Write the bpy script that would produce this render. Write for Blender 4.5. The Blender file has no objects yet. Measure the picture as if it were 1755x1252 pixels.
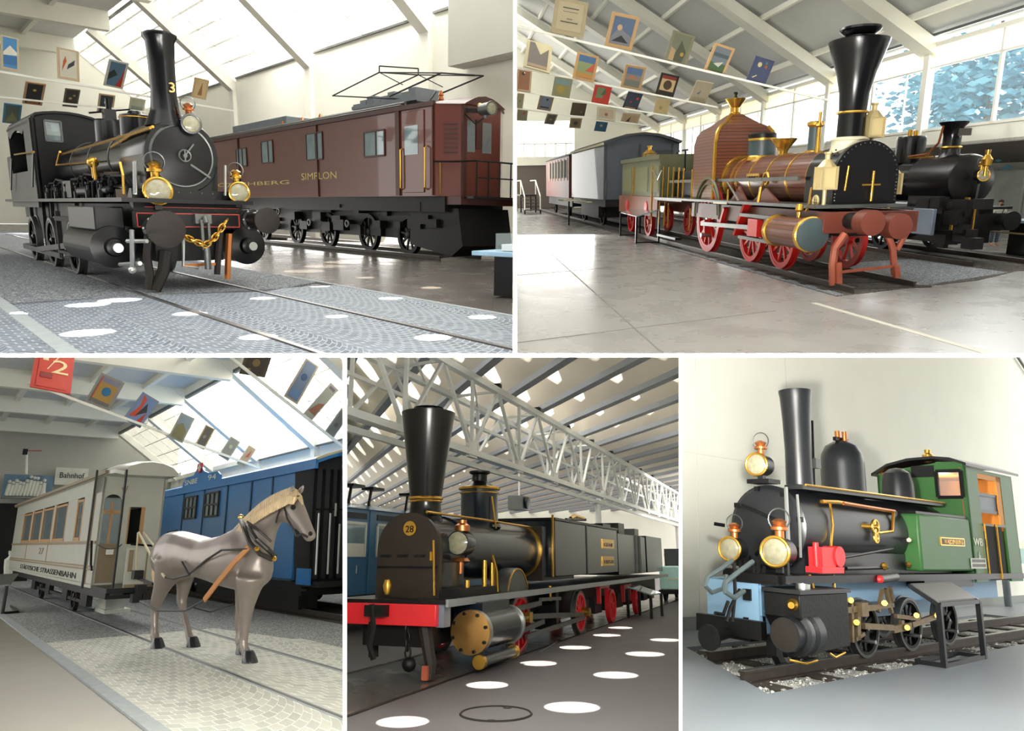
import bpy, bmesh, math, random
from mathutils import Vector, Matrix
rnd = random.Random(7)
SC = bpy.context.scene
COL = SC.collection
F, CX, CY = 1200.0, 877.5, 626.0
EYE = Vector((0, 0, 4))
PI = math.pi

# ------------------------------------------------------------------ materials
def lin(h):
    h = h.lstrip('#')
    v = [int(h[i:i + 2], 16) / 255 for i in (0, 2, 4)]
    return tuple(((c + .055) / 1.055) ** 2.4 if c > .04045 else c / 12.92 for c in v) + (1,)
MATS = {}
class N:
    """tiny node-tree writer"""
    def __init__(s, name):
        s.m = bpy.data.materials.new(name); s.m.use_nodes = True
        s.t = s.m.node_tree; s.b = s.t.nodes['Principled BSDF']
    def n(s, typ, **kw):
        o = s.t.nodes.new(typ)
        for k, v in kw.items():
            if k in o.inputs: o.inputs[k].default_value = v
            else: setattr(o, k, v)
        return o
    def l(s, a, b): s.t.links.new(a, b)
    def coord(s, scale=1.0, kind='Object'):
        tc = s.n('ShaderNodeTexCoord'); mp = s.n('ShaderNodeMapping')
        mp.inputs['Scale'].default_value = (scale,) * 3 if not isinstance(scale, tuple) else scale
        s.l(tc.outputs[kind], mp.inputs[0]); return mp.outputs[0]
    def mix(s, fac, a, b, mode='MIX'):
        o = s.n('ShaderNodeMix', data_type='RGBA', blend_type=mode)
        for sock, v in ((o.inputs[0], fac), (o.inputs[6], a), (o.inputs[7], b)):
            if hasattr(v, 'is_linked') or hasattr(v, 'links'): s.l(v, sock)
            else: sock.default_value = v
        return o.outputs[2]
    def math(s, op, a, b=None, c=None):
        o = s.n('ShaderNodeMath', operation=op)
        for i, v in enumerate((a, b, c)):
            if v is None: continue
            if hasattr(v, 'links'): s.l(v, o.inputs[i])
            else: o.inputs[i].default_value = v
        return o.outputs[0]
def P(name, col, rough=.5, metal=0., var=.12, vs=3., bump=0., bs=20., coat=0., col2=None, spec=.5):
    k = N(name); c = lin(col)
    nz = k.n('ShaderNodeTexNoise', Scale=vs, Detail=4.0)
    k.l(k.coord(), nz.inputs['Vector'])
    d = lin(col2) if col2 else tuple(x * (1 - var * 1.6) for x in c[:3]) + (1,)
    l = c if col2 else tuple(min(1, x * (1 + var)) for x in c[:3]) + (1,)
    k.l(k.mix(nz.outputs[0], d, l), k.b.inputs['Base Color'])
    k.b.inputs['Roughness'].default_value = rough; k.b.inputs['Metallic'].default_value = metal
    k.b.inputs['Coat Weight'].default_value = coat; k.b.inputs['Specular IOR Level'].default_value = spec
    if bump:
        b2 = k.n('ShaderNodeTexNoise', Scale=bs, Detail=3.0); k.l(k.coord(), b2.inputs['Vector'])
        bp = k.n('ShaderNodeBump', Strength=bump, Distance=.02)
        k.l(b2.outputs[0], bp.inputs['Height']); k.l(bp.outputs[0], k.b.inputs['Normal'])
    MATS[name] = k.m; return k
def C(hexcol, rough=.6):
    """plain paint of a given colour, made on demand"""
    key = 'paint ' + hexcol
    if key not in MATS: P(key, hexcol, rough, var=.06, vs=6)
    return key
P('white_paint', '#f4f3e6', .6, var=.03)
P('white_frame', '#fbfaee', .55, var=.02)
P('ceiling_grey', '#d9dad6', .8, var=.04)
P('wall_white', '#f6f5e8', .8, var=.03, vs=1)
P('wall_grey', '#bdbdb4', .8, var=.05, vs=1)
P('black_gloss', '#0a0a0d', .2, var=.3, spec=.4)
P('black_satin', '#0d0c0e', .34, var=.3, spec=.35)
P('black_iron', '#0d0c0c', .5, var=.4, bump=.2, spec=.35)
P('rusty_black', '#211915', .7, var=.4, vs=9)
P('steel', '#b9bbb8', .28, .9, var=.1)
P('dull_steel', '#6d6f6d', .42, .8, var=.15)
P('brass', '#d9a94a', .25, .9, var=.1)
P('copper', '#c77c48', .3, .85, var=.1)
P('rail_steel', '#4a413b', .45, .6, var=.3, vs=8)
P('rail_top', '#8f8f8e', .3, .9, var=.1)
P('sleeper_wood', '#3a332d', .8, var=.4, vs=5, bump=.4)
P('kerb_stone', '#9aa0a2', .8, var=.15, vs=6)
P('red_paint', '#bd1c16', .4, var=.15)
P('red_line', '#a8352c', .4)
P('maroon', '#6d3123', .3, var=.12, vs=1.5, coat=.35)
P('maroon_dark', '#4a241b', .4)
P('lamp_lens', '#98937a', .08, var=.35, vs=14, coat=.4)
P('cream_letter', '#e3c77a', .5)
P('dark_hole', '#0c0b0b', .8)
k = P('window_glass', '#9fb2b6', .04, var=.05); k.b.inputs['Alpha'].default_value = .45; k.b.inputs['Specular IOR Level'].default_value = .9
k = P('clear_glass', '#d8e6e8', .03, var=.02); k.b.inputs['Alpha'].default_value = .16
def concrete(name, a, b, rough, sc=1.2):
    k = N(name); v = k.coord()
    n1 = k.n('ShaderNodeTexNoise', Scale=sc, Detail=6.0); n2 = k.n('ShaderNodeTexNoise', Scale=60.0, Detail=3.0)
    k.l(v, n1.inputs['Vector']); k.l(v, n2.inputs['Vector'])
    c1 = k.mix(n1.outputs[0], lin(a), lin(b))
    k.l(k.mix(k.math('MULTIPLY', n2.outputs[0], .25), c1, lin('#2e2c2a')), k.b.inputs['Base Color'])
    r = k.math('MULTIPLY_ADD', n1.outputs[0], .2, rough - .1); k.l(r, k.b.inputs['Roughness'])
    MATS[name] = k.m
concrete('floor_grey', '#8d8a86', '#a5a39f', .28)
concrete('floor_blue', '#7f8790', '#959ca4', .42, .6)
concrete('floor_brown', '#5b5652', '#6f6963', .26)
concrete('floor_asphalt', '#6a6566', '#79747a', .55, 2.)
concrete('floor_drab', '#75705f', '#857f70', .45)
def gravel(name, a, b, sc=38., dark='#3c3a38'):
    k = N(name); v = k.coord()
    vo = k.n('ShaderNodeTexVoronoi', Scale=sc); k.l(v, vo.inputs['Vector'])
    ve = k.n('ShaderNodeTexVoronoi', Scale=sc, feature='DISTANCE_TO_EDGE'); k.l(v, ve.inputs['Vector'])
    sp = k.n('ShaderNodeSeparateColor'); k.l(vo.outputs['Color'], sp.inputs[0])
    c = k.mix(sp.outputs[0], lin(a), lin(b))
    e = k.math('MULTIPLY', ve.outputs['Distance'], 9.0); e = k.math('MINIMUM', e, 1.0)
    k.l(k.mix(e, lin(dark), c), k.b.inputs['Base Color'])
    bp = k.n('ShaderNodeBump', Strength=.8, Distance=.03); k.l(e, bp.inputs['Height']); k.l(bp.outputs[0], k.b.inputs['Normal'])
    k.b.inputs['Roughness'].default_value = .9; MATS[name] = k.m
gravel('gravel_grey', '#6d727b', '#b3b8bd', 30.)
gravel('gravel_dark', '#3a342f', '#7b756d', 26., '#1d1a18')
gravel('gravel_white', '#b9b9b2', '#f0f0ea', 26., '#6b6a66')
def cobbles(name, a, b, joint, w=1.5, h=.14, L=.17, amp=1.):
    """segmental-arc setts: rows bent into fans along x"""
    k = N(name); sx = k.n('ShaderNodeSeparateXYZ'); k.l(k.coord(), sx.inputs[0])
    X = k.math('ADD', k.math('FRACT', k.math('MULTIPLY', sx.outputs[1], 1 / w)), -.5)
    arc = k.math('SQRT', k.math('SUBTRACT', .28, k.math('MULTIPLY', X, X)))
    V = k.math('SUBTRACT', sx.outputs[0], k.math('MULTIPLY', arc, w * amp))
    cb = k.n('ShaderNodeCombineXYZ'); k.l(k.math('MULTIPLY', k.math('ARCTANGENT', k.math('MULTIPLY', X, 1.7)), w * .72), cb.inputs[0]); k.l(V, cb.inputs[1])
    nz = k.n('ShaderNodeTexNoise', Scale=9.0); k.l(k.coord(), nz.inputs['Vector'])
    ad = k.n('ShaderNodeVectorMath', operation='MULTIPLY_ADD'); k.l(nz.outputs['Color'], ad.inputs[0]); ad.inputs[1].default_value = (.035,) * 3; k.l(cb.outputs[0], ad.inputs[2])
    br = k.n('ShaderNodeTexBrick', offset=.5, squash=1.0)
    br.inputs['Color1'].default_value = lin(a); br.inputs['Color2'].default_value = lin(b); br.inputs['Mortar'].default_value = lin(joint)
    br.inputs['Scale'].default_value = 1.0; br.inputs['Mortar Size'].default_value = .011; br.inputs['Mortar Smooth'].default_value = .3
    br.inputs['Brick Width'].default_value = L; br.inputs['Row Height'].default_value = h
    k.l(ad.outputs[0], br.inputs['Vector'])
    n2 = k.n('ShaderNodeTexNoise', Scale=40.0, Detail=3.0); k.l(k.coord(), n2.inputs['Vector'])
    k.l(k.mix(k.math('MULTIPLY', n2.outputs[0], .35), br.outputs[0], lin('#4d5157')), k.b.inputs['Base Color'])
    bp = k.n('ShaderNodeBump', Strength=.5, Distance=.02, invert=True); k.l(br.outputs[1], bp.inputs['Height']); k.l(bp.outputs[0], k.b.inputs['Normal'])
    k.b.inputs['Roughness'].default_value = .75; MATS[name] = k.m
cobbles('cobbles_blue', '#5b6371', '#7d8693', '#a7adb3', 1.25, .1, .12)
cobbles('cobbles_pale', '#b5b6ac', '#d3d3c6', '#f4f3e8', 2.3, .27, .19, 1.7)
gravel('gravel_pale', '#8d9296', '#d3d5d2', 24.)

def planks(name, a, b, axis, per, rough=.35, gap='#1a100c', coat=.3):
    """narrow boards side by side across one axis"""
    k = N(name); sx = k.n('ShaderNodeSeparateXYZ'); k.l(k.coord(), sx.inputs[0])
    t = k.math('MULTIPLY', sx.outputs[axis], 1 / per); fr = k.math('FRACT', t)
    e = k.math('LESS_THAN', k.math('ABSOLUTE', k.math('ADD', fr, -.5)), .42)
    nz = k.n('ShaderNodeTexNoise', Scale=3.0, Detail=4.0); k.l(k.coord((1, 6, 6)), nz.inputs['Vector'])
    k.l(k.mix(e, lin(gap), k.mix(nz.outputs[0], lin(a), lin(b))), k.b.inputs['Base Color'])
    k.b.inputs['Roughness'].default_value = rough; k.b.inputs['Coat Weight'].default_value = coat
    MATS[name] = k.m
planks('wood_lagging', '#56291a', '#713c26', 2, .075)
planks('boards_blue_grey', '#3d4a5c', '#54627a', 0, .3, .4, '#1c222b')
planks('grille', '#4f3a31', '#6a5144', 2, .09, .6, '#241511', 0)

# ------------------------------------------------------------------ rooms
POSES = {1: [[0.67008, 0.74199, 0.02107, -5.88454], [-0.72277, 0.65866, -0.20922, 11.37259], [-0.16912, 0.12497, 0.97764, 1.28789]],
 2: [[0.08049, 0.9966, -0.01752, 6.17765], [-0.96583, 0.07364, -0.24849, 13.41015], [-0.24635, 0.03692, 0.96848, 1.54012]],
 3: [[0.7005, 0.71355, -0.01214, -7.31329], [-0.69062, 0.68207, 0.24047, 15.02845], [0.17987, -0.16006, 0.97058, -5.98473]],
 4: [[-0.36092, 0.9326, 0.00017, -0.93425], [-0.89883, -0.3479, 0.26657, 13.0567], [0.24866, 0.09606, 0.96381, -5.60087]],
 5: [[-0.78606, 0.61681, 0.04069, 3.36389], [-0.59382, -0.77177, 0.22749, 9.51123], [0.17172, 0.15466, 0.97293, -4.04498]]}
# inner limits of each hall (where its partition walls stand): (left, right, top, bottom)
LIMITS = {1: (None, 882.5, None, 608), 2: (882.5, None, None, 608), 3: (None, 591, 609, None), 4: (591, 1166.5, 609, None), 5: (1166.5, None, 609, None)}
class Room:
    def __init__(s, n, yaw=0., off=(0, 0, 0)):
        m = POSES[n]; s.n = n
        s.M = Matrix([m[0], m[1], m[2], [0, 0, 0, 1]])
        # re-orthonormalise
        x = Vector([m[i][0] for i in range(3)]).normalized(); z = Vector([m[i][2] for i in range(3)])
        y = z.cross(x).normalized(); z = x.cross(y)
        o = Vector([m[i][3] for i in range(3)]) + EYE
        s.M = Matrix.Translation(o) @ Matrix([x, y, z]).transposed().to_4x4()
        s.M = s.M @ Matrix.Translation(Vector(off)) @ Matrix.Rotation(yaw, 4, 'Z')
        s.I = s.M.inverted(); s.eye = s.I @ EYE; s.R = s.I.to_3x3()
        l, r, t, b = LIMITS[n]; s.planes = []
        def pl(a, c):
            nn = s.d(*a).cross(s.d(*c)).normalized(); s.planes.append(nn)
        mid = ((l or 0) + (r or 1755)) / 2, ((t or 0) + (b or 1252)) / 2
        for e in ((((l, 0), (l, 1252)) if l else None), (((r, 0), (r, 1252)) if r else None), (((0, t), (1755, t)) if t else None), (((0, b), (1755, b)) if b else None)):
            if e:
                pl(*e)
                if s.planes[-1].dot(s.d(*mid)) < 0: s.planes[-1] = -s.planes[-1]
    def d(s, u, v): return s.R @ Vector(((u - CX) / F, 1, -(v - CY) / F))
    def at(s, u, v, ax, val):
        d = s.d(u, v); i = 'xyz'.index(ax); t = (val - s.eye[i]) / d[i]
        return s.eye + d * t
    def plane(s, u, v, p, n):
        d = s.d(u, v); return s.eye + d * ((Vector(p) - s.eye).dot(n) / d.dot(n))
    def X(s, u, v, val): return s.at(u, v, 'x', val)
    def Y(s, u, v, val): return s.at(u, v, 'y', val)
    def Z(s, u, v, val=0.): return s.at(u, v, 'z', val)
ROOMS = {n: Room(n) for n in POSES}

# ------------------------------------------------------------------ mesh builder
def basis(d):
    d = d.normalized(); a = Vector((0, 0, 1)) if abs(d.z) < .9 else Vector((1, 0, 0))
    u = a.cross(d).normalized(); return u, d.cross(u), d
V = lambda *a: Vector(a[0]) if len(a) == 1 else Vector(a)
class MB:
    def __init__(s, mat='white_paint'):
        s.v = []; s.f = []; s.m = []; s.mats = []; s.mat(mat)
    def mat(s, name):
        if name not in s.mats: s.mats.append(name)
        s.c = s.mats.index(name); return s
    def add(s, vs, fs):
        o = len(s.v); s.v += [Vector(x) for x in vs]
        for f in fs: s.f.append([o + i for i in f]); s.m.append(s.c)
        return s
    def box(s, a, b, ch=0.):
        (x0, y0, z0), (x1, y1, z1) = a, b
        x0, x1 = min(x0, x1), max(x0, x1); y0, y1 = min(y0, y1), max(y0, y1); z0, z1 = min(z0, z1), max(z0, z1)
        return s.add([(x, y, z) for x in (x0, x1) for y in (y0, y1) for z in (z0, z1)],
                     [(0, 1, 3, 2), (4, 6, 7, 5), (0, 4, 5, 1), (2, 3, 7, 6), (0, 2, 6, 4), (1, 5, 7, 3)])
    def bar(s, p, q, w, h=None, up=None):
        """box beam from p to q, w wide and h deep"""
        p, q = Vector(p), Vector(q); h = h or w; d = (q - p).normalized()
        u, v, _ = basis(d)
        if up is not None: u = Vector(up).cross(d).normalized(); v = d.cross(u)
        r = []
        for c in (p, q):
            for a, b in ((-1, -1), (1, -1), (1, 1), (-1, 1)): r.append(c + u * a * w / 2 + v * b * h / 2)
        return s.add(r, [(3, 2, 1, 0), (4, 5, 6, 7)] + [(i, (i + 1) % 4, (i + 1) % 4 + 4, i + 4) for i in range(4)])
    def prism(s, pts, ax, a, b):
        """polygon in the plane across ax, pushed from a to b"""
        i = 'xyz'.index(ax); n = len(pts)
        def mk(p, t):
            r = list(p); r.insert(i, t); return r
        return s.add([mk(p, a) for p in pts] + [mk(p, b) for p in pts],
                     [list(range(n))[::-1], list(range(n, 2 * n))] + [(k, (k + 1) % n, (k + 1) % n + n, k + n) for k in range(n)])
    def poly(s, pts, th=None):
        """flat polygon; th = offset vector giving it thickness"""
        n = len(pts)
        if th is None: return s.add(pts, [list(range(n))])
        th = Vector(th); pts = [Vector(p) for p in pts]
        return s.add(pts + [p + th for p in pts], [list(range(n)), list(range(n, 2 * n))[::-1]] + [(k, (k + 1) % n, (k + 1) % n + n, k + n) for k in range(n)])
    def lathe(s, c, d, prof, n=24, cap=True):
        """prof = [(radius, distance along d)]"""
        c = Vector(c); u, v, d = basis(Vector(d)); vs = []
        for r, h in prof:
            for i in range(n):
                a = 2 * PI * i / n; vs.append(c + d * h + (u * math.cos(a) + v * math.sin(a)) * r)
        fs = [(j * n + i, j * n + (i + 1) % n, (j + 1) * n + (i + 1) % n, (j + 1) * n + i) for j in range(len(prof) - 1) for i in range(n)]
        if cap: fs += [list(range(n))[::-1], [(len(prof) - 1) * n + i for i in range(n)]]
        return s.add(vs, fs)
    def cyl(s, p, q, r, r2=None, n=16):
        p, q = Vector(p), Vector(q); return s.lathe(p, q - p, [(r, 0), (r if r2 is None else r2, (q - p).length)], n)
    def tube(s, pts, r, n=6):
        pts = [Vector(p) for p in pts]
        vs = []; u = None
        for i, p in enumerate(pts):
            d = (pts[min(i + 1, len(pts) - 1)] - pts[max(i - 1, 0)]).normalized()
            if u is None: u, v, _ = basis(d)
            else:
                u = (u - d * u.dot(d)).normalized(); v = d.cross(u)
            rr = r[i] if isinstance(r, (list, tuple)) else r
            vs += [p + (u * math.cos(2 * PI * k / n) + v * math.sin(2 * PI * k / n)) * rr for k in range(n)]
        m = len(pts)
        fs = [(j * n + i, j * n + (i + 1) % n, (j + 1) * n + (i + 1) % n, (j + 1) * n + i) for j in range(m - 1) for i in range(n)]
        return s.add(vs, fs + [list(range(n))[::-1], [(m - 1) * n + i for i in range(n)]])
    def ring(s, c, d, R, r, n=28, k=8, a0=0., a1=2 * PI):
        c = Vector(c); u, v, d = basis(Vector(d)); full = abs(a1 - a0 - 2 * PI) < 1e-6; vs = []
        m = n if full else n + 1
        for i in range(m):
            a = a0 + (a1 - a0) * i / n; e = u * math.cos(a) + v * math.sin(a)
            for j in range(k): b = 2 * PI * j / k; vs.append(c + e * (R + r * math.cos(b)) + d * r * math.sin(b))
        fs = [(i * k + j, i * k + (j + 1) % k, ((i + 1) % m) * k + (j + 1) % k, ((i + 1) % m) * k + j) for i in range(n) for j in range(k)]
        return s.add(vs, fs)
    def ell(s, c, r, n=14):
        c = Vector(c); r = (r,) * 3 if isinstance(r, (int, float)) else r; vs = []; h = n // 2
        for j in range(h + 1):
            t = PI * j / h
            for i in range(n):
                a = 2 * PI * i / n; vs.append(c + Vector((r[0] * math.sin(t) * math.cos(a), r[1] * math.sin(t) * math.sin(a), r[2] * math.cos(t))))
        return s.add(vs, [(j * n + i, (j + 1) * n + i, (j + 1) * n + (i + 1) % n, j * n + (i + 1) % n) for j in range(h) for i in range(n)])
    def loft(s, rings, cap=True):
        n = len(rings[0]); vs = [p for r in rings for p in r]
        fs = [(j * n + i, j * n + (i + 1) % n, (j + 1) * n + (i + 1) % n, (j + 1) * n + i) for j in range(len(rings) - 1) for i in range(n)]
        if cap: fs += [list(range(n))[::-1], [(len(rings) - 1) * n + i for i in range(n)]]
        return s.add(vs, fs)
    def xform(s, M):
        s.v = [M @ v for v in s.v]; return s

def build(room, name, mb, origin=None, parent=None, bev=0., sharp=.6, clip=True, sub=0):
    o = Vector(origin) if origin is not None else Vector((0, 0, 0))
    me = bpy.data.meshes.new(name); me.from_pydata([v - o for v in mb.v], [], mb.f)
    for m in mb.mats: me.materials.append(MATS[m])
    for p, i in zip(me.polygons, mb.m): p.material_index = i
    bm = bmesh.new(); bm.from_mesh(me)
    if clip and room:
        for nn in room.planes:
            dd = room.eye - o
            if any((v.co - dd).dot(nn) < 0 for v in bm.verts):
                g = bm.verts[:] + bm.edges[:] + bm.faces[:]
                bmesh.ops.bisect_plane(bm, geom=g, plane_co=dd, plane_no=nn, clear_inner=True)
    bmesh.ops.recalc_face_normals(bm, faces=bm.faces[:])
    bm.to_mesh(me); bm.free()
    if not me.polygons: return None
    for p in me.polygons: p.use_smooth = True
    me.set_sharp_from_angle(angle=sharp)
    ob = bpy.data.objects.new(name, me); COL.objects.link(ob)
    if parent: ob.parent = parent
    elif room: ob.matrix_world = room.M @ Matrix.Translation(o)
    if bev:
        md = ob.modifiers.new('edge', 'BEVEL'); md.width = bev; md.segments = 2; md.limit_method = 'ANGLE'; md.angle_limit = .8
    if sub:
        md = ob.modifiers.new('smooth', 'SUBSURF'); md.levels = md.render_levels = sub
    return ob
def tag(o, label=None, cat=None, group=None, kind=None):
    if o is None: return None
    for k, v in (('label', label), ('category', cat), ('group', group), ('kind', kind)):
        if v: o[k] = v
    return o
class Thing:
    def __init__(s, room, name, label, cat, origin=(0, 0, 0), group=None):
        s.r = room; s.o = Vector(origin)
        s.e = bpy.data.objects.new(name, None); COL.objects.link(s.e); s.e.empty_display_size = .2
        s.e.matrix_world = room.M @ Matrix.Translation(s.o); tag(s.e, label, cat, group)
    def part(s, name, mb, parent=None, label=None, **kw):
        p = parent or s.e
        ob = build(s.r, name, mb, s.o, p, **kw)
        if ob and label: ob['label'] = label
        return ob
    def each(s, name, mb, parent=None, **kw):
        """one part for every separate piece of mb"""
        par = list(range(len(mb.v)))
        def f(i):
            while par[i] != i: par[i] = par[par[i]]; i = par[i]
            return i
        for fc in mb.f:
            for j in fc[1:]: par[f(j)] = f(fc[0])
        g = {}
        for k, fc in enumerate(mb.f): g.setdefault(f(fc[0]), []).append(k)
        out = []
        for ks in g.values():
            q = MB(mb.mats[mb.m[ks[0]]]); ids = {}
            for k in ks:
                q.mat(mb.mats[mb.m[k]]); q.f.append([ids.setdefault(i, len(ids)) for i in mb.f[k]]); q.m.append(q.c)
            q.v = [mb.v[i] for i in ids]; out.append(s.part(name, q, parent, **kw))
        return out
def solo(room, name, mb, label, cat, group=None, kind=None, origin=None, **kw):
    o = origin if origin is not None else (sum(v.x for v in mb.v) / len(mb.v), sum(v.y for v in mb.v) / len(mb.v), min(v.z for v in mb.v))
    return tag(build(room, name, mb, o, **kw), label, cat, group, kind)
def struct(room, name, mb, **kw): return tag(build(room, name, mb, **kw), kind='structure')
def text_mb(mb, txt, c, xd, yd, size, ext=.004, width=None, align='CENTER', bold=0.):
    """letters as solid shapes: c centre of base line, xd reading direction, yd up"""
    cu = bpy.data.curves.new('letters', 'FONT'); cu.body = txt; cu.align_x = align; cu.size = size; cu.extrude = ext; cu.resolution_u = 3; cu.offset = bold
    ob = bpy.data.objects.new('letters', cu); me = bpy.data.meshes.new_from_object(ob)
    xd = Vector(xd).normalized(); yd = Vector(yd).normalized(); zd = xd.cross(yd)
    k = 1.
    if width and me.vertices:
        w = max(v.co.x for v in me.vertices) - min(v.co.x for v in me.vertices); k = width / w
    mb.add([Vector(c) + xd * v.co.x * k + yd * v.co.y + zd * v.co.z for v in me.vertices], [list(p.vertices) for p in me.polygons])
    bpy.data.meshes.remove(me); bpy.data.objects.remove(ob); bpy.data.curves.remove(cu)
    return mb
def arc(cy, cz, r, a0, a1, n):
    return [(cy + r * math.cos(a0 + (a1 - a0) * i / n), cz + r * math.sin(a0 + (a1 - a0) * i / n)) for i in range(n + 1)]
def rail(mb, x0, x1, y, z=0., w=.07, h=.13):
    mb.mat('rail_steel').box((x0, y - w * .25, z - h), (x1, y + w * .25, z - .03)).box((x0, y - w, z - h - .02), (x1, y + w, z - h))
    mb.box((x0, y - w * .5, z - .035), (x1, y + w * .5, z - .006)); mb.mat('rail_top').box((x0, y - w * .42, z - .006), (x1, y + w * .42, z))
def wheel(T, c, R, w=.12, ns=10, col='black_satin', side=-1, tyre='dull_steel', name='wheel', hubr=None, crank=None):
    """spoked wheel, axle along y; side = which way the outer face looks"""
    c = Vector(c); y = Vector((0, side, 0)); m = MB(tyre)
    m.lathe(c - y * w / 2, y, [(R * .9, 0), (R * 1.06, 0), (R * 1.06, w * .2), (R, w * .25), (R, w), (R * .9, w), (R * .9, 0)], 36, False)
    m.mat(col).lathe(c - y * w / 2, y, [(R * .8, w * .1), (R * .91, w * .1), (R * .91, w * .95), (R * .8, w * .95), (R * .8, w * .1)], 36, False)
    hr = hubr or R * .2
    m.lathe(c - y * w * .6, y, [(hr, 0), (hr, w * 1.1), (hr * .7, w * 1.25)], 18)
    for i in range(ns):
        a = 2 * PI * (i + .3) / ns; e = Vector((math.cos(a), 0, math.sin(a)))
        m.bar(c + e * hr * .8, c + e * R * .84, w * .45, R * .085, (0, 1, 0))
    if crank is not None:
        e = Vector((math.cos(crank), 0, math.sin(crank))); m.bar(c + y * w * .3, c + e * R * .5 + y * w * .3, w * .8, R * .3, (0, 1, 0))
        m.mat('steel').cyl(c + e * R * .48, c + e * R * .48 + y * w * 2, R * .07)
        m.cyl(c, c + y * w * .8, R * .06)
    return T.part(name, m)
def lamp(T, c, r, d=(1, 0, 0), depth=.3, body='black_gloss', rim='brass', chimney='brass', loop=True, name='headlamp', lens='lamp_lens', parent=None):
    c = Vector(c); d = Vector(d).normalized(); m = MB(body)
    m.lathe(c - d * depth, d, [(r * .55, 0), (r * .9, .06), (r * .95, depth)], 24)
    if chimney:
        m.mat(chimney).lathe(c - d * depth * .5 + Vector((0, 0, r * .85)), (0, 0, 1), [(r * .3, 0), (r * .3, r * .5), (r * .55, r * .55), (r * .55, r * .75), (r * .35, r * .85), (r * .5, r * 1.1), (r * .2, r * 1.3)], 16)
        if loop: m.mat('dull_steel').ring(c - d * depth * .5 + Vector((0, 0, r * 2.1)), d, r * .72, r * .05, 20, 5)
    m.mat(body).bar(c - d * depth * .5 - Vector((0, 0, r * .8)), c - d * depth * .5 - Vector((0, 0, r * 1.35)), r * .5)
    p = T.part(name, m, parent)
    if parent is None and p:
        m = MB(rim); m.ring(c, d, r * .93, r * .12, 28, 8); T.part('rim', m, p)
        m = MB(lens); m.lathe(c - d * .01, d, [(r * .9, 0), (r * .8, r * .1), (r * .45, r * .2), (.002, r * .24)], 24); T.part('lens', m, p)
    return p
def board_thing(room, name, rx, tl, tr, bl, border, art, label, cat='poster', group=None, bw=.12, back='#c9bd9f', nrm=None):
    """framed picture hung from a wire: tl, tr, bl seen corners, rx the x of its row"""
    a = room.X(tl[0], tl[1], rx); b = room.X(tr[0], tr[1], rx); w = b - a
    d = room.d(*bl); t = (a - room.eye).dot(w) / d.dot(w)
    c = room.eye + d * t; h = c - a
    if h.length > 2.2 * w.length or h.length < .6 * w.length:
        c = room.X(bl[0], bl[1], rx); h = c - a; h -= w * (h.dot(w) / w.length_squared)
    n = w.cross(h).normalized()
    if n.dot(room.eye - a) < 0: n = -n
    T = Thing(room, name, label, cat, a + w / 2, group)
    m = MB(C(border)); th = -n * .03
    m.poly([a, b, b + h, a + h], th); T.part('board', m)
    L = w.length; H = h.length; bx = bw * L / L; by = bw * L / H
    q = lambda x, y, o: a + w * (bx + (1 - 2 * bx) * x) + h * (by * .8 + (1 - 1.8 * by) * (1 - y)) + n * o
    m = MB(C(art[0])); m.poly([q(0, 0, .004), q(1, 0, .004), q(1, 1, .004), q(0, 1, .004)], n * .004); z = .009
    for sh in art[1:]:
        k, cc = sh[0], sh[1]; m.mat(C(cc))
        if k == 't':
            text_mb(m, sh[2], q(sh[3], sh[4], z), w, -h, sh[5] * H, .003); z += .004; continue
        if k == 'b': x0, y0, x1, y1 = sh[2:]; pts = [(x0, y0), (x1, y0), (x1, y1), (x0, y1)]
        elif k == 'c': x, y, rr = sh[2:]; pts = [(x + rr * math.cos(i * PI / 8), y + rr * L / H * math.sin(i * PI / 8)) for i in range(16)]
        else: pts = sh[2]
        m.poly([q(x, y, z) for x, y in pts]); z += .002
    T.part('picture', m)
    return T
LIGHTS = []
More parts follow.
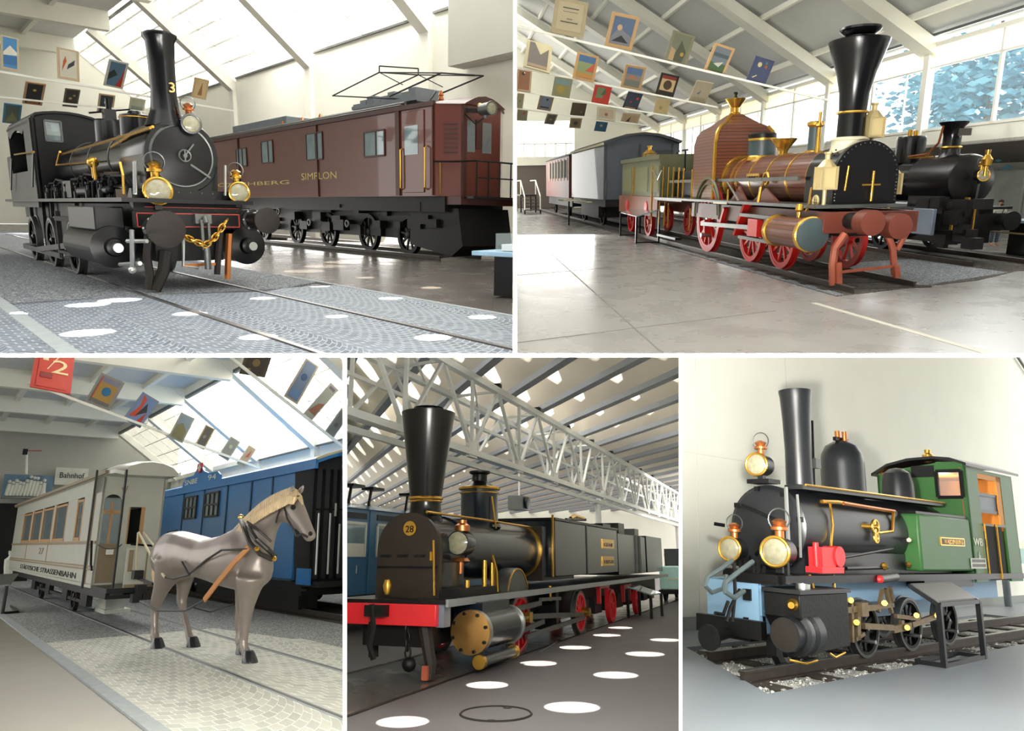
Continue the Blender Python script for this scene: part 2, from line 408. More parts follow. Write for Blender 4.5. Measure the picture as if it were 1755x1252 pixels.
# ================================================================== HALL 1: black tank engine and brown electric locomotive
R = ROOMS[1]
def shell1():
    struct(R, 'floor', MB('floor_brown').poly([(-70, -9, -.03), (9.5, -9, -.03), (9.5, 14, -.03), (-70, 14, -.03)], (0, 0, -.15)))
    struct(R, 'floor_paving', MB('cobbles_blue').poly([(1.3, -2.05, 0), (9.3, -2.05, 0), (9.3, 2.62, 0), (1.3, 2.62, 0)], (0, 0, -.06)))
    struct(R, 'floor_paving', MB('cobbles_blue').poly([(-3, -8, 0), (9.3, -8, 0), (9.3, -2.2, 0), (-3, -2.2, 0)], (0, 0, -.06)))
    struct(R, 'trim_1', MB('kerb_stone').box((-40, -2.2, -.06), (9.3, -2.05, .012)))
    struct(R, 'trim_2', MB('kerb_stone').box((-.9, 2.62, -.06), (9.3, 2.7, .006)))
    m = MB('gravel_grey').poly([(-30, -2.05, 0), (1.6, -2.05, 0), (1.25, -.5, 0), (1.7, 1.2, 0), (.6, 2.62, 0), (-30, 2.62, 0)], (0, 0, -.05))
    tag(build(R, 'gravel_bed', m), 'blue grey gravel around the rails of the black tank engine', 'gravel', kind='stuff')
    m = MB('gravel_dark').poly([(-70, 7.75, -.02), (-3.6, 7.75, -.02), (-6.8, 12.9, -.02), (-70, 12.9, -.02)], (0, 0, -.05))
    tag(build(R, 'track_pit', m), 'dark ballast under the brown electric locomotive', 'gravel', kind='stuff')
    for y in (-.42, 1.13):
        m = MB('rail_steel'); rail(m, -25, 9.2, y, .015)
        solo(R, 'rail', m, ('near' if y < 0 else 'far') + ' rail of the track below the black tank engine, running on through the cobbles', 'rail', 'rails under the black tank engine')
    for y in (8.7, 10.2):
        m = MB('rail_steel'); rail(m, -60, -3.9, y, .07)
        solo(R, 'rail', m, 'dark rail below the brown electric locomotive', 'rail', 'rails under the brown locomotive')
    # walls, posts and glazed roof
    struct(R, 'wall_right', MB('wall_white').box((-46, 13, 0), (6, 13.3, 8.35)))
    struct(R, 'wall_back', MB('wall_white').box((-46.3, -16, 0), (-46, 13.3, 14)))
    sl = lambda y: 8.35 + .79 * (13 - y)
    m = MB('white_frame')
    for x in (-39, -29.2, -19.9, -10.5, -1.2):
        m.bar((x, 13.0, 7.9), (x, 8.2, sl(8.2) - .35), .5, .6, (1, 0, 0)); m.box((x - .28, 12.8, 0), (x + .28, 13, 8.2))
    struct(R, 'ceiling_rafters', m)
    m = MB('skylight')
    m.poly([(-46, 13, 8.4), (4, 13, 8.4), (4, 8.3, sl(8.3) + .05), (-46, 8.3, sl(8.3) + .05)])
    struct(R, 'window_1', m)
    m = MB('white_frame')
    for i in range(1, 6):
        y = 13 - i * .8; m.bar((-46, y, sl(y)), (4, y, sl(y)), .07)
    for i in range(16): m.bar((-46 + i * 3.1, 13, 8.36), (-46 + i * 3.1, 8.3, sl(8.3)), .06)
    m.mat('dull_steel')
    for a, b in ((-38.7, -29.6), (-28.8, -20.3), (-19.5, -10.9), (-10.1, -1.6)): m.bar((a, 12.95, 8.38), (b, 12.95, 8.38), .09)
    for a, b in ((-38.7, -29.6), (-28.8, -20.3), (-19.5, -10.9)): m.bar((a, 8.5, sl(8.5) - .1), (b, 8.5, sl(8.5) - .1), .12)
    struct(R, 'window_1_frame', m)
    struct(R, 'ceiling', MB('ceiling_grey').box((-46, -16, 12.0), (0, 8.3, 12.3)))
    m = MB('white_paint')
    for y in (5.5, 2.2, -1.2, -5): m.box((-46, y - .12, 11.75), (0, y + .12, 12.0))
    for x in (-44, -35, -27, -19): m.box((x - .3, -16, 11.0), (x + .3, 8.3, 12.0))
    struct(R, 'ceiling_beams', m)
    m = MB('wall_grey').box((-8.2, 12.2, 6.2), (2, 12.9, 9.5)); struct(R, 'trim_3', m)
    # tie rods that carry the posters
    for x, p, q in ((-10, (0, 123), (400, 190)), (-14, (0, 168), (330, 200))):
        a, b = R.X(p[0] - 30, p[1] - 5, x), R.X(*q, x)
        solo(R, 'tie_rod', MB('white_frame').bar(a, b, .05), 'thin white rod carrying the ' + ('upper' if x == -10 else 'lower') + ' row of hanging posters over the black engine', 'rod', 'poster rods above the black engine')
def loco1():
    T = Thing(R, 'steam_locomotive', 'black steam tank engine number 3 with a tall straight chimney, beside the brown electric locomotive', 'locomotive', (-3, .4, 0))
    yc = .4; B = 'black_gloss'
    m = MB('black_iron').box((-9.6, yc - .5, .45), (.85, yc + .5, 1.0)); m.box((-9.6, yc - .62, .95), (.8, yc + .62, 1.3))
    for x in (-8.2, -6.6, -5.6, -3.2): m.bar((x, yc - .7, .2), (x, yc - .7, 1.3), .07)
    T.part('frame', m)
    T.part('running_board', MB('black_satin').box((-10.2, -.55, 1.32), (1.05, 1.35, 1.38)))
    for x in (-7.2, -5.0, -2.9):
        for y, s in ((-.42, -1), (1.13, 1)): wheel(T, (x, y, .5), .5, .13, 10, 'black_satin', s, 'dull_steel', crank=-.6)
    m = MB('black_satin').bar((-7.2, -.66, .33), (-2.9, -.66, .33), .05, .1); T.each('coupling_rod', m)
    T.part('connecting_rod', MB('black_satin').bar((-5, -.72, .36), (-1.5, -.62, .62), .05, .1))
    # boiler and smokebox
    m = MB(B).lathe((-6.1, yc, 2.06), (1, 0, 0), [(.46, 0), (.46, 5.8)], 32); T_b = T.part('boiler', m)
    m = MB('dull_steel')
    for x in (-4.6, -3.1, -1.6): m.ring((x, yc, 2.06), (1, 0, 0), .465, .014, 36, 4)
    T.each('boiler_band', m, T_b)
    m = MB(B).lathe((-.5, yc, 2.02), (1, 0, 0), [(.55, 0), (.55, 1.25), (.53, 1.3)], 36)
    m.prism([(yc - .55, 2.02), (yc - .5, 1.36), (yc + .5, 1.36), (yc + .55, 2.02)], 'x', -.45, .75); sb = T.part('smokebox', m)
    m = MB('black_satin').lathe((.78, yc, 2.02), (1, 0, 0), [(.44, 0), (.44, .03), (.2, .07), (.01, .08)], 36)
    d = T.part('smokebox_door', m, sb)
    m = MB('dull_steel').ring((.8, yc, 2.02), (1, 0, 0), .45, .018, 40, 5); m.ring((.93, yc, 2.02), (1, 0, 0), .085, .012, 20, 5)
    m.cyl((.8, yc, 2.02), (.95, yc, 2.02), .03); m.bar((.93, yc, 1.94), (.93, yc, 2.1), .02); m.bar((.92, yc, 2.02), (.92, yc + .14, 2.2), .02)
    m.bar((.84, yc + .1, 1.9), (.84, yc + .38, 1.72), .03); T.part('door_wheel', m, sb)
    m = MB('black_gloss').lathe((.55, yc - .12, 2.45), (0, 0, 1), [(.3, 0), (.215, .2), (.2, .25), (.18, .5), (.185, .9), (.2, 1.2), (.24, 1.26), (.24, 1.3), (.19, 1.33), (.17, 1.25)], 32)
    ch = T.part('chimney', m)
    m = text_mb(MB('cream_letter'), '3', (.755, yc - .06, 2.93), (-.15, 1, 0), (0, 0, 1), .2, .02); T.part('chimney_number', m, ch, label='pale figure 3')
    m = MB(B).lathe((-1.5, yc, 2.4), (0, 0, 1), [(.26, 0), (.25, .35), (.24, .4), (.12, .43), (.1, .47), (.05, .48)], 28); m.mat('brass').ring((-1.5, yc, 2.76), (0, 0, 1), .25, .012); T.part('steam_dome', m)
    m = MB(B).lathe((-3.2, yc, 2.4), (0, 0, 1), [(.27, 0), (.27, .42), (.25, .46)], 28)
    m.box((-3.3, yc - .1, 2.84), (-3.1, yc + .1, 3.05)); m.cyl((-3.2, yc, 3.0), (-3.2, yc, 3.25), .05); m.bar((-3.6, yc - .25, 3.0), (-3.1, yc + .35, 3.08), .03); T.part('sand_dome', m)
    # cab
    x0 = -6.15; y0, y1 = -.42, R.X(186, 200, x0).y; yt = (y0 + y1) / 2; zt = 3.22
    top = [(y0, 3.02)] + [(y0 + (y1 - y0) * t, zt - .55 * (t - .42) ** 2) for t in (.05, .15, .3, .45, .6, .75, .88, 1)]
    a = R.X(75, 206, x0); b = R.X(107, 243, x0); wy0, wy1, wz1, wz0 = a.y, b.y, a.z, b.z
    m = MB('black_satin')
    for poly in ([(y0, 1.38)] + [(y0, 3.05), (wy0, 3.15), (wy0, 1.38)], [(wy1, 1.38), (wy1, 3.2), top[5], top[6], top[7], top[8], (y1, 1.38)],
                 [(wy0, 1.38), (wy0, wz0), (wy1, wz0), (wy1, 1.38)], [(wy0, wz1), (wy0, 3.15), (wy1, 3.2), (wy1, wz1)]):
        m.prism(poly, 'x', x0 - .04, x0)
    m.prism([(y0, 1.2), (y0, 3.1), (y0 + .05, 3.1), (y0 + .05, 1.2)], 'x', -7.2, x0); m.prism([(y1 - .05, 1.2), (y1 - .05, 2.9), (y1, 2.9), (y1, 1.2)], 'x', -9.4, x0)
    m.cyl((x0 - .02, y0 + .02, 1.2), (x0 - .02, y0 + .02, 3.06), .06)
    m.prism([(-9.4, 1.2), (-7.2, 1.2), (-7.2, 2.0), (-9.4, 2.0)], 'y', y0, y0 + .05); m.prism([(-9.4, 2.9)] + [(-9.4 + 2.2 * t, 2.75 + .2 * math.sin(PI * t)) for t in (.1, .3, .5, .7, .9)] + [(-7.2, 2.9), (-7.2, 3.1), (-9.4, 3.1)], 'y', y0, y0 + .05)
    m.box((-9.45, y0, 1.2), (-9.4, y1, 3.0)); cab = T.part('cab', m)
    m = MB('black_satin').prism([(y, z + .03) for y, z in top] + [(y, z - .02) for y, z in top[::-1]], 'x', -9.6, x0 + .08); T.part('cab_roof', m, cab)
    m = MB('dull_steel')
    for p, q in (((wy0, wz0), (wy0, wz1)), ((wy1, wz0), (wy1, wz1)), ((wy0, wz0), (wy1, wz0)), ((wy0, wz1), (wy1, wz1))): m.bar((x0 + .02, *p), (x0 + .02, *q), .035)
    m.mat('window_glass').box((x0 - .02, wy0, wz0), (x0 - .01, wy1, wz1)); T.part('cab_window', m, cab)
    T.part('coal_bunker', MB('black_satin').box((-10.6, -.35, 1.2), (-9.45, 1.2, 2.45)))
    # rods and handrails along the near side
    m = MB('brass').tube([R.Y(190, 252, -.12), R.Y(225, 230, -.1), R.Y(258, 219, -.08)], .02); m.tube([R.Y(100, 266, -.1), R.Y(190, 240, -.1), R.Y(262, 217, -.06)], .022)
    m.tube([R.Y(97, 283, -.15), R.Y(170, 276, -.15)], .02); m.tube([R.Y(97, 283, -.15), R.Y(103, 260, -.15)], .025); T.each('handrail', m)
    m = MB('steel')
    for u, a, b in ((20, 272, 325), (57, 262, 320), (232, 275, 330)): m.tube([R.Y(u, a, -.5), R.Y(u - 1, b, -.5)], .02)
    m.mat('brass').tube([R.Y(206, 278, -.5), R.Y(211, 300, -.5), R.Y(212, 332, -.5)], .018); m.tube([R.Y(58, 260, -.5), R.Y(25, 265, -.5)], .02); T.each('hand_pipe', m)
    m = MB('black_satin'); rr = random.Random(3)
    for i in range(7):
        x = -5.6 + i * .8; y = -.3
        for k in range(4): m.tube([(x - .3 + k * .05, y, 1.62 - k * .035), (x, y, 1.56 - k * .035), (x + .3 - k * .05, y, 1.62 - k * .035)], .018, 4)
        m.tube([(x, y - .05, 1.38), (x, y - .05, 1.62)], .025); m.tube([(x + .28, y, 1.38), (x + .3, y, 1.66)], .016)
    for i in range(16):
        x = -5.8 + i * .36; z = 1.45 + rr.random() * .3; r = .014 + rr.random() * .014; dx = .3 + rr.random() * .6
        m.tube([(x, -.36, 1.38), (x + .02, -.36, z), (x + .1, -.34, z + .06), (x + dx, -.3, z + .08 * rr.random()), (x + dx + .05, -.25, z - .1)], r, 6)
    for i in range(6): x = -5.2 + i * .9; m.lathe((x, -.4, 1.38), (0, 0, 1), [(.06, 0), (.06, .12), (.03, .14), (.03, .22), (.05, .24), (.05, .27)], 12)
    m.box((-3.6, -.42, 1.4), (-2.9, -.2, 1.7)); m.lathe((-2.4, -.35, 1.5), (1, 0, 0), [(.09, 0), (.09, .7), (.05, .75)], 14); m.lathe((-.9, -.35, 1.5), (1, 0, 0), [(.07, 0), (.07, .5), (.03, .55)], 14)
    T.each('valve_gear', m)
    m = MB('brass')
    p = R.Y(159, 278, -.4); m.ell(p, .09); m.cyl(p, p + Vector((0, 0, -.25)), .03); m.cyl(p + Vector((.08, 0, 0)), p + Vector((.1, 0, -.28)), .025); T.each('injector', m)
    m = MB('brass'); p = R.Y(226, 272, -.1); n = Vector((.3, -1, 0)).normalized()
    m.box(p + Vector((-.5, -.02, -.09)), p + Vector((.42, .02, .1))); pl = T.part('name_plate', m)
    m = text_mb(MB('black_satin'), 'MUNI', p + Vector((-.04, -.025, -.05)), (1, 0, 0), (0, 0, 1), .17, .006, .7); T.part('plate_letters', m, pl)
    # cylinder, chest, slide bars
    for ys in (-1, 1):
        yy = yc + ys * 1.0
        m = MB('black_satin').lathe((-1.5, yy, .66), (1, 0, 0), [(.26, 0), (.29, .05), (.29, 1.95), (.31, 2.0), (.31, 2.08), (.14, 2.12), (.12, 2.2), (.06, 2.22)], 28)
        m.mat('steel').cyl((.7, yy, .66), (.85, yy, .66), .07); c = T.part('cylinder', m)
        T.part('steam_chest', MB('black_satin').box((-1.3, yy - .2, .9), (.5, yy + .2, 1.25)), bev=.02)
    m = MB('rusty_black').box((-3.0, -.72, .98), (-1.4, -.6, 1.06)).box((-3.0, -.72, .4), (-1.4, -.6, .45)).bar((-3.0, -.66, .3), (-3.0, -.66, 1.15), .08); T.each('slide_bar', m)
    m = MB('steel'); a = R.Y(226, 418, -.75)
    m.tube([R.Y(226, 394, -.75), R.Y(227, 455, -.75), R.Y(226, 463, -.75)], .03); m.tube([R.Y(218, 413, -.75), R.Y(252, 413, -.6)], .028); m.tube([R.Y(206, 453, -.7), R.Y(240, 451, -.7)], .03); m.ell(R.Y(227, 462, -.75), .05); T.each('drain_pipe', m)
    # front end
    m = MB('black_satin').box((.86, R.X(230, 365, 1).y, .95), (1.0, R.X(413, 365, 1).y, 1.19)); bm_ = T.part('buffer_beam', m, bev=.01)
    m = MB('red_line')
    ya, yb = R.X(234, 365, 1).y, R.X(409, 365, 1).y
    for z in (.972, 1.165): m.box((1.0, ya, z - .008), (1.006, yb, z + .008))
    for y in (ya, yb): m.box((1.0, y - .008, .972), (1.006, y + .008, 1.165))
    m.box((.83, yc - .6, 1.25), (.842, yc + .8, 1.262)); m.box((.8, yc - .6, 1.44), (.806, yc + .7, 1.45)); T.part('beam_lining', m, bm_, label='thin red lining')
    m = MB('black_satin').prism([(.55, 1.38), (.82, 1.19), (.85, 1.19), (.8, 1.52), (.7, 1.52)], 'y', yc - .75, yc + .85)
    m.mat('dull_steel')
    for i in range(9): m.ell((.84, yc - .6 + i * .17, 1.215), .014, 8); m.ell((.805, yc - .6 + i * .17, 1.48), .014, 8)
    T.part('apron_plate', m)
    for (u, v, r, xf) in ((286, 393, .26, 1.62), (459, 378, .2, 1.62)):
        p = R.X(u, v, xf); m = MB('black_satin').lathe((1.0, p.y, p.z), (1, 0, 0), [(.17, 0), (.17, .05), (.13, .06), (.12, .35), (.07, .36), (.07, xf - 1.06)], 24)
        m.mat('rusty_black').lathe((xf - .06, p.y, p.z), (1, 0, 0), [(r * .8, 0), (r, .02), (r, .05), (r * .6, .075), (.01, .08)], 28)
        m.mat('steel')
        for i in range(6): m.ell((1.05, p.y + .15 * math.cos(i * PI / 3), p.z + .15 * math.sin(i * PI / 3)), .022, 8)
        T.part('buffer', m)
    m = MB('dull_steel'); h = R.X(347, 376, 1.05)
    m.box(h + Vector((-.05, -.12, -.06)), h + Vector((.05, .12, .08))); m.tube([h, h + Vector((.12, 0, .03)), h + Vector((.16, 0, -.05))], .035); m.bar(h + Vector((.1, -.05, 0)), h + Vector((.1, -.05, -.45)), .04); m.bar(h + Vector((.1, .05, 0)), h + Vector((.1, .05, -.4)), .035)
    m.cyl(h + Vector((.1, 0, -.4)), h + Vector((.1, 0, -.75)), .05); T.part('coupling_hook', m)
    m = MB('brass')
    for pts in (((305, 393), (320, 407), (338, 415), (351, 420)), ((351, 421), (366, 410), (377, 395), (389, 377))):
        ps = [R.X(u, v, 1.2) for u, v in pts]; n = 0
        for i in range(len(ps) - 1):
            for t in (0, .5):
                c = ps[i].lerp(ps[i + 1], t + .25); d = (ps[i + 1] - ps[i]).normalized(); u = d.cross(Vector((1, 0, 0))).normalized()
                k = Vector((1, 0, 0)) if n % 2 else u; n += 1
                m.tube([c + d * .075 * math.cos(a) + k * .04 * math.sin(a) for a in [j * PI / 5 for j in range(11)]], .013, 5)
    T.each('safety_chain', m, label='pale brass safety chain')
    m = MB('rusty_black')
    for pts, r in ((((255, 395), (252, 440), (257, 470), (254, 496)), .06), (((285, 430), (280, 465), (265, 497)), .09)): m.tube([R.X(u, v, .95) for u, v in pts], r)
    m.tube([R.X(u, v, .95) for u, v in ((378, 395), (374, 440), (372, 470))], .05); m.mat('copper').tube([R.X(u, v, .95) for u, v in ((393, 400), (391, 440), (390, 478))], .05); m.bar(R.X(313, 455, .95), R.X(370, 452, .95), .04)
    m.mat('steel').tube([R.X(u, v, .95) for u, v in ((315, 400), (314, 455), (340, 458))], .025); T.each('rail_guard', m)
    for u, v, x, r in ((271, 327, 1.0, .2), (410, 330, 1.0, .165)): lamp(T, R.X(u, v, x), r, (1, -.12, 0))
    lamp(T, R.X(328, 212, .9), .145, (1, -.12, 0), rim='dull_steel', chimney='copper')
    m = MB('steel').tube([R.X(386, 283, 1), R.X(386, 335, 1)], .02); m.tube([R.X(231, 277, 1), R.X(232, 333, 1)], .03); T.each('lamp_iron', m)
def loco2():
    y0, y1 = 8.3, 10.7; z0, z1 = 1.72, 4.12
    T = Thing(R, 'electric_locomotive', 'long brown electric locomotive with roof pantograph, lettered for the mountain railway', 'locomotive', (-20, 9.5, 0))
    xa = R.Y(683, 250, y0).x; xd = R.Y(746, 250, y0).x; xe = R.Y(792, 250, y0 + .5).x; xf = R.Y(793, 250, y0 + .6).x
    plan = [(-46, y0), (xd, y0), (xe, y0 + .55), (xe, y1 - .55), (xd, y1), (-46, y1)]
    T_body = T.part('body', MB('maroon').prism(plan, 'z', z0, z1))
    # roof, a shallow vault with an overhanging rim
    m = MB('maroon_dark'); rings = []
    for x, e in ((-46, 0), (xd, 0), (xe, .5), (xe + .12, .55)):
        rings.append([Vector((x, y, z)) for y, z in [(y0 - .06 + e, z1 - .02)] + [(y0 + e + (y1 - y0 - 2 * e) * t, z1 + .22 * math.sin(PI * t) + .02) for t in (0, .15, .3, .5, .7, .85, 1)] + [(y1 + .06 - e, z1 - .02)]])
    m.loft(rings); T.part('roof', m)
    m = MB('maroon_dark').bar((-46, y0 - .03, z1), (xd, y0 - .03, z1), .09, .12)
    for x in (xa, xd, -10.2, -17): m.box((x - .1, y0 - .05, z0 + .02), (x + .1 if x in (xa,) else x - .06, y0, z1))
    m.box((xe - .04, y0 + .5, z0), (xe + .05, y0 + .62, z1)); T.each('body_pillar', m)
    m = MB('dull_steel').tube([(-46, y0 + .25, z1 + .2), (xa, y0 + .25, z1 + .2)], .05); m.tube([(-46, y0 + .1, z1 + .12), (xa, y0 + .1, z1 + .12)], .03); T.each('roof_pipe', m)
    # windows (frame > glass)
    for i, (u0, v0, u1, v1) in enumerate(((525, 230, 554, 272), (624, 212, 660, 262), (448, 243, 469, 278), (405, 256, 424, 284))):
        a, b = R.Y(u0, v0, y0), R.Y(u1, v1, y0); f = MB('maroon_dark')
        za, zb = max(a.z, b.z), min(a.z, b.z)
        if i == 1: za, zb = 3.62, 2.9
        for p, q in (((a.x, za), (b.x, za)), ((a.x, zb), (b.x, zb)), ((a.x, za), (a.x, zb)), ((b.x, za), (b.x, zb)), (((a.x + b.x) / 2 + .1, za), ((a.x + b.x) / 2 + .1, zb))): f.bar((p[0], y0 - .01, p[1]), (q[0], y0 - .01, q[1]), .05)
        w = T.part('window', f); T.part('pane', MB('pane_reflect').box((a.x, y0 - .012, zb), (b.x, y0 - .004, za)), w)
    # cab door with window and handrails
    a, b = R.Y(690, 195, y0), R.Y(728, 330, y0)
    d = T.part('door', MB('maroon').box((a.x, y0 - .03, z0 + .1), (b.x, y0, z1 - .12)), bev=.01)
    c0, c1 = R.Y(695, 208, y0), R.Y(718, 256, y0); T.part('door_window', MB('pane_reflect').box((c0.x, y0 - .04, 2.85), (c1.x, y0 - .028, 3.62)), d)
    m = MB('brass')
    for u, v in ((686, 250), (728, 245)): p = R.Y(u, v, y0 - .1); m.tube([(p.x, y0, 3.05), (p.x, y0 - .1, 3.0), (p.x, y0 - .1, 1.95), (p.x, y0, 1.9)], .025)
    p = R.Y(757, 320, y0 + .1); m.tube([(p.x, y0 + .05, 2.6), (p.x, y0 + .05, 1.75)], .02); T.each('handrail', m)
    # louvre panel on the slanting corner
    A, Bq = Vector((xd, y0, 0)), Vector((xe, y0 + .55, 0)); n = Vector((Bq.y - A.y, -(Bq.x - A.x), 0)).normalized(); n = n if n.dot(R.eye - A) > 0 else -n
    m = MB('maroon_dark')
    for i in range(7):
        z = 3.6 - i * .12; m.bar(A.lerp(Bq, .3) + n * .03 + Vector((0, 0, z)), A.lerp(Bq, .8) + n * .03 + Vector((0, 0, z)), .05, .03)
    T.each('louvre', m)
    m = MB('maroon_dark').box((xe + .02, y0 + .95, 3.0), (xe + .05, y0 + 1.15, 3.75)); m.mat('window_glass').box((xe, y0 + .65, 2.9), (xe + .03, y0 + .92, 3.7)).box((xe, y0 + 1.18, 2.9), (xe + .03, y0 + 1.5, 3.7)); T.each('end_window', m)
    # underframe
    m = MB('black_iron').box((-46, y0 + .15, 1.3), (xe - .3, y1 - .15, z0)); m.box((-46, y0 + .5, .5), (xe - 2.2, y1 - .5, 1.3))
    rr = random.Random(5)
    for i in range(40):
        x = -22 + rr.random() * 18; s = .1 + rr.random() * .25; z = .5 + rr.random() * .9; m.box((x, y0 + .1 + rr.random() * .3, z), (x + s * 2, y0 + .7, z + s))
    m.prism([(xe - 2.2, .35), (xe - .2, .1), (xe + .3, .4), (xe + .1, 1.4), (xe - 2.2, 1.4)], 'y', y0 + .3, y1 - .3); T.part('underframe', m)
    for x in (-18.5, -16, -13, -10.5, -7.8, -5.5):
        wheel(T, (x, 8.75, .62), .58, .13, 9, 'black_iron', -1, 'black_iron')
    m = MB('dull_steel')
    for u, v in ((477, 362), (595, 383), (530, 381)): p = R.Y(u, v, y0 + .1); m.ring(p, (0, 1, 0), .1, .035, 16, 6)
    T.each('axle_cap', m)
    m = MB('maroon_dark').box((xe - .4, y0 + .2, 1.5), (xe + .35, y1 - .2, 1.72)); T.part('buffer_beam', m)
    # front gallery rail
    m = MB('black_satin'); x = xe + .75
    for t in (.1, .5, .9, 1.3, 1.7, 2.1): m.tube([(x, y0 + .3 + t, 1.7), (x, y0 + .3 + t, 2.6)], .022)
    m.tube([(xd, y0 - .05, 2.62), (xe, y0 + .3, 2.62), (x, y0 + .4, 2.62), (x, y1 - .3, 2.62)], .025); m.tube([(x, y0 + .4, 2.2), (x, y1 - .3, 2.2)], .02); m.box((xe, y0 + .3, 1.66), (x, y1 - .3, 1.72)); T.part('gallery_rail', m)
    lamp(T, R.X(843, 185, xe + 1.0), .17, (1, -.1, 0), .5, 'dull_steel', 'dull_steel', None)
    m = MB('black_iron').bar((xe, y0 + .6, 3.95), (xe + .7, y0 + 1.1, 3.92), .1); m.mat('brass').ell((xe + .5, y0 + .7, 4.02), .08); m.mat('black_iron').tube([(xe + .1, y0 + .5, 3.85), (xe + .2, y0 + .8, 3.6), (xe + .3, y0 + 1.1, 3.85)], .02); T.part('lamp_bracket', m)
    # roof gear
    g0, g1 = R.Y(398, 215, 8.9), R.Y(490, 200, 8.9)
    m = MB('steel_grey').box((g0.x, 8.9, z1 + .1), (g1.x, 10.1, z1 + .62)); T.part('roof_box', m, bev=.03)
    m = MB('copper')
    for u, v in ((484, 195), (518, 197), (549, 196), (756, 157)): p = R.Y(u, v, 8.9); m.lathe((p.x, p.y, z1 + .1), (0, 0, 1), [(.09, 0), (.06, .08), (.09, .1), (.05, .2), (.08, .22), (.03, .34)], 12)
    T.each('insulator', m)
    m = MB('black_iron'); Q = lambda u, v, y: R.Y(u, v, y)
    ps = [(570, 164), (650, 124), (756, 125), (640, 176)]
    for y, k in ((9.0, 0), (10.1, 1)):
        f = (lambda u, v: Q(u, v, y)) if k == 0 else (lambda u, v: Q(u, v, 9.0) + Vector((.5, 1.1, .02)))
        m.tube([f(570, 164), f(650, 124), f(650, 113)], .022); m.tube([f(570, 164), f(690, 170)], .022); m.tube([f(756, 125), f(668, 165)], .025); m.tube([f(756, 125), f(650, 124)], .02)
        m.tube([f(650, 124), f(690, 145)], .015)
    e = Vector((.5, 1.1, .02))
    for u, v in ((570, 164), (650, 124), (756, 125), (650, 113)): m.tube([Q(u, v, 9.0), Q(u, v, 9.0) + e], .022)
    T.part('pantograph', m)
    m = MB('steel_grey'); 
    for i in range(9): p = R.Y(610 + i * 12, 182 - i * 2.3, 9.0); m.box(p + Vector((-.18, 0, -.12)), p + Vector((.18, .9, .06 + .08 * (i % 3))))
    m.bar(R.Y(605, 186, 9.0), R.Y(715, 168, 9.0), .1); m.tube([R.Y(715, 172, 9), R.Y(735, 175, 9), R.Y(748, 155, 9)], .03); T.part('pantograph_base', m)
    # lettering painted on the flank
    for txt, u, v, w, sz in (('LÖTSCHBERG', 424, 318, 128, .42), ('SIMPLON', 546, 307, 60, .33)):
        p = R.Y(u, v, y0 - .008); a, b = R.Y(u - w / 2, v, y0), R.Y(u + w / 2, v, y0)
        T.part('lettering', text_mb(MB('cream_letter'), txt, (p.x, y0 - .008, p.z), (1, 0, 0), (0, 0, 1), sz if txt[0] == 'S' else .2, .003, b.x - a.x, bold=.0), label='pale yellow lettering')
k = P('steel_grey', '#7d858b', .5, .3); k = P('pane_reflect', '#8fa7ad', .05, var=.4, vs=1.2, coat=.5)
k = N('skylight'); k.b.inputs['Base Color'].default_value = lin('#fbfbf0'); k.b.inputs['Roughness'].default_value = .4; k.b.inputs['Transmission Weight'].default_value = .85; MATS['skylight'] = k.m
tb = k.n('ShaderNodeBsdfTransparent'); tl = k.n('ShaderNodeBsdfTranslucent'); mx = k.n('ShaderNodeMixShader', Fac=.3); out = k.t.nodes['Material Output']
tl.inputs[0].default_value = lin('#fffdf2'); k.l(tb.outputs[0], mx.inputs[1]); k.l(tl.outputs[0], mx.inputs[2]); k.l(mx.outputs[0], out.inputs[0])
def misc1():
    # blue topped display table and case at the right edge
    T = Thing(R, 'display_table', 'blue topped display table on a black pedestal at the right edge, near the brown locomotive', 'table', R.Z(868, 505))
    a = R.Z(868, 505); d = Vector((1.0, .35, 0)).normalized(); e = Vector((-d.y, d.x, 0)); h = .62
    q = lambda s, t, z: Vector((a.x, a.y, 0)) + d * s + e * t + Vector((0, 0, z))
    T.part('table_top', MB(C('#8fb0c8')).poly([q(-.45, -.35, h), q(1.6, -.35, h), q(1.6, .5, h), q(-.45, .5, h)], (0, 0, .07)), bev=.01)
    T.part('pedestal', MB('black_satin').poly([q(-.12, -.2, 0), q(1.4, -.2, 0), q(1.4, .35, 0), q(-.12, .35, 0)], (0, 0, h)))
    m = MB('clear_glass').poly([q(-.1, -.2, h + .07), q(1.5, -.2, h + .07), q(1.5, .35, h + .07), q(-.1, .35, h + .07)], (0, 0, .28))
    m.mat(C('#cfd4d4')).poly([q(-.05, -.1, h + .08), q(1.4, -.1, h + .08), q(1.4, .3, h + .08), q(-.05, .3, h + .08)], (0, 0, .1))
    solo(R, 'display_case', m, 'glass case with a pale model standing on the blue topped table', 'display case')
    m = MB('steel_grey'); p = [R.X(u, v, -7.5) for u, v in ((855, 296), (870, 296), (865, 315), (868, 340), (855, 340), (849, 318))]; m.poly(p, (-.08, .02, 0)); 
    m.bar(R.X(861, 340, -7.5), Vector((-7.55, R.X(861, 340, -7.5).y, 0)), .08); solo(R, 'information_stand', m, 'grey angled information panel by the gallery rail of the brown locomotive', 'sign')
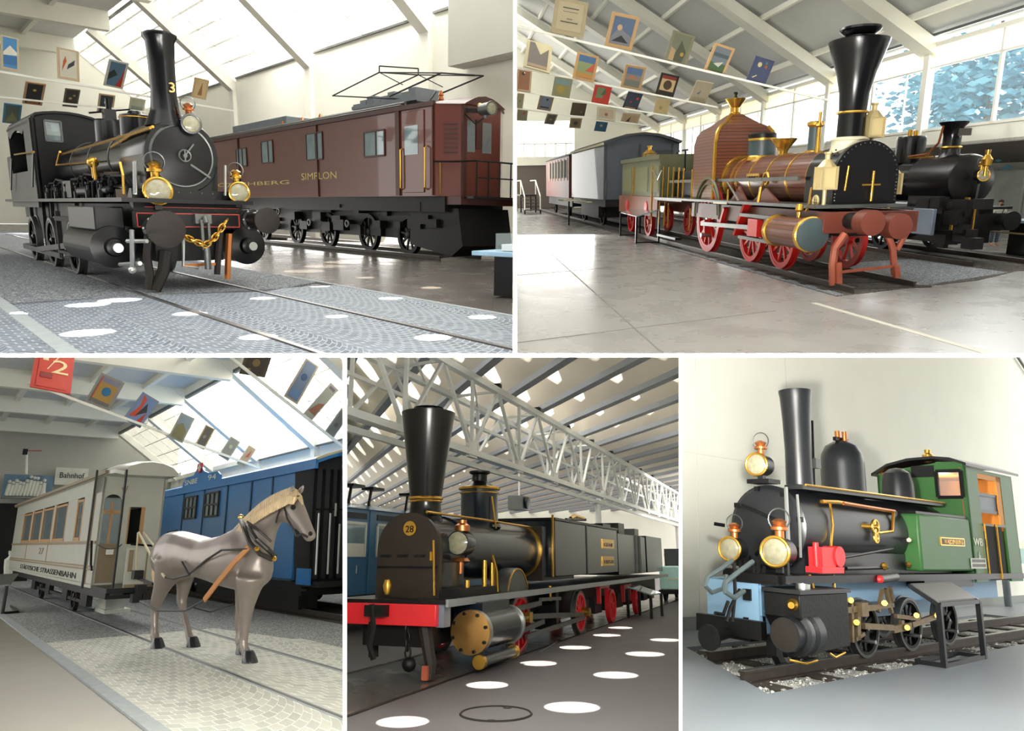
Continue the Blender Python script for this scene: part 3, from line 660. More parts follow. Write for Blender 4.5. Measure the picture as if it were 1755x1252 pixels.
def posters1():
    G1, G2 = 'posters on the upper rod over the black engine', 'posters on the lower rod over the black engine'
    D = [(-10, (1, 59), (32, 66), (-4, 115), '#cbb89a', ('#4d8fc4', ('p', '#e9e4d2', [(0, .5), (.5, .75), (1, .55), (1, .45), (0, .4)]), ('b', '#3e74a8', 0, .1, 1, .4)), 'lake and snow poster with tan border, first of the upper row from the left', G1),
     (-10, (97, 80), (135, 88), (84, 131), '#cdb593', ('#d9d2bd', ('p', '#c05a2e', [(.1, .2), (.4, .6), (.35, .8), (.2, .6)]), ('p', '#3a3a44', [(.4, .3), (.85, .5), (.9, .7), (.5, .5)])), 'tan poster of a postilion on a horse, hung right of the lake and snow poster', G1),
     (-10, (187, 101), (221, 109), (177, 146), '#d8d8cc', ('#5e7d94', ('p', '#2c3c36', [(0, .2), (.6, .5), (.3, .7), (0, .5)]), ('p', '#c43d28', [(.6, 0), (1, 0), (1, .9), (.85, .4)])), 'pale poster with a blue view and red edge, left of the tall chimney', G1),
     (-10, (264, 118), (283, 123), (252, 158), '#cdb28a', ('#6f9bb4', ('p', '#c78a3a', [(.2, 0), (1, 0), (1, .6), (.5, .3)])), 'tan poster half hidden by the tall black chimney', G1),
     (-10, (334, 132), (359, 138), (328, 166), '#d8b98a', ('#e2c594', ('p', '#a87b4a', [(.3, .1), (.6, .9), (.7, .1)])), 'small orange beige poster just right of the tall chimney', G1),
     (-14, (44, 140), (79, 145), (38, 177), '#c79a74', ('#1f1a18', ('c', '#d8b24a', .5, .7, .12), ('b', '#a8642a', .1, .02, .9, .16)), 'poster of a black engine front on tan, above the cab corner', G2),
     (-14, (112, 152), (138, 155), (107, 182), '#6b6552', ('#3a372e', ('c', '#c9b27a', .4, .5, .15), ('c', '#a99a6a', .7, .7, .12)), 'dark poster with pale blots, above the middle of the cab roof', G2),
     (-14, (170, 160), (198, 164), (166, 192), '#d2b996', ('#37404a', ('c', '#c9cfd2', .5, .6, .2)), 'tan poster with a dark arch, behind the sand dome pipes', G2),
     (-14, (224, 166), (250, 171), (220, 190), '#cfcab2', ('#b9bca6', ('b', '#8f9a8a', 0, 0, 1, .4)), 'pale washed poster above the steam dome', G2),
     (-14, (7, 177), (38, 181), (4, 210), '#4d86a4', ('#5c6a5a', ('p', '#8a8458', [(0, 0), (.5, .6), (1, .1)])), 'blue framed mountain poster left of the cab', G2)]
    for rx, tl, tr, bl, bc, art, lab, g in D: board_thing(R, 'poster', rx, tl, tr, bl, bc, art, lab, 'poster', g)
shell1(); loco1(); loco2(); misc1(); posters1()
# ================================================================== HALL 2: wood-lagged engine under rows of posters
R = ROOMS[2]
planks('wood_lag_side', '#5d3223', '#7a452d', 2, .085)
P('olive_paint', '#5a5b3d', .5, var=.2, vs=2); P('tender_brown', '#7b4631', .55, var=.15); P('beam_red', '#5f2a1c', .45, var=.12, vs=5)
P('soffit_brown', '#6d625c', .7, var=.1, vs=1); P('coach_red', '#7e3b2c', .45, var=.15); P('teal_iron', '#39474a', .35, var=.2, coat=.2); P('ivory', '#d9d2b4', .5)
P('pale_gold', '#c9b685', .35, .5); P('foliage_blue', '#2a7da6', .7, var=.5, vs=2, col2='#8cc4d2'); P('trunk', '#6b6a63', .9); P('skin', '#b98664', .6); P('hair', '#2b211b', .8); P('shirt', '#c9cabb', .8, var=.1); P('trousers', '#3f4a58', .8)
P('curtain', '#dfe6da', .8, var=.25, vs=1.5)
def shell2():
    struct(R, 'floor', MB('floor_grey').poly([(-60, -13, -.02), (10, -13, -.02), (10, 9.2, -.02), (-60, 9.2, -.02)], (0, 0, -.15)))
    m = MB(C('#6f6c68'))
    a, b = R.Z(935, 425), R.Z(1141, 607); m.bar((a.x, a.y, -.02), (b.x, b.y, -.02), .025, .006)
    for p, q in (((880, 585), (1330, 530)), ((886, 470), (1300, 436)), ((886, 428), (1060, 418))): a, b = R.Z(*p), R.Z(*q); m.bar((a.x, a.y, -.02), (b.x, b.y, -.02), .02, .006)
    struct(R, 'floor_joints', m)
    m = MB(C('#b9b5a8')); a, b = R.Z(1395, 517), R.Z(1716, 609); m.bar((a.x, a.y, -.018), (b.x + .2, b.y, -.018), .1, .008); struct(R, 'trim_1', m)
    m = MB('gravel_dark').poly([(-55, -.62, -.012), (1.2, -.62, -.012), (-.15, 3.0, -.012), (-1.3, 4.75, -.012), (-2.2, 7.2, -.012), (-55, 7.2, -.012)], (0, 0, -.05)); tag(build(R, 'gravel_bed', m), 'dark ballast in the long pit below the wood clad engine', 'gravel', kind='stuff')
    m = MB('gravel_grey').poly([(-3.4, 1.7, -.006), (.32, 1.55, -.006), (-1.1, 4.4, -.006), (-4, 4.2, -.006)], (0, 0, -.03)); m.poly([(-10, -.6, -.008), (1.15, -.6, -.008), (1.1, -.4, -.008), (-10, -.45, -.008)], (0, 0, -.03))
    tag(build(R, 'pale_gravel', m), 'pale grey gravel patch between the two engines', 'gravel', kind='stuff')
    for y in (-.2, 1.27):
        m = MB('rail_steel'); rail(m, -50, 1.0 - .5 * (y > 0), y, .1); solo(R, 'rail', m, ('near' if y < 0 else 'far') + ' rail of the track carrying the wood clad engine', 'rail', 'rails of the wood clad engine')
    m = MB('sleeper_wood')
    for i in range(9):
        x = .4 - i * .75; solo(R, 'railway_sleeper', MB('sleeper_wood').box((x - .12, -.5, -.05), (x + .12, 1.6, .0)), 'dark wooden sleeper across the pit below the wood clad engine', 'sleeper', 'sleepers below the wood clad engine')
    for y in (4.45, 5.92): m = MB('rail_steel'); rail(m, -30, -2.2, y, .1); solo(R, 'rail', m, 'rail of the track carrying the black engine at the right', 'rail', 'rails of the right hand black engine')
    rf = lambda y: 6.2 + .6 * (9 - y)
    struct(R, 'ceiling', MB('ceiling_grey').poly([(-50, 9.2, rf(9.2) + .35), (4, 9.2, rf(9.2) + .35), (4, -7, rf(-7) + .35), (-50, -7, rf(-7) + .35)], (0, 0, .2)))
    m = MB('white_paint')
    for x in (-4.9, -11.4, -17.9, -24.4, -30.9, -37.4, -43.9):
        m.bar((x, 9.1, rf(9.1) - .1), (x, -7, rf(-7) - .1), .42, .75, (1, 0, 0))
    for i in range(6):
        y = 8.0 - i * 2.3; m.bar((-50, y, rf(y) + .25), (4, y, rf(y) + .25), .16, .2)
    m.mat('dull_steel').bar((-50, 8.8, rf(8.8) + .2), (4, 8.8, rf(8.8) + .2), .08); struct(R, 'ceiling_beams', m)
    # glazed right wall
    m = MB('wall_white').box((-50, 9, 2.95), (6, 9.25, 3.55)); struct(R, 'wall_right', m)
    m = MB('white_frame')
    for i, x in enumerate([-4.9 - 6.5 * j for j in range(7)]):
        m.box((x - .14, 8.85, 0), (x + .14, 9.1, 6.6))
    for x in [-1.6 - 3.25 * j for j in range(15)]: m.box((x - .05, 8.95, 3.5), (x + .05, 9.05, 6.3))
    m.box((-50, 8.95, 5.5), (6, 9.05, 5.56)); m.box((-50, 8.9, 6.15), (6, 9.1, 6.3)); m.box((-50, 8.95, 3.5), (6, 9.06, 3.58)); struct(R, 'window_1_frame', m)
    struct(R, 'window_1', MB('clear_glass').box((-50, 9.0, 3.55), (6, 9.012, 5.5)))
    struct(R, 'window_2', MB('ivory_glass').box((-50, 9.0, 5.56), (6, 9.02, 6.2)))
    m = MB('white_frame')
    for j in range(16): m.box((-12.6 - j * 2.1, 8.97, 3.5), (-12.56 - j * 2.1, 9.03, 5.5))
    struct(R, 'window_1_bars', m)
    m = MB('soffit_brown').poly([(-50, 9, 2.95), (6, 9, 2.95), (6, 15, 2.5), (-50, 15, 2.5)], (0, 0, .1)); struct(R, 'ceiling_soffit', m)
    m = MB('curtain')
    for i in range(40):
        x = 4 - i * .75; m.box((x, 14.6 + .05 * (i % 3), 0), (x + .7, 14.75 + .05 * (i % 3), 2.2))
    struct(R, 'wall_curtain', m); struct(R, 'wall_outer', MB('wall_white').box((-50, 15, 0), (6, 15.2, 2.5)))
    struct(R, 'floor_annex', MB('floor_grey').box((-50, 9.2, -.2), (8, 15, -.03)))
    # far end
    m = MB('skylight').poly([(-49, -8, 4.3), (-49, 3.2, 4.3), (-49, 3.2, 7.2), (-49, -8, 7.2)]); struct(R, 'window_3', m)
    m = MB('wall_white').box((-49.4, 3.2, 0), (-49, 9, 13)); m.box((-49.4, -10, 7.2), (-49, 3.2, 14)); m.box((-49.4, -10, 3.6), (-49, 3.2, 4.3)); m.mat('soffit_brown').box((-49.6, -10, 0), (-49.2, 3.2, 3.6))
    struct(R, 'wall_back', m)
    m = MB('white_frame')
    for i in range(7): m.box((-48.95, -3 + i * .9, 4.3), (-48.9, -2.9 + i * .9, 5.4))
    m.box((-48.95, -4, 5.3), (-48.9, 3, 5.4)); struct(R, 'window_3_frame', m)
    # trees outside
    rr = random.Random(11)
    for n, (x, y, s) in enumerate(((-3, 13.5, 1.0), (-8.5, 14, 1.2), (-13.5, 13, 1.0), (-18.5, 15, 1.0))):
        T = Thing(R, 'tree', ('leafy blue green tree outside the glazed wall at the far right edge', 'leafy blue green tree outside, behind the chimney of the right hand black engine', 'leafy blue green tree outside, just right of the big flared chimney', 'leafy tree outside, left of the big flared chimney')[n], 'tree', (x, y, 2.6), 'trees outside the glazed wall')
        m = MB('trunk').tube([(x, y, 2.6), (x + .1, y, 5), (x, y, 7.5)], [.2, .16, .06])
        for i in range(7): a = rr.random() * 6.3; m.tube([(x, y, 4 + i * .4), (x + math.cos(a) * 1.6, y + .5 * math.sin(a), 4.8 + i * .45)], [.06, .02], 5)
        T.part('trunk', m)
        m = MB('foliage_blue')
        for i in range(1500):
            p = Vector((x + rr.gauss(0, 1.7) * s, y + rr.gauss(0, .7), 5.2 + rr.gauss(0, 1.0)))
            d = Vector((rr.gauss(0, 1), rr.gauss(0, 1), rr.gauss(0, 1))).normalized(); u, v, _ = basis(d); k = .12 + rr.random() * .17
            m.poly([p - u * k, p + v * k * .5, p + u * k, p - v * k * .5])
        T.part('foliage', m)
    for k, (x, p, q) in enumerate(((-4, (886, 45), (1420, 172)), (-9, (886, 115), (1230, 184)), (-15, (886, 155), (1160, 201)), (-22, (886, 186), (1110, 215)))):
        solo(R, 'tie_rod', MB('white_frame').bar(R.X(*p, x), R.X(*q, x), .045 + .003 * k), 'thin white rod below the %s row of hanging posters' % ('front', 'second', 'third', 'fourth')[k], 'rod', 'rods of the hanging posters')
k = N('ivory_glass'); k.b.inputs['Base Color'].default_value = lin('#f4efdc'); k.b.inputs['Roughness'].default_value = .6
tl = k.n('ShaderNodeBsdfTranslucent'); tl.inputs[0].default_value = lin('#fff8e4'); mx = k.n('ShaderNodeMixShader', Fac=.75); k.l(k.b.outputs[0], mx.inputs[1]); k.l(tl.outputs[0], mx.inputs[2]); k.l(mx.outputs[0], k.t.nodes['Material Output'].inputs[0]); MATS['ivory_glass'] = k.m
def square_lamp(T, p, w=.135, h=.26, cols=('pale_gold', 'lamp_lens')):
    m = MB(cols[0]); p = Vector(p)
    m.box(p + Vector((-w, -w, -h)), p + Vector((w, w, -h + .04))); m.lathe(p + Vector((0, 0, h * .55)), (0, 0, 1), [(w * 1.3, 0), (w * .6, .12), (w * .35, .14), (w * .35, .22), (w * .5, .24), (w * .5, .27)], 8)
    for a in (-1, 1):
        for b in (-1, 1): m.box(p + Vector((a * w - .02, b * w - .02, -h)), p + Vector((a * w + .02, b * w + .02, h * .58)))
    m.box(p + Vector((-w, -w, h * .5)), p + Vector((w, w, h * .58))); m.cyl(p + Vector((0, 0, -h)), p + Vector((0, 0, -h - .3)), .035)
    o = T.part('lantern', m); T.part('lantern_glass', MB(C('#b9a878')).box(p + Vector((-w * .93, -w * .93, -h + .04)), p + Vector((w * .93, w * .93, h * .5))), o); return o
def loco3():
    T = Thing(R, 'steam_locomotive', 'old wood clad steam engine with flared black chimney, red wheels and brass boiler bands', 'locomotive', (-4, .53, 0))
    yc = .53; zc = 2.0
    m = MB('beam_red').box((-7.6, -.3, 1.0), (0, -.22, 1.38)).box((-7.6, 1.28, 1.0), (0, 1.36, 1.38)); T.each('frame_plate', m)
    m = MB('black_iron').box((-7.6, .1, .9), (-.2, .96, 1.35)); T.part('frame', m)
    T.part('running_board', MB('dull_steel').box((-10.6, -.58, 1.44), (.1, 1.2, 1.5)))
    m = MB('wood_lagging').lathe((-6.0, yc, zc), (1, 0, 0), [(.55, 0), (.55, 4.6)], 36); b = T.part('boiler', m, label='brown wooden boiler lagging')
    m = MB('brass')
    for x in (-5.5, -5.2, -4.35, -3.4, -2.4, -1.45): m.lathe((x, yc, zc), (1, 0, 0), [(.55, 0), (.565, 0), (.565, .06), (.55, .06)], 36, False)
    T.each('boiler_band', m, b)
    m = MB('black_gloss').lathe((-1.4, yc, zc), (1, 0, 0), [(.58, 0), (.58, 1.1)], 36); m.box((-1.4, yc - .58, 1.45), (-.3, yc + .58, zc)); sb = T.part('smokebox', m)
    pl = arc(yc, zc + .02, .63, 0, PI, 20); pl = [(yc + .63, 1.45)] + pl + [(yc - .63, 1.45)]
    m = MB('black_satin').prism(pl, 'x', -.3, -.2); fp = T.part('smokebox_front', m, sb)
    m = MB('black_satin')
    for y, z in pl[1:-1]: m.ell((-.19, yc + (y - yc) * .93, zc + (z - zc) * .93), .02, 6); m.ell((-.75, yc + (y - yc) * .93, zc + (z - zc) * .96), .02, 6)
    for i in range(8):
        for s in (-1, 1): m.ell((-.19, yc + s * .59, 1.5 + i * .065), .02, 6)
    T.part('rivet_row', m, fp)
    m = MB('brass').cyl((-.2, yc - .4, 1.75), (-.14, yc - .4, 2.2), .02); m.cyl((-.14, yc + .1, 1.55), (-.14, yc + .1, 2.1), .025); m.bar((-.14, yc - .1, 1.85), (-.14, yc + .25, 1.85), .03); T.each('door_handle', m, fp)
    # chimney
    cx = -.9
    m = MB('black_gloss').lathe((cx, yc, 2.5), (0, 0, 1), [(.25, 0), (.25, .75), (.27, 1.05), (.35, 1.4), (.47, 1.75), (.53, 1.93), (.54, 1.98), (.5, 2.0), (.3, 2.02)], 40)
    ch = T.part('chimney', m)
    m = MB('black_gloss').lathe((cx, yc, 4.36), (0, 0, 1), [(.3, 0), (.24, .1), (.24, .2), (.34, .27), (.37, .31), (.36, .35), (.26, .37), (.22, .3)], 32); T.part('chimney_cap', m, ch)
    m = MB('ivory').lathe((cx, yc, 2.45), (0, 0, 1), [(.37, 0), (.33, .12), (.33, .22), (.36, .25), (.28, .3)], 36); T.part('chimney_base', m, ch, label='ivory chimney base ring')
    m = MB('brass').ring((cx, yc, 3.2), (0, 0, 1), .265, .025, 32, 8); T.part('chimney_band', m, ch)
    # haycock firebox
    m = MB('wood_lag_side'); y0, y1 = -.28, 1.34; x0, x1 = -7.7, -6.0
    rings = [[Vector(p) for p in ((x0 + e, y0 + f, z), (x1 - e, y0 + f, z), (x1 - e, y1 - f, z), (x0 + e, y1 - f, z))] for z, e, f in ((1.5, 0, 0), (2.95, 0, 0), (3.2, .04, .05), (3.36, .14, .16), (3.46, .3, .34), (3.6, .52, .5), (3.72, .68, .66))]
    m.loft(rings); fb = T.part('firebox', m, label='brown wood clad firebox with domed top')
    m = MB('brass')
    for x, s in ((x1, 1),):
        m.tube([(x, y0, 1.5), (x, y0, 2.95), (x - .04, y0 + .05, 3.2), (x - .14, y0 + .16, 3.36), (x - .3, y0 + .34, 3.46), (x - .68, y0 + .66, 3.72)], .05); m.tube([(x, y1, 1.5), (x, y1, 2.95), (x - .04, y1 - .05, 3.2), (x - .14, y1 - .16, 3.36)], .05)
    m.ring((x1 + .02, yc, zc), (1, 0, 0), .58, .05, 36, 6); T.each('firebox_moulding', m, fb)
    m = MB('brass').lathe((-6.85, yc, 3.68), (0, 0, 1), [(.2, 0), (.12, .1), (.12, .22), (.27, .42), (.28, .45), (.1, .45), (.05, .46)], 28); m.mat('black_satin').lathe((-6.85, yc, 4.12), (0, 0, 1), [(.06, 0), (.03, .1), (.06, .14), (.06, .18)], 12); T.part('safety_valve', m)
    m = MB('teal_iron').lathe((-4.95, yc, 2.45), (0, 0, 1), [(.33, 0), (.33, .5)], 32); d = T.part('steam_dome', m)
    m = MB('brass').lathe((-4.95, yc, 2.93), (0, 0, 1), [(.36, 0), (.36, .05), (.33, .06)], 32); m.lathe((-4.95, yc, 2.45), (0, 0, 1), [(.37, 0), (.35, .1), (.33, .12)], 32); m.mat('black_satin').lathe((-4.95, yc, 2.98), (0, 0, 1), [(.34, 0), (.34, .1), (.3, .13)], 32); T.part('dome_ring', m, d)
    m = MB('brass').lathe((-3.75, yc, 2.5), (0, 0, 1), [(.1, 0), (.1, .12), (.15, .2), (.28, .36), (.3, .4), (.25, .38)], 24); T.part('brass_funnel', m)
    m = MB('teal_iron').lathe((-2.3, yc, 2.48), (0, 0, 1), [(.13, 0), (.13, .6)], 24); m.mat('brass').lathe((-2.3, yc, 2.48), (0, 0, 1), [(.18, 0), (.16, .08), (.13, .1)], 24); m.lathe((-2.3, yc, 3.04), (0, 0, 1), [(.13, 0), (.17, .04), (.17, .1), (.13, .12)], 24); T.part('whistle_column', m)
    m = MB('brass').lathe((-1.75, yc - .2, 2.5), (0, 0, 1), [(.05, 0), (.04, .5), (.07, .53), (.03, .6), (.03, .8)], 12); T.part('lubricator', m)
    # rails and rods along the flank
    T.part('side_rail', MB('dull_steel').box((-10.2, -.22, 1.95), (-1.4, -.16, 2.03)))
    m = MB('brass')
    for u, a, c in ((1187, 290, 345), (1172, 288, 343), (1164, 287, 342), (1155, 286, 341), (1147, 286, 340), (1138, 285, 339)): m.tube([R.Y(u, a, -.5), R.Y(u - 2.5, c, -.5)], .025)
    m.tube([R.Y(1308, 313, -.25), R.Y(1304, 322, -.45), R.Y(1299, 350, -.5)], .035); m.tube([R.Y(1391, 322, -.3), R.Y(1387, 348, -.5), R.Y(1382, 362, -.5)], .025); m.tube([R.Y(1248, 325, -.4), R.Y(1247, 347, -.5)], .025)
    for u, a, c in ((1183, 357, 395), (1146, 347, 390), (1140, 345, 388), (1131, 345, 385), (1117, 330, 384)): m.tube([R.Y(u, a, -.5), R.Y(u - 2, c, -.5)], .022)
    T.each('brass_rod', m)
    m = MB('steel').tube([R.Y(1247, 312, -.3), R.Y(1266, 344, -.5)], .025); T.part('stay_rod', m)
    p = R.Y(1313, 306, -.12); m = MB('brass').ring(p, (0, 1, 0), .13, .03, 20, 6); m.cyl(p, p + Vector((0, -.1, 0)), .03); T.part('check_valve', m)
    p = R.Y(1291, 304, -.06); m = MB('brass').box(p + Vector((-.36, -.02, -.09)), p + Vector((.36, .02, .09))); np_ = T.part('name_plate', m)
    T.part('plate_letters', text_mb(MB('black_satin'), 'LIMMAT', p + Vector((0, -.025, -.06)), (1, 0, 0), (0, 0, 1), .14, .004, .6), np_)
    p = R.Y(1398, 345, -.3); m = MB('pale_gold').ring(p, (0, 1, 0), .1, .025, 16, 6); m.bar(p + Vector((-.1, 0, 0)), p + Vector((.1, 0, 0)), .02); m.bar(p - Vector((0, 0, .1)), p + Vector((0, 0, .1)), .02); T.part('hand_wheel', m)
    T.part('white_plate', MB(C('#d9d8cc')).box(R.Y(1222, 345, -.6), R.Y(1246, 350, -.58)))
    # wheels
    for y, s in ((-.2, -1), (1.27, 1)):
        wheel(T, (-6.35, y, .95), .87, .13, 12, 'red_paint', s, 'red_paint', crank=-1.4)
        wheel(T, (-3.45, y, .72), .62, .13, 9, 'red_paint', s, 'red_paint'); wheel(T, (-1.85, y, .72), .6, .13, 9, 'red_paint', s, 'red_paint')
    m = MB('olive_paint').ring((-6.35, -.3, 1.1), (0, 1, 0), .95, .04, 24, 6, -.1, PI + .1); m.ring((-6.35, -.3, 1.1), (0, 1, 0), .8, .025, 24, 6, 0, PI); T.each('splasher', m)
    m = MB('dull_steel').bar((-6.3, -.45, .85), (-1.4, -.6, .98), .05, .1); T.part('connecting_rod', m)
    m = MB('dull_steel').box((-3.1, -.7, 1.18), (-1.2, -.58, 1.25)).box((-3.1, -.7, .68), (-1.2, -.58, .75)); T.each('slide_bar', m)
    m = MB('red_paint').box((-2.6, -.7, .78), (-2.1, -.56, 1.15)); m.bar((-4.9, -.3, 1.3), (-5.2, -.3, .8), .18, .1); m.bar((-3.5, -.35, 1.45), (-3.9, -.4, .7), .2, .08); T.each('red_bracket', m)
    m = MB('beam_red').prism([(-4.6, 1.5), (-3.6, 1.5), (-4.1, 1.85)], 'y', -.34, -.3).prism([(-3.3, 1.5), (-1.9, 1.5), (-2.6, 1.8)], 'y', -.34, -.3); T.each('valance', m)
    for s in (-1,):
        y = yc + s * 1.2
        m = MB('wood_lagging').lathe((-1.15, y, .98), (1, 0, 0), [(.29, 0), (.29, 1.4)], 32); c = T.part('cylinder', m)
        m = MB('brass').lathe((-1.2, y, .98), (1, 0, 0), [(.32, 0), (.32, .1), (.29, .11)], 32); m.lathe((.15, y, .98), (1, 0, 0), [(.3, 0), (.33, .02), (.33, .1), (.3, .12)], 32); T.each('cylinder_ring', m, c)
        m = MB('teal_iron').lathe((.24, y, .98), (1, 0, 0), [(.31, 0), (.3, .06), (.15, .1), (.02, .11)], 32); T.part('cylinder_cover', m, c)
        m = MB('brass').lathe((-.3, y, 1.27), (0, 0, 1), [(.04, 0), (.04, .1), (.08, .14), (.05, .25)], 12); T.part('oil_cup', m, c)
    # front beam
    yb = R.X(1570, 385, .3).y
    T.part('buffer_beam', MB('beam_red').box((.1, -.52, 1.0), (.34, yb, 1.38)), bev=.01)
    for u, v, xf in ((1498, 382, 1.1), (1545, 388, 1.1)):
        p = R.X(u, v, xf); m = MB('black_iron').lathe((.34, p.y, p.z), (1, 0, 0), [(.15, 0), (.15, .4), (.1, .42)], 20); m.mat('beam_red').lathe((.72, p.y, p.z), (1, 0, 0), [(.16, 0), (.22, .05), (.22, xf - .74), (.05, xf - .72)], 24); T.part('buffer', m)
    m = MB('dull_steel').tube([R.X(1457, 377, .36), R.X(1480, 379, .5), R.X(1493, 383, .6)], .03); T.part('draw_hook', m)
    m = MB('orange_iron')
    m.tube([R.X(u, v, .35) for u, v in ((1448, 400), (1431, 425), (1427, 455), (1428, 488))], .07, 6); m.bar(R.X(1436, 450, .4), R.X(1437, 486, .4), .1)
    m.tube([R.X(u, v, .2) for u, v in ((1520, 398), (1530, 425), (1533, 470))], .06, 6); m.tube([R.X(u, v, .2) for u, v in ((1553, 400), (1537, 428))], .05, 6); m.bar(R.X(1535, 455, .25), R.X(1537, 475, .25), .1); m.bar(R.X(1440, 466, .35), R.X(1530, 456, .2), .05); T.each('rail_guard', m, label='rust orange rail guard')
    for p in (R.Y(1416, 300, -.35), R.Y(1527, 310, 1.6)): square_lamp(T, p)
    p = R.Y(1496, 214, .9); square_lamp(T, p, .14, .24)
P('orange_iron', '#a8543a', .5, var=.25, vs=6)
def tender3():
    T = Thing(R, 'tender', 'olive green and brown tender with red wheels behind the wood clad engine', 'tender', (-13.2, .53, 0))
    y0, y1 = -.42, 1.5; xa, xb = R.Y(1066, 330, y0).x, R.Y(1130, 330, y0).x
    m = MB('olive_paint').box((xa, y0, 1.5), (xb, y1, 2.72)); m.box((xa - .1, y0 - .05, 2.72), (xb, y1, 2.86)); bd = T.part('tank', m)
    m = MB('brass')
    for u, v0, v1 in ((1086, 286, 335), (1119, 284, 335)): m.bar(R.Y(u, v0, y0 - .02), R.Y(u - 2, v1, y0 - .02), .05)
    T.each('tank_strip', m, bd)
    m = MB(C('#6f6f4c'))
    for a, b in ((.06, .3), (.4, .72), (.78, .98)): m.box((xa + (xb - xa) * a, y0 - .012, 1.65), (xa + (xb - xa) * b, y0, 2.5))
    T.each('tank_panel', m, bd)
    m = MB('tender_brown').box((xa - .2, y0 - .06, .85), (xb, y0 + .02, 1.5)).box((xa - .2, y1, .85), (xb, y1 + .06, 1.5)); m.box((xa, y0, 1.3), (xb, y1, 1.5)); T.part('frame', m)
    m = MB('red_paint')
    for u in (1075, 1107): p = R.Y(u, 352 + (u - 1075) * .1, y0 - .07); m.lathe(p, (0, -1, 0), [(.22, 0), (.2, .03), (.05, .04)], 20)
    T.each('axle_box', m)
    for x in (R.Y(1083, 385, -.2).x, R.Y(1113, 395, -.2).x):
        for y, s in ((-.2, -1), (1.27, 1)): wheel(T, (x, y, .6), .5, .13, 9, 'red_paint', s, 'red_paint')
    m = MB('black_satin').box((xb, y0 - .1, 1.4), (-7.9, y1, 1.48)); m.box((xb + .2, y0 - .1, .25), (xb + 2.2, y0 + .1, .32)); T.each('footplate', m)
    m = MB('black_satin').box((xb, y0 + .5, 1.5), (-8.2, y1 - .3, 2.3)); T.part('coal_space', m)
    m = MB('black_satin')
    for u in (1160, 1174): p = R.Y(u, 284, .2); m.tube([(p.x, p.y, 1.5), (p.x, p.y, 2.95)], .03); m.bar((p.x - .3, p.y, 2.95), (p.x + .2, p.y, 2.95), .05)
    T.each('brake_handle', m)
    square_lamp(T, R.Y(1113, 268, .2), .2, .2, ('brass', 'lamp_lens'))
    T.part('stay', MB('steel').tube([R.Y(1119, 292, y0 - .05), R.Y(1127, 308, y0 - .05), R.Y(1134, 292, y0 - .05)], .02))
def wagons2():
    y0, y1 = -.6, 2.75
    T = Thing(R, 'goods_van', 'blue grey boarded van with curved roof behind the tender', 'wagon', (-23, 1, 0))
    xa, xb = -27.3, -18.7; z0, z1 = 1.28, 3.62
    m = MB('boards_blue_grey').box((xa, y0, z0), (xb, y1, z1)); top = [(y0, z1)] + [(y0 + (y1 - y0) * t, z1 + .38 * math.sin(PI * t)) for t in (.15, .3, .5, .7, .85)] + [(y1, z1)]
    m.mat('slate_grey').prism(top, 'x', xb - .3, xb).box((xb, y0, z0), (xb + .03, y1, z1)); body = T.part('body', m)
    m = MB('slate_dark'); m.prism([(y - .06 * (1 if t < .5 else -1), z + .1) for t, (y, z) in zip((0, .1, .3, .5, .7, .9, 1), top)] + [(y, z) for y, z in top[::-1]], 'x', xa - .1, xb + .25); T.part('roof', m)
    m = MB('cream_strip').bar((xa, y0 - .08, z1 + .02), (xb + .2, y0 - .08, z1 + .02), .06, .1); T.part('cornice', m, body)
    m = MB('slate_dark')
    for y in (y0 + .1, 1.0, y1 - .3): m.box((xb + .03, y - .04, z0), (xb + .06, y + .04, z1))
    m.box((xb + .03, 1.7, 2.9), (xb + .06, 2.4, 3.35)); T.each('end_strip', m, body)
    m = MB('black_iron').box((xa, y0 + .1, .95), (xb, y1 - .1, z0)); m.box((xa + 2, y0 + .2, .4), (xb - 2, y1 - .4, .95)); T.part('underframe', m)
    for x in (-25.3, -20.5): wheel(T, (x, -.2, .55), .5, .13, 8, 'black_iron', -1, 'black_iron')
    m = MB('dull_steel').tube([(xb + .05, y0 + .1, 1.4), (xb + .05, y0 + .1, 2.1)], .05); T.part('handrail', m)
    m = MB('cream_strip').box((-25.5, y0 - .3, 1.1), (-21, y0 - .05, 1.16)); T.part('footboard', m)
    T = Thing(R, 'passenger_coach', 'dark red four window coach, farthest vehicle behind the blue grey van', 'coach', (-33, 1, 0))
    xa, xb = -38.5, -28.3
    m = MB('coach_red').box((xa, y0, 1.2), (xb, y1, 3.55)); T.part('body', m)
    m = MB('slate_dark').prism([(y0 - .1, 3.55), (y0 + .5, 3.8), (1, 3.95), (y1 - .5, 3.8), (y1 + .1, 3.55)], 'x', xa, xb + .3); T.part('roof', m)
    m = MB(C('#e2c9a4')); 
    for i in range(7): x = xb - .5 - i * 1.3; m.box((x - .12, y0 - .03, 2.2), (x + .12, y0, 3.45))
    T.each('window_post', m)
    m = MB('dark_hole')
    for i in range(6): x = xb - 1.15 - i * 1.3; m.box((x - .5, y0 - .015, 2.35), (x + .5, y0, 3.35))
    T.each('window', m)
    T.part('underframe', MB('black_iron').box((xa, y0 + .2, .7), (xb, y1, 1.2)))
    for x in (-36.5, -30.5): wheel(T, (x, -.2, .55), .5, .13, 8, 'black_iron', -1, 'black_iron')
P('slate_grey', '#4a5058', .45, var=.1); P('slate_dark', '#3a3c3f', .6); P('cream_strip', '#cfc7a2', .6)
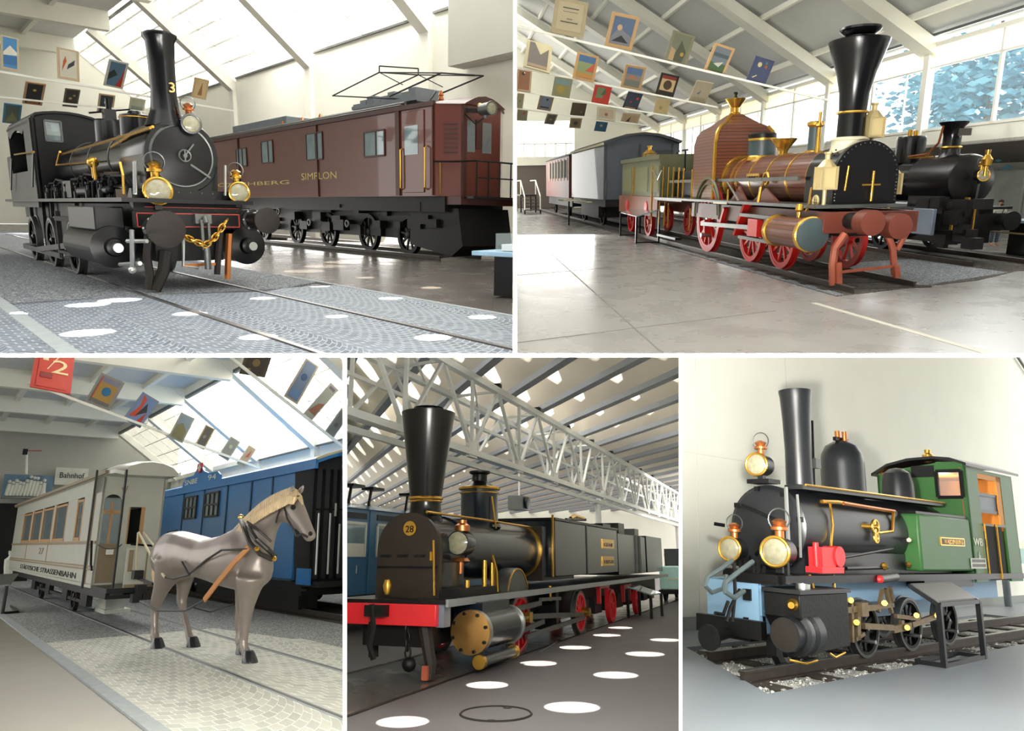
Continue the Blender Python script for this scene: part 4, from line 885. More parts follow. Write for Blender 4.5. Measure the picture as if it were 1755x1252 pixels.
def loco4():
    T = Thing(R, 'steam_locomotive', 'dark black steam engine with short flared chimney at the right, beyond the wood clad engine', 'locomotive', (-5.5, 5.2, 0))
    yc = 5.2; Q = lambda u, v: R.Y(u, v, yc)
    zc = 1.88; r = .6
    m = MB('black_gloss').lathe((-11, yc, zc), (1, 0, 0), [(.55, 0), (.55, 5.9)], 32); b = T.part('boiler', m)
    m = MB('steel')
    for u in (1582, 1600): x = R.Y(u, 300, yc - .55).x; m.ring((x, yc, zc), (1, 0, 0), .565, .02, 32, 5)
    T.each('boiler_band', m, b)
    m = MB('black_satin').lathe((-5.2, yc, zc), (1, 0, 0), [(.62, 0), (.62, 1.5), (.58, 1.58), (.3, 1.72), (.02, 1.75)], 32); m.box((-5.2, yc - .5, .9), (-3.8, yc + .5, zc)); T.part('smokebox', m)
    x = Q(1627, 275).x; z = Q(1627, 210).z
    m = MB('black_gloss').lathe((x, yc, 2.4), (0, 0, 1), [(.3, 0), (.21, .15), (.2, .55), (.24, z - 2.4 - .12), (.32, z - 2.4 - .04), (.33, z - 2.4), (.2, z - 2.42)], 32); ch = T.part('chimney', m)
    m = MB('brass').ring((x, yc, 2.68), (0, 0, 1), .22, .03, 28, 6); T.part('chimney_band', m, ch)
    m = MB(C('#4a4640')).box((x + .2, yc - .02, 2.95), (x + .25, yc + .3, 3.12)); T.part('number_plate', m, ch)
    m = MB('copper').tube([(x - 1.6, yc - .2, 2.5), (x - .5, yc - .25, 2.55), (x - .1, yc - .27, 2.8), (x, yc - .27, 3.2)], .03); m.mat('brass').tube([(x - 2.6, yc - .2, 2.5), (x - .3, yc - .2, 2.47)], .03); T.each('steam_pipe', m)
    x2 = Q(1560, 260).x
    m = MB('black_gloss').lathe((x2, yc, 2.35), (0, 0, 1), [(.36, 0), (.36, .62), (.33, .7), (.1, .72)], 32); m.mat('brass').cyl((x2, yc - .06, 3.05), (x2, yc - .06, 3.22), .06).cyl((x2, yc + .1, 3.05), (x2, yc + .1, 3.2), .06); T.part('steam_dome', m)
    m = MB('black_satin').box((-11, 4.3, 1.2), (-3.3, 6.1, 1.26)); T.part('running_board', m)
    m = MB('black_iron').box((-11, 4.7, .4), (-3.4, 5.7, 1.2)); 
    m.box((-3.5, 4.2, .7), (-3.3, 6.2, 1.1)); T.part('frame', m)
    for x in (-9.5, -7.6, -5.7): 
        for y, s in ((4.45, -1), (5.92, 1)): wheel(T, (x, y, .6), .5, .13, 9, 'black_satin', s, 'black_satin')
    m = MB('black_satin').lathe((-5.4, 4.0, .85), (1, 0, 0), [(.3, 0), (.3, 1.5), (.1, 1.6)], 24); T.part('cylinder', m)
    p = R.Y(1562, 400, 3.75); q = R.Y(1602, 358, 3.75); m = MB('slate_panel').box((p.x, 3.72, p.z), (q.x, 3.82, q.z)); T.part('valve_cover', m, bev=.02, label='blue grey steel valve cover'); 
    m = MB('brass')
    for u, v in ((1655, 365), (1690, 285)): p = R.Y(u, v, 4.5); m.lathe(p, (0, 0, 1), [(.04, -.2), (.04, 0), (.09, .02), (.12, .15), (.05, .25), (.06, .35)], 14)
    for u in (1668, 1632, 1630): p = R.Y(u, 380, 4.3); m.tube([p + Vector((0, 0, .3)), p - Vector((0, 0, .5))], .025)
    T.each('brass_fitting', m)
    rr = random.Random(9); m = MB('black_iron')
    for i in range(20):
        p = R.Y(1585 + rr.random() * 110, 345 + rr.random() * 75, 4.1 + rr.random() * .3); h = .05 + rr.random() * .12; m.box(p - Vector((h, h, h)), p + Vector((h * 2, h, h)))
    T.each('front_gear', m)
    for y in (4.6, 5.8): m = MB('black_iron').lathe((-3.3, y, .95), (1, 0, 0), [(.12, 0), (.12, .35), (.22, .36), (.22, .42)], 20); T.part('buffer', m)
    lamp(T, R.Y(1686, 300, 5.0), .14, (1, -.2, 0), rim='brass')
    m = MB('dull_steel'); T.part('front_lamp_iron', m.tube([(-3.4, 5.2, 1.2), (-3.3, 5.2, 2.3)], .025))
P('slate_panel', '#75808f', .4, .2)
def misc2():
    # slanted glass information stand in front of the tender
    a, b = R.Z(1063, 404), R.Z(1090, 417); c = (a + b) / 2
    T = Thing(R, 'information_stand', 'slanted glass topped information stand on black legs before the tender', 'sign', (c.x, c.y, 0))
    t = [R.X(u, v, b.x) for u, v in ((1064, 365), (1088, 372), (1108, 360), (1086, 357))]
    for i, p in enumerate(t): t[i] = p
    w = (b - a); e = Vector((-w.y, w.x, 0)).normalized(); e = e if e.y > 0 else -e
    zt = R.at(1088, 372, 'x', b.x).z; 
    P4 = [a + Vector((0, 0, zt)), b + Vector((0, 0, zt)), b + e * .75 + Vector((0, 0, zt + .22)), a + e * .75 + Vector((0, 0, zt + .22))]
    T.part('panel', MB('pane_reflect').poly(P4, (0, 0, .03)))
    m = MB('black_satin')
    for p, zz in ((a, zt), (b, zt), (a + e * .75, zt + .2), (b + e * .75, zt + .2)): m.bar((p.x, p.y, 0), (p.x, p.y, zz), .06)
    T.each('leg', m)
    m = MB('black_satin').bar(a + Vector((0, 0, .03)), a + e * .75 + Vector((0, 0, .03)), .05); m.bar(b + Vector((0, 0, .03)), b + e * .75 + Vector((0, 0, .03)), .05); T.each('foot_rail', m)
    m = MB(C('#d8d2b8')); p = R.Y(975, 344, -1.6); m.box(p + Vector((-.9, -.4, 0)), p + Vector((.9, .4, .06))); m.mat('black_satin').bar(p, (p.x, p.y, 0), .08); solo(R, 'information_stand', m, 'pale topped information stand before the blue grey van', 'sign')
    # wooden viewing steps with white handrails at the far left
    T = Thing(R, 'viewing_steps', 'dark wooden viewing steps with white handrails at the far left', 'stairs', (-38, -1.8, 0))
    m = MB('sleeper_wood'); A = R.Z(945, 361); Bq = R.Z(890, 356)
    x0, y0 = -38.5, -1.1
    for i in range(5): m.box((x0 - 1.5 + i * .6, y0 - 1.2, .25 + .22 * (4 - i)), (x0 - .9 + i * .6, y0 - .1, .3 + .22 * (4 - i)))
    T.each('tread', m)
    m = MB('black_iron')
    for x in (x0 - 5, x0 - 1.5, x0 + 1.4): 
        for y in (y0 - 1.2, y0 - .1): m.bar((x, y, 0), (x, y, 1.3 if x < x0 else .3), .1)
    m.box((x0 - 5, y0 - 1.2, 1.2), (x0 - 1.5, y0 - .1, 1.3)); T.each('post', m)
    m = MB('white_frame')
    for y in (y0 - 1.2, y0 - .1): m.bar((x0 - 1.5, y, 2.3), (x0 + 1.4, y, 1.2), .07); m.bar((x0 - 5, y, 2.3), (x0 - 1.5, y, 2.3), .07); m.bar((x0 - 1.5, y, 1.3), (x0 - 1.5, y, 2.3), .07); m.bar((x0 + 1.4, y, .3), (x0 + 1.4, y, 1.25), .07)
    T.each('handrail', m)
    # table at the right and the visitor leaning on it
    T = Thing(R, 'display_table', 'pale topped display table with dark base at the right edge', 'table', R.Z(1745, 420))
    p = R.Y(1722, 404, 7.2); z = .82
    T.part('table_top', MB(C('#9fb3bb')).box((p.x, 6.9, z), (p.x + 3.5, 8.1, z + .06))); T.part('base', MB('black_satin').box((p.x + .25, 7.1, 0), (p.x + 3.3, 7.9, z)))
    m = MB('pale_gold').bar((p.x, 6.8, z - .25), (p.x + 3.5, 6.8, z - .25), .04); T.part('edge_rail', m)
    q = R.Y(1715, 345, 8.4)
    person(T0=R, base=Vector((q.x - .05, 8.4, 0)), h=q.z + .03)
    m = MB(C('#6d5a44')).box((p.x + 1.4, 7.5, z + .06), (p.x + 2.6, 7.9, z + .5)); solo(R, 'wooden_model', m, 'small brown wooden model standing on the pale display table', 'model', bev=.03)
def person(T0, base, h):
    T = Thing(T0, 'person', 'bearded visitor in a pale shirt with dark shoulder strap, leaning at the table', 'person', base)
    s = h / 1.72; b = Vector(base)
    def skin(nodes, edges, name, mat, parent=None):
        me = bpy.data.meshes.new(name); me.from_pydata([Vector(p) * s for p, r in nodes], edges, []); me.materials.append(MATS[mat])
        ob = bpy.data.objects.new(name, me); COL.objects.link(ob); ob.parent = parent or T.e
        md = ob.modifiers.new('skin', 'SKIN')
        for v, (p, r) in zip(me.skin_vertices[0].data, nodes): v.radius = (r[0] * s, r[1] * s) if isinstance(r, tuple) else (r * s, r * s)
        me.skin_vertices[0].data[0].use_root = True
        sd = ob.modifiers.new('sub', 'SUBSURF'); sd.levels = sd.render_levels = 2
        return ob
    # x towards the viewer, y away; he faces +x and -y
    nodes = [((0, 0, .93), (.15, .1)), ((.02, 0, 1.15), (.14, .1)), ((.05, 0, 1.36), (.17, .11)), ((.08, 0, 1.47), .06), ((.1, 0, 1.55), .055), ((.12, -.01, 1.63), (.075, .09)), ((.11, -.01, 1.69), .06),
             ((.05, -.19, 1.4), .06), ((.1, -.27, 1.14), .045), ((.3, -.3, 1.0), .035), ((.4, -.3, .97), .035), ((.05, .19, 1.4), .06), ((.12, .28, 1.15), .045), ((.3, .25, 1.02), .035), ((.38, .22, 1.0), .035),
             ((0, -.1, .85), .09), ((.03, -.11, .48), .06), ((0, -.11, .08), .045), ((.14, -.12, .04), .04), ((0, .1, .85), .09), ((.03, .11, .48), .06), ((0, .11, .08), .045), ((.14, .12, .04), .04)]
    edges = [(0, 1), (1, 2), (2, 3), (3, 4), (4, 5), (5, 6), (2, 7), (7, 8), (8, 9), (9, 10), (2, 11), (11, 12), (12, 13), (13, 14), (0, 15), (15, 16), (16, 17), (17, 18), (0, 19), (19, 20), (20, 21), (21, 22)]
    body = skin(nodes, edges, 'body', 'skin')
    skin([((.02, 0, .98), (.17, .12)), ((.03, 0, 1.18), (.165, .12)), ((.05, 0, 1.37), (.185, .12)), ((.08, 0, 1.46), .075), ((.05, -.2, 1.4), .075), ((.08, -.25, 1.24), .065), ((.05, .2, 1.4), .075), ((.09, .25, 1.24), .065)],
         [(0, 1), (1, 2), (2, 3), (2, 4), (4, 5), (2, 6), (6, 7)], 'shirt', 'shirt')
    skin([((0, 0, .93), (.165, .115)), ((0, -.1, .85), .1), ((.03, -.11, .48), .075), ((0, -.11, .12), .065), ((0, .1, .85), .1), ((.03, .11, .48), .075), ((0, .11, .12), .065)], [(0, 1), (1, 2), (2, 3), (0, 4), (4, 5), (5, 6)], 'trousers', 'trousers')
    z = lambda *p: b + Vector(p) * s
    m = MB('hair').ell(z(.1, 0, 1.69), (.1 * s, .085 * s, .075 * s)); m.ell(z(.17, 0, 1.56), (.04 * s, .06 * s, .05 * s)); T.part('hair', m)
    m = MB('dark_hole').ell(z(.2, -.035, 1.64), .012 * s, 8).ell(z(.2, .035, 1.64), .012 * s, 8); T.each('eye', m, body); T.part('nose', MB('skin').ell(z(.21, 0, 1.61), (.02 * s, .014 * s, .025 * s), 8), body)
    for sx in (-1, 1):
        hb = z(.42, -.3, .96) if sx < 0 else z(.4, .21, .99)
        for k in range(4): m = MB('skin').tube([hb + Vector((0, (k - 1.5) * .02 * s, 0)), hb + Vector((.05 * s, (k - 1.5) * .023 * s, -.01 * s)), hb + Vector((.085 * s, (k - 1.5) * .023 * s, -.03 * s))], .009 * s); T.part('finger', m, body)
        T.part('thumb', MB('skin').tube([hb + Vector((-.02 * s, .03 * sx * s, 0)), hb + Vector((.03 * s, .05 * sx * s, -.01 * s))], .01 * s), body)
    m = MB('black_satin').tube([z(-.05, .1, 1.5), z(.16, .13, 1.42), z(.2, .02, 1.2), z(.18, -.15, 1.05)], .02 * s); m.box(z(.18, -.22, .95), z(.28, -.08, 1.1)); T.part('camera_bag', m)
def posters2():
    O = '#c9a06c'; G = 'posters on the %s rod of the hall with the wood clad engine'
    rows = [(-4, 'front', [((953, -6), (1009, 5), (944, 55), '#a99a78', ('#b3a685', ('b', '#4a4438', .18, .78, .82, .82), ('b', '#6b6350', .2, .66, .8, .68), ('b', '#6b6350', .38, .4, .62, .43), ('b', '#5d5544', .15, .28, .85, .32)), 'buff notice with dark printed lines, first of the front row'),
      ((1050, 20), (1097, 30), (1036, 78), O, ('#5a6d88', ('p', '#7d7f84', [(0, .2), (.35, .65), (.6, .5), (1, .35), (1, 0), (0, 0)]), ('c', '#c9a57e', .35, .62, .12), ('p', '#2f2f33', [(.1, .1), (.5, .35), (.9, .1)])), 'orange framed poster of a blue mountain with dark ridge, front row'),
      ((1154, 51), (1192, 62), (1138, 105), '#7c7a60', ('#6f7059', ('p', '#4d4f3c', [(.2, 0), (.5, .8), (.9, .4), (.8, 0)]), ('p', '#a98f6a', [(0, 0), (.3, .0), (.3, .4), (0, .5)]), ('c', '#a8843e', .7, .3, .1)), 'grey green crowded poster without a border, middle of the front row'),
      ((1226, 73), (1260, 84), (1206, 121), O, ('#717a80', ('b', '#46613c', 0, 0, 1, .35), ('p', '#c9c9ba', [(.2, .3), (.8, .45), (.6, .2)]), ('b', '#4e5a60', 0, .6, 1, .75)), 'orange framed poster of a grey lake and green shore, front row right'),
      ((1296, 95), (1328, 105), (1279, 137), '#3f4762', ('#434a66', ('c', '#c9c088', .3, .75, .14), ('c', '#a9542f', .75, .72, .09), ('c', '#3f7d58', .7, .9, .08), ('p', '#e3d58a', [(.1, .1), (.35, .25), (.38, .22), (.15, .06)])), 'dark blue poster with a pale moon disc, last of the front row')]),
     (-9, 'second', [((904, 67), (947, 79), (897, 113), '#b7a884', ('#5b5247', ('p', '#b9ad86', [(.25, 1), (.6, .55), (1, .85), (1, 1)]), ('b', '#8d7757', 0, 0, 1, .12)), 'dark rocky valley poster with pale sky notch, first of the second row'),
      ((990, 88), (1027, 97), (981, 133), O, ('#8d9b6b', ('p', '#4f7199', [(0, .7), (1, .7), (1, 1), (0, 1)]), ('p', '#c2583a', [(.5, .3), (1, .3), (1, .75)]), ('b', '#b98847', 0, 0, 1, .2)), 'orange framed poster with blue sky and red slope, second row'),
      ((1073, 110), (1108, 116), (1063, 150), O, ('#8c8a86', ('b', '#5d7ca3', 0, .65, 1, 1), ('p', '#b9825a', [(.1, .4), (.4, .65), (.7, .5), (.9, .4)]), ('b', '#767a70', 0, 0, 1, .35)), 'orange framed poster with blue sky over grey water, second row'),
      ((1134, 124), (1165, 131), (1123, 161), '#241c18', ('#c9b07e', ('b', '#8c2f24', 0, .82, 1, 1), ('c', '#4a3a28', .5, .5, .3), ('b', '#241c18', 0, 0, 1, .16)), 'poster with a dark red top band and brown ibex shape, second row'),
      ((1194, 138), (1223, 143), (1180, 173), '#b8ab8e', ('#b5aa92', ('p', '#6f7488', [(.2, .4), (.5, .6), (.4, .35)]), ('b', '#a39a80', 0, 0, 1, .2)), 'pale washed poster with small blue figures, last of the second row')]),
     (-15, 'third', [((887, 118), (912, 122), (884, 154), '#b29674', ('#8a5c3e', ('c', '#2a2624', .4, .85, .15), ('c', '#ebe6da', .5, .9, .06)), 'brown poster with black and white top, first of the third row'),
      ((951, 131), (982, 136), (945, 165), '#8c8f76', ('#8f8a60', ('b', '#7f9596', 0, .7, 1, 1), ('c', '#a88f46', .4, .4, .25)), 'olive and grey poster beside the red one, third row'),
      ((1020, 145), (1049, 150), (1013, 177), '#b5392a', ('#b5392a', ('p', '#6f7a58', [(.05, .3), (.6, .3), (.7, 1), (.1, 1)]), ('p', '#4f5a40', [(.4, .5), (.8, .6), (.7, 1)])), 'bright red poster with a green block, third row'),
      ((1077, 157), (1102, 162), (1066, 186), '#3a3f4e', ('#3f4557', ('c', '#c9472f', .85, .75, .12), ('p', '#d2452f', [(.25, .45), (.45, .55), (.45, .42)]), ('b', '#a8865a', 0, 0, 1, .12)), 'dark slate poster with two red spots, third row'),
      ((1126, 167), (1150, 171), (1119, 195), '#b8a67f', ('#b5a273', ('c', '#9a8656', .4, .4, .15)), 'plain tan poster, last of the third row')]),
     (-22, 'fourth', [((887, 159), (899, 161), (884, 185), '#b39d76', ('#9c9272', ('c', '#7d7757', .5, .5, .2)), 'narrow tan poster cut by the partition, fourth row'),
      ((926, 162), (950, 166), (920, 187), '#b59a70', ('#8d95a8', ('b', '#2f3038', .1, .1, .9, .2), ('c', '#33343a', .6, .8, .1)), 'tan framed poster with a grey blue field and dark bar, fourth row'),
      ((981, 176), (1006, 178), (977, 197), '#5a4f40', ('#5f5440', ('c', '#a98d4a', .8, .25, .08)), 'dark brown forest poster, fourth row'),
      ((1024, 182), (1056, 186), (1022, 204), '#c2b9a0', ('#b8a68c', ('c', '#8d5f4a', .5, .4, .12)), 'faded pink grey poster, fourth row'),
      ((1068, 193), (1098, 196), (1063, 210), '#cbb897', ('#c8a984', ('p', '#4a4438', [(.2, 0), (.5, .8), (.45, 0)])), 'pale orange poster with one dark streak, last of the fourth row')]),
     (-30, 'rear', [((887, 188), (905, 189), (885, 206), '#b5a88a', ('#a39a80', ('c', '#c9402c', .7, .75, .14)), 'small poster with a red dot, first of the rear row'),
      ((938, 195), (956, 197), (932, 212), '#c2a880', ('#5d5444', ('c', '#a38d4f', .5, .5, .2)), 'small dark framed poster, second of the rear row'),
      ((978, 202), (998, 203), (975, 219), '#c7a67c', ('#8d8060', ('c', '#5a5140', .5, .5, .25)), 'small orange brown poster, third of the rear row'),
      ((1022, 208), (1042, 210), (1018, 224), '#4a6f8c', ('#4d7391', ('c', '#c9b27a', .5, .65, .15)), 'small blue poster with a yellow blot, last of the rear row')])]
    for rx, nm, ps in rows:
        for tl, tr, bl, bc, art, lab in ps: board_thing(R, 'poster', rx, tl, tr, bl, bc, art, lab, 'poster', G % nm)
shell2(); loco3(); tender3(); wagons2(); loco4(); misc2(); posters2()
# ================================================================== HALL 3: horse tram, horse and blue mail van
R = Room(3, -.0806, (0, -.25, 0))
P('tram_white', '#bfbfb2', .4, var=.06, coat=.1); P('tram_edge', '#8d7a55', .5); P('tram_wood', '#b98a52', .45); P('tram_brown', '#8b7a5e', .55); P('lake_blue', '#2277bd', .35, var=.12, vs=2, coat=.15)
P('horse_grey', '#8a8079', .36, .35, var=.12, vs=2, coat=.1); P('mane', '#d6bd94', .6, .2, var=.25, vs=9); P('hoof', '#2a2b2f', .25, .3, coat=.4); P('leather', '#2c2a28', .5, var=.3); P('tan_strap', '#b77a3e', .6); P('rope', '#d8cdb0', .8)
P('mural_blue', '#6d8ba3', .8, var=.3, vs=3); P('figure_white', '#dfe0d4', .8)
def shell3():
    struct(R, 'floor', MB('floor_drab').poly([(-50, -9, -.02), (12, -9, -.02), (12, 9.2, -.02), (-50, 9.2, -.02)], (0, 0, -.15)))
    struct(R, 'floor_paving', MB('cobbles_pale').poly([(-2.5, -1.75, 0), (11, -1.75, 0), (11, 2.7, 0), (-2.5, 2.7, 0)], (0, 0, -.06)))
    m = MB('gravel_pale').poly([(-45, -1.75, .002), (-2.4, -1.75, .002), (-2.4, 1.9, .002), (1, 2.5, .002), (1.5, 9, .002), (-45, 9, .002)], (0, 0, -.05)); m.poly([(1, 2.7, .001), (11, 2.7, .001), (11, 5.0, .001), (1, 5.0, .001)], (0, 0, -.05)); tag(build(R, 'gravel_bed', m), 'pale grey gravel between the tram track and the blue mail van', 'gravel', kind='stuff')
    struct(R, 'trim_1', MB('kerb_stone').box((-16, -1.95, -.06), (11, -1.75, .012)))
    for y in (0, 1.47): m = MB('kerb_stone'); m.box((-40, y - .05, -.02), (11, y + .05, .014)); m.mat('rail_steel').box((-40, y - .02, .013), (11, y + .02, .02)); solo(R, 'tram_rail', m, ('near' if y == 0 else 'far') + ' grooved tram rail set in the fan cobbles', 'rail', 'tram rails in the cobbles')
    for y in (4.95, 6.5): m = MB('rail_steel'); rail(m, -40, 3, y, .16, .09, .16); solo(R, 'rail', m, 'raised rail of the track below the blue mail van', 'rail', 'rails of the blue mail van')
    m = MB('sleeper_wood').box((-40, 4.6, -.02), (2, 6.9, .02)); struct(R, 'floor_track_bed', m)
    rf = lambda y: 6.5 + .75 * (9 - y)
    struct(R, 'wall_right', MB('wall_white').box((-36, 9, 0), (0, 9.3, 6.5)))
    struct(R, 'wall_back', MB('wall_grey').box((-36.3, -14, 0), (-36, 9.3, 15)))
    struct(R, 'window_1', MB('skylight').poly([(-36, 9, rf(9)), (2, 9, rf(9)), (2, 5.1, rf(5.1)), (-36, 5.1, rf(5.1))]))
    m = MB('white_frame')
    for x in (-34, -26.5, -19.5, -12.6, -5.5): m.bar((x, 9, rf(9) - .3), (x, 4.6, rf(4.6) - .3), .35, .5, (1, 0, 0)); m.box((x - .2, 8.8, 0), (x + .2, 9, 6.3))
    for i in range(1, 5): m.bar((-36, 9 - i * .8, rf(9 - i * .8)), (2, 9 - i * .8, rf(9 - i * .8)), .05)
    for i in range(19): m.bar((-36 + i * 2, 9, rf(9)), (-36 + i * 2, 5.1, rf(5.1)), .04)
    m.bar((-36, 5.1, rf(5.1) - .1), (2, 5.1, rf(5.1) - .1), .3, .5); m.bar((-36, 8.9, 6.35), (2, 8.9, 6.35), .25); struct(R, 'window_1_frame', m)
    m = MB('dull_steel')
    for a, b in ((-33.6, -27), (-26, -20), (-19, -13), (-12.2, -6)): m.bar((a, 5.0, rf(5.1) - .4), (b, 5.0, rf(5.1) - .4), .14)
    for a, b in ((-19, -13), (-12.2, -6)): m.bar((a, 8.8, 6.2), (b, 8.8, 6.2), .07)
    struct(R, 'trim_2', m)
    struct(R, 'ceiling', MB('ceiling_grey').poly([(-36, 5.0, 9.5), (2, 5.0, 9.5), (2, -14, 9.5), (-36, -14, 9.5)], (0, 0, .2)))
    m = MB('white_paint')
    for x in (-34, -26.5, -19.5, -12.6, -5.5): m.box((x - .2, -14, 8.7), (x + .2, 5.0, 9.5))
    for y in (3.2, 1, -1.2, -3.4, -5.6): m.box((-36, y - .1, 9.25), (2, y + .1, 9.5))
    struct(R, 'ceiling_beams', m)
    for x, p, q, w in ((-12, (48, 655), (445, 802), 'left'), (-7, (395, 612), (600, 775), 'right')): solo(R, 'tie_rod', MB('white_frame').bar(R.X(*p, x), R.X(*q, x), .09), 'grey white beam below the %s hand row of posters over the horse tram' % w, 'beam', 'poster beams over the horse tram')
    # far wall: dark opening, mural balcony, station sign
    x = -35.9; a, b = R.X(0, 855, x), R.X(28, 985, x); struct(R, 'wall_opening', MB('dark_hole').box((x, -9, -.02), (x + .06, R.X(60, 900, x).y, R.X(10, 862, x).z)))
    a, b = R.X(2, 850, x + .6), R.X(86, 815, x + .6); T = Thing(R, 'painted_frieze', 'blue painted frieze with white cut out figures on the far grey wall', 'frieze', (x + .6, a.y, a.z))
    T.part('panel', MB('mural_blue').box((x + .55, a.y, a.z), (x + .65, b.y + .2, b.z))); rr = random.Random(4); m = MB('figure_white')
    for i in range(11):
        y = a.y + .3 + i * (b.y - a.y - .4) / 11; z = a.z + .05; h = .75 + rr.random() * .5
        m.tube([(x + .7, y - .08, z), (x + .7, y, z + h * .5), (x + .7, y + .02, z + h * .8)], [.09, .13, .1], 6); m.tube([(x + .7, y + .12, z), (x + .7, y + .03, z + h * .5)], .08, 6); m.ell((x + .7, y, z + h * .95), .11, 8)
    T.each('figure', m); T.part('shelf', MB('dull_steel').box((x + .5, a.y, a.z - .12), (x + 1, b.y + .3, a.z)))
    m = MB('figure_white'); s0, s1 = R.X(92, 830, x + .5), R.X(152, 803, x + .5); m.box((x + .5, s0.y, s0.z), (x + .58, s1.y, s1.z))
    T = Thing(R, 'station_sign', 'white station name board on the far wall above the tram roof', 'sign', (x + .5, s0.y, s0.z)); T.part('board', m)
    T.part('lettering', text_mb(MB('black_satin'), 'Bahnhof', (x + .6, (s0.y + s1.y) / 2, (s0.z * .5 + s1.z * .5) - .1), (0, 1, 0), (0, 0, 1), .5, .01, (s1.y - s0.y) * .75))
    p, q = R.X(45, 812, x + 1), R.X(46, 772, x + 1); T = Thing(R, 'railway_signal', 'small white semaphore signal on a thin mast above the frieze', 'signal', p)
    T.part('mast', MB('white_frame').cyl(p, q, .07)); T.part('arm', MB(C('#c9463a')).bar(q + Vector((0, -.1, 0)), q + Vector((0, .75, .05)), .16, .04)); T.part('lamp', MB('black_satin').box(q + Vector((-.1, -.2, -.25)), q + Vector((.1, .05, .1))))
    m = MB('figure_white'); m.ell(R.X(17, 958, -30), (.2, .22, .6)); m.ell(R.X(15, 930, -30), .16); T = Thing(R, 'person', 'distant visitor in pale clothes standing in the dark opening at the far left', 'person', R.X(17, 990, -30)); 
    c = R.X(16, 975, -30); T.part('body', MB('figure_white').loft([[c + Vector((r * math.cos(k * PI / 4), r * 1.3 * math.sin(k * PI / 4), z)) for k in range(8)] for z, r in ((-1.2, .1), (-.9, .12), (-.3, .16), (.1, .2), (.5, .22), (.62, .12), (.7, .08), (.78, .11), (.92, .12), (1.02, .07))])); T.part('hair', MB('hair').ell(c + Vector((0, 0, .98)), (.13, .13, .1)))
def tram3():
    T = Thing(R, 'horse_tram', 'cream white horse tram with wood framed windows behind the grey horse', 'tram', (-14, .5, 0))
    y0, y1 = -.35, 1.3; xb = -6.1; xr = -27.5; z0 = 1.0; z1 = 4.0
    zb = 2.22
    m = MB('tram_white').box((xr, y0, z0), (xb - .8, y0 + .06, zb)).box((xr, y1 - .06, z0), (xb, y1, z1)).box((xr, y0, z0), (xr + .06, y1, z1)).box((xr, y0, z0 - .08), (xb, y1, z0 + .05)); m.box((xb - .85, y0, z0), (xb, y0 + .08, z1)).box((xr, y0, 3.55), (xb, y0 + .06, z1)); body = T.part('body', m, bev=.01)
    wins = []
    for u0, u1 in ((43, 56), (58, 73), (75, 92), (95, 115), (131, 142)): wins.append((R.Y(u0, 880, y0).x, R.Y(u1, 880, y0).x))
    m = MB('tram_white'); edges = [xr] + [v for w in wins for v in w] + [xb - .85]
    for i in range(0, len(edges), 2): m.box((edges[i], y0, zb), (edges[i + 1], y0 + .06, 3.55))
    T.each('window_post', m, body)
    for a, b in wins:
        f = MB('tram_wood'); t = .1
        f.box((a, y0 - .01, zb), (a + t * 2, y0 + .03, 3.5)).box((b - t, y0 - .01, zb), (b, y0 + .03, 3.5)).box((a, y0 - .01, zb), (b, y0 + .03, zb + .1)).box((a, y0 - .01, 3.42), (b, y0 + .03, 3.5)); w = T.part('window', f)
        T.part('pane', MB('window_glass').box((a, y0 + .03, zb), (b, y0 + .035, 3.5)), w)
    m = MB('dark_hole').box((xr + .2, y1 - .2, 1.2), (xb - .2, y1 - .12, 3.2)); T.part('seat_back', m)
    m = MB('tram_edge')
    for z, h in ((zb - .06, .08), (1.42, .04), (1.5, .04)): m.box((xr, y0 - .03, z - h / 2), (xb, y0, z + h / 2))
    for x in (-21.5, -15.2): m.box((x - .04, y0 - .015, 1.5), (x + .04, y0, zb))
    m.box((xb - .95, y0 - .02, z0), (xb - .85, y0, z1)); T.each('moulding', m, body)
    m = MB('black_satin'); a, b = R.Y(36, 965, y0), R.Y(130, 990, y0); text_mb(m, 'STÄDTISCHE STRASSENBAHN', ((a.x + b.x) / 2, y0 - .012, 1.1), (1, 0, 0), (0, 0, 1), .25, .004, b.x - a.x); T.part('lettering', m)
    p = R.Y(71, 942, y0); T.part('number', text_mb(MB('tram_brown'), '27', (p.x, y0 - .012, p.z - .15), (1.6, 0, 0), (0, 0, 1), .34, .004, 1.3))
    # bulkhead facing the viewer, with arched door
    m = MB('tram_white'); ya, yb = -.02, .42
    da, db = R.X(172, 900, xb), R.X(205, 900, xb); wa, wb = R.X(218, 900, xb), R.X(246, 900, xb); zt = z1 + .1
    m.prism([(y0, z0), (da.y, z0), (da.y, zt), (y0, zt)], 'x', xb - .06, xb).prism([(db.y, z0), (wa.y, z0), (wa.y, zt), (db.y, zt)], 'x', xb - .06, xb)
    m.prism([(wa.y, z0), (wb.y, z0), (wb.y, 2.1), (wa.y, 2.1)], 'x', xb - .06, xb).prism([(wa.y, 3.15), (wb.y, 3.15), (wb.y, zt), (wa.y, zt)], 'x', xb - .06, xb).prism([(wb.y, z0), (y1, z0), (y1, zt), (wb.y, zt)], 'x', xb - .06, xb)
    ac = (da.y + db.y) / 2; ar = (db.y - da.y) / 2
    m.prism([(da.y, zt), (da.y, 3.25)] + [(ac - ar * math.cos(i * PI / 8), 3.25 + .25 * math.sin(i * PI / 8)) for i in range(1, 8)] + [(db.y, 3.25), (db.y, zt)], 'x', xb - .06, xb); T.part('bulkhead', m)
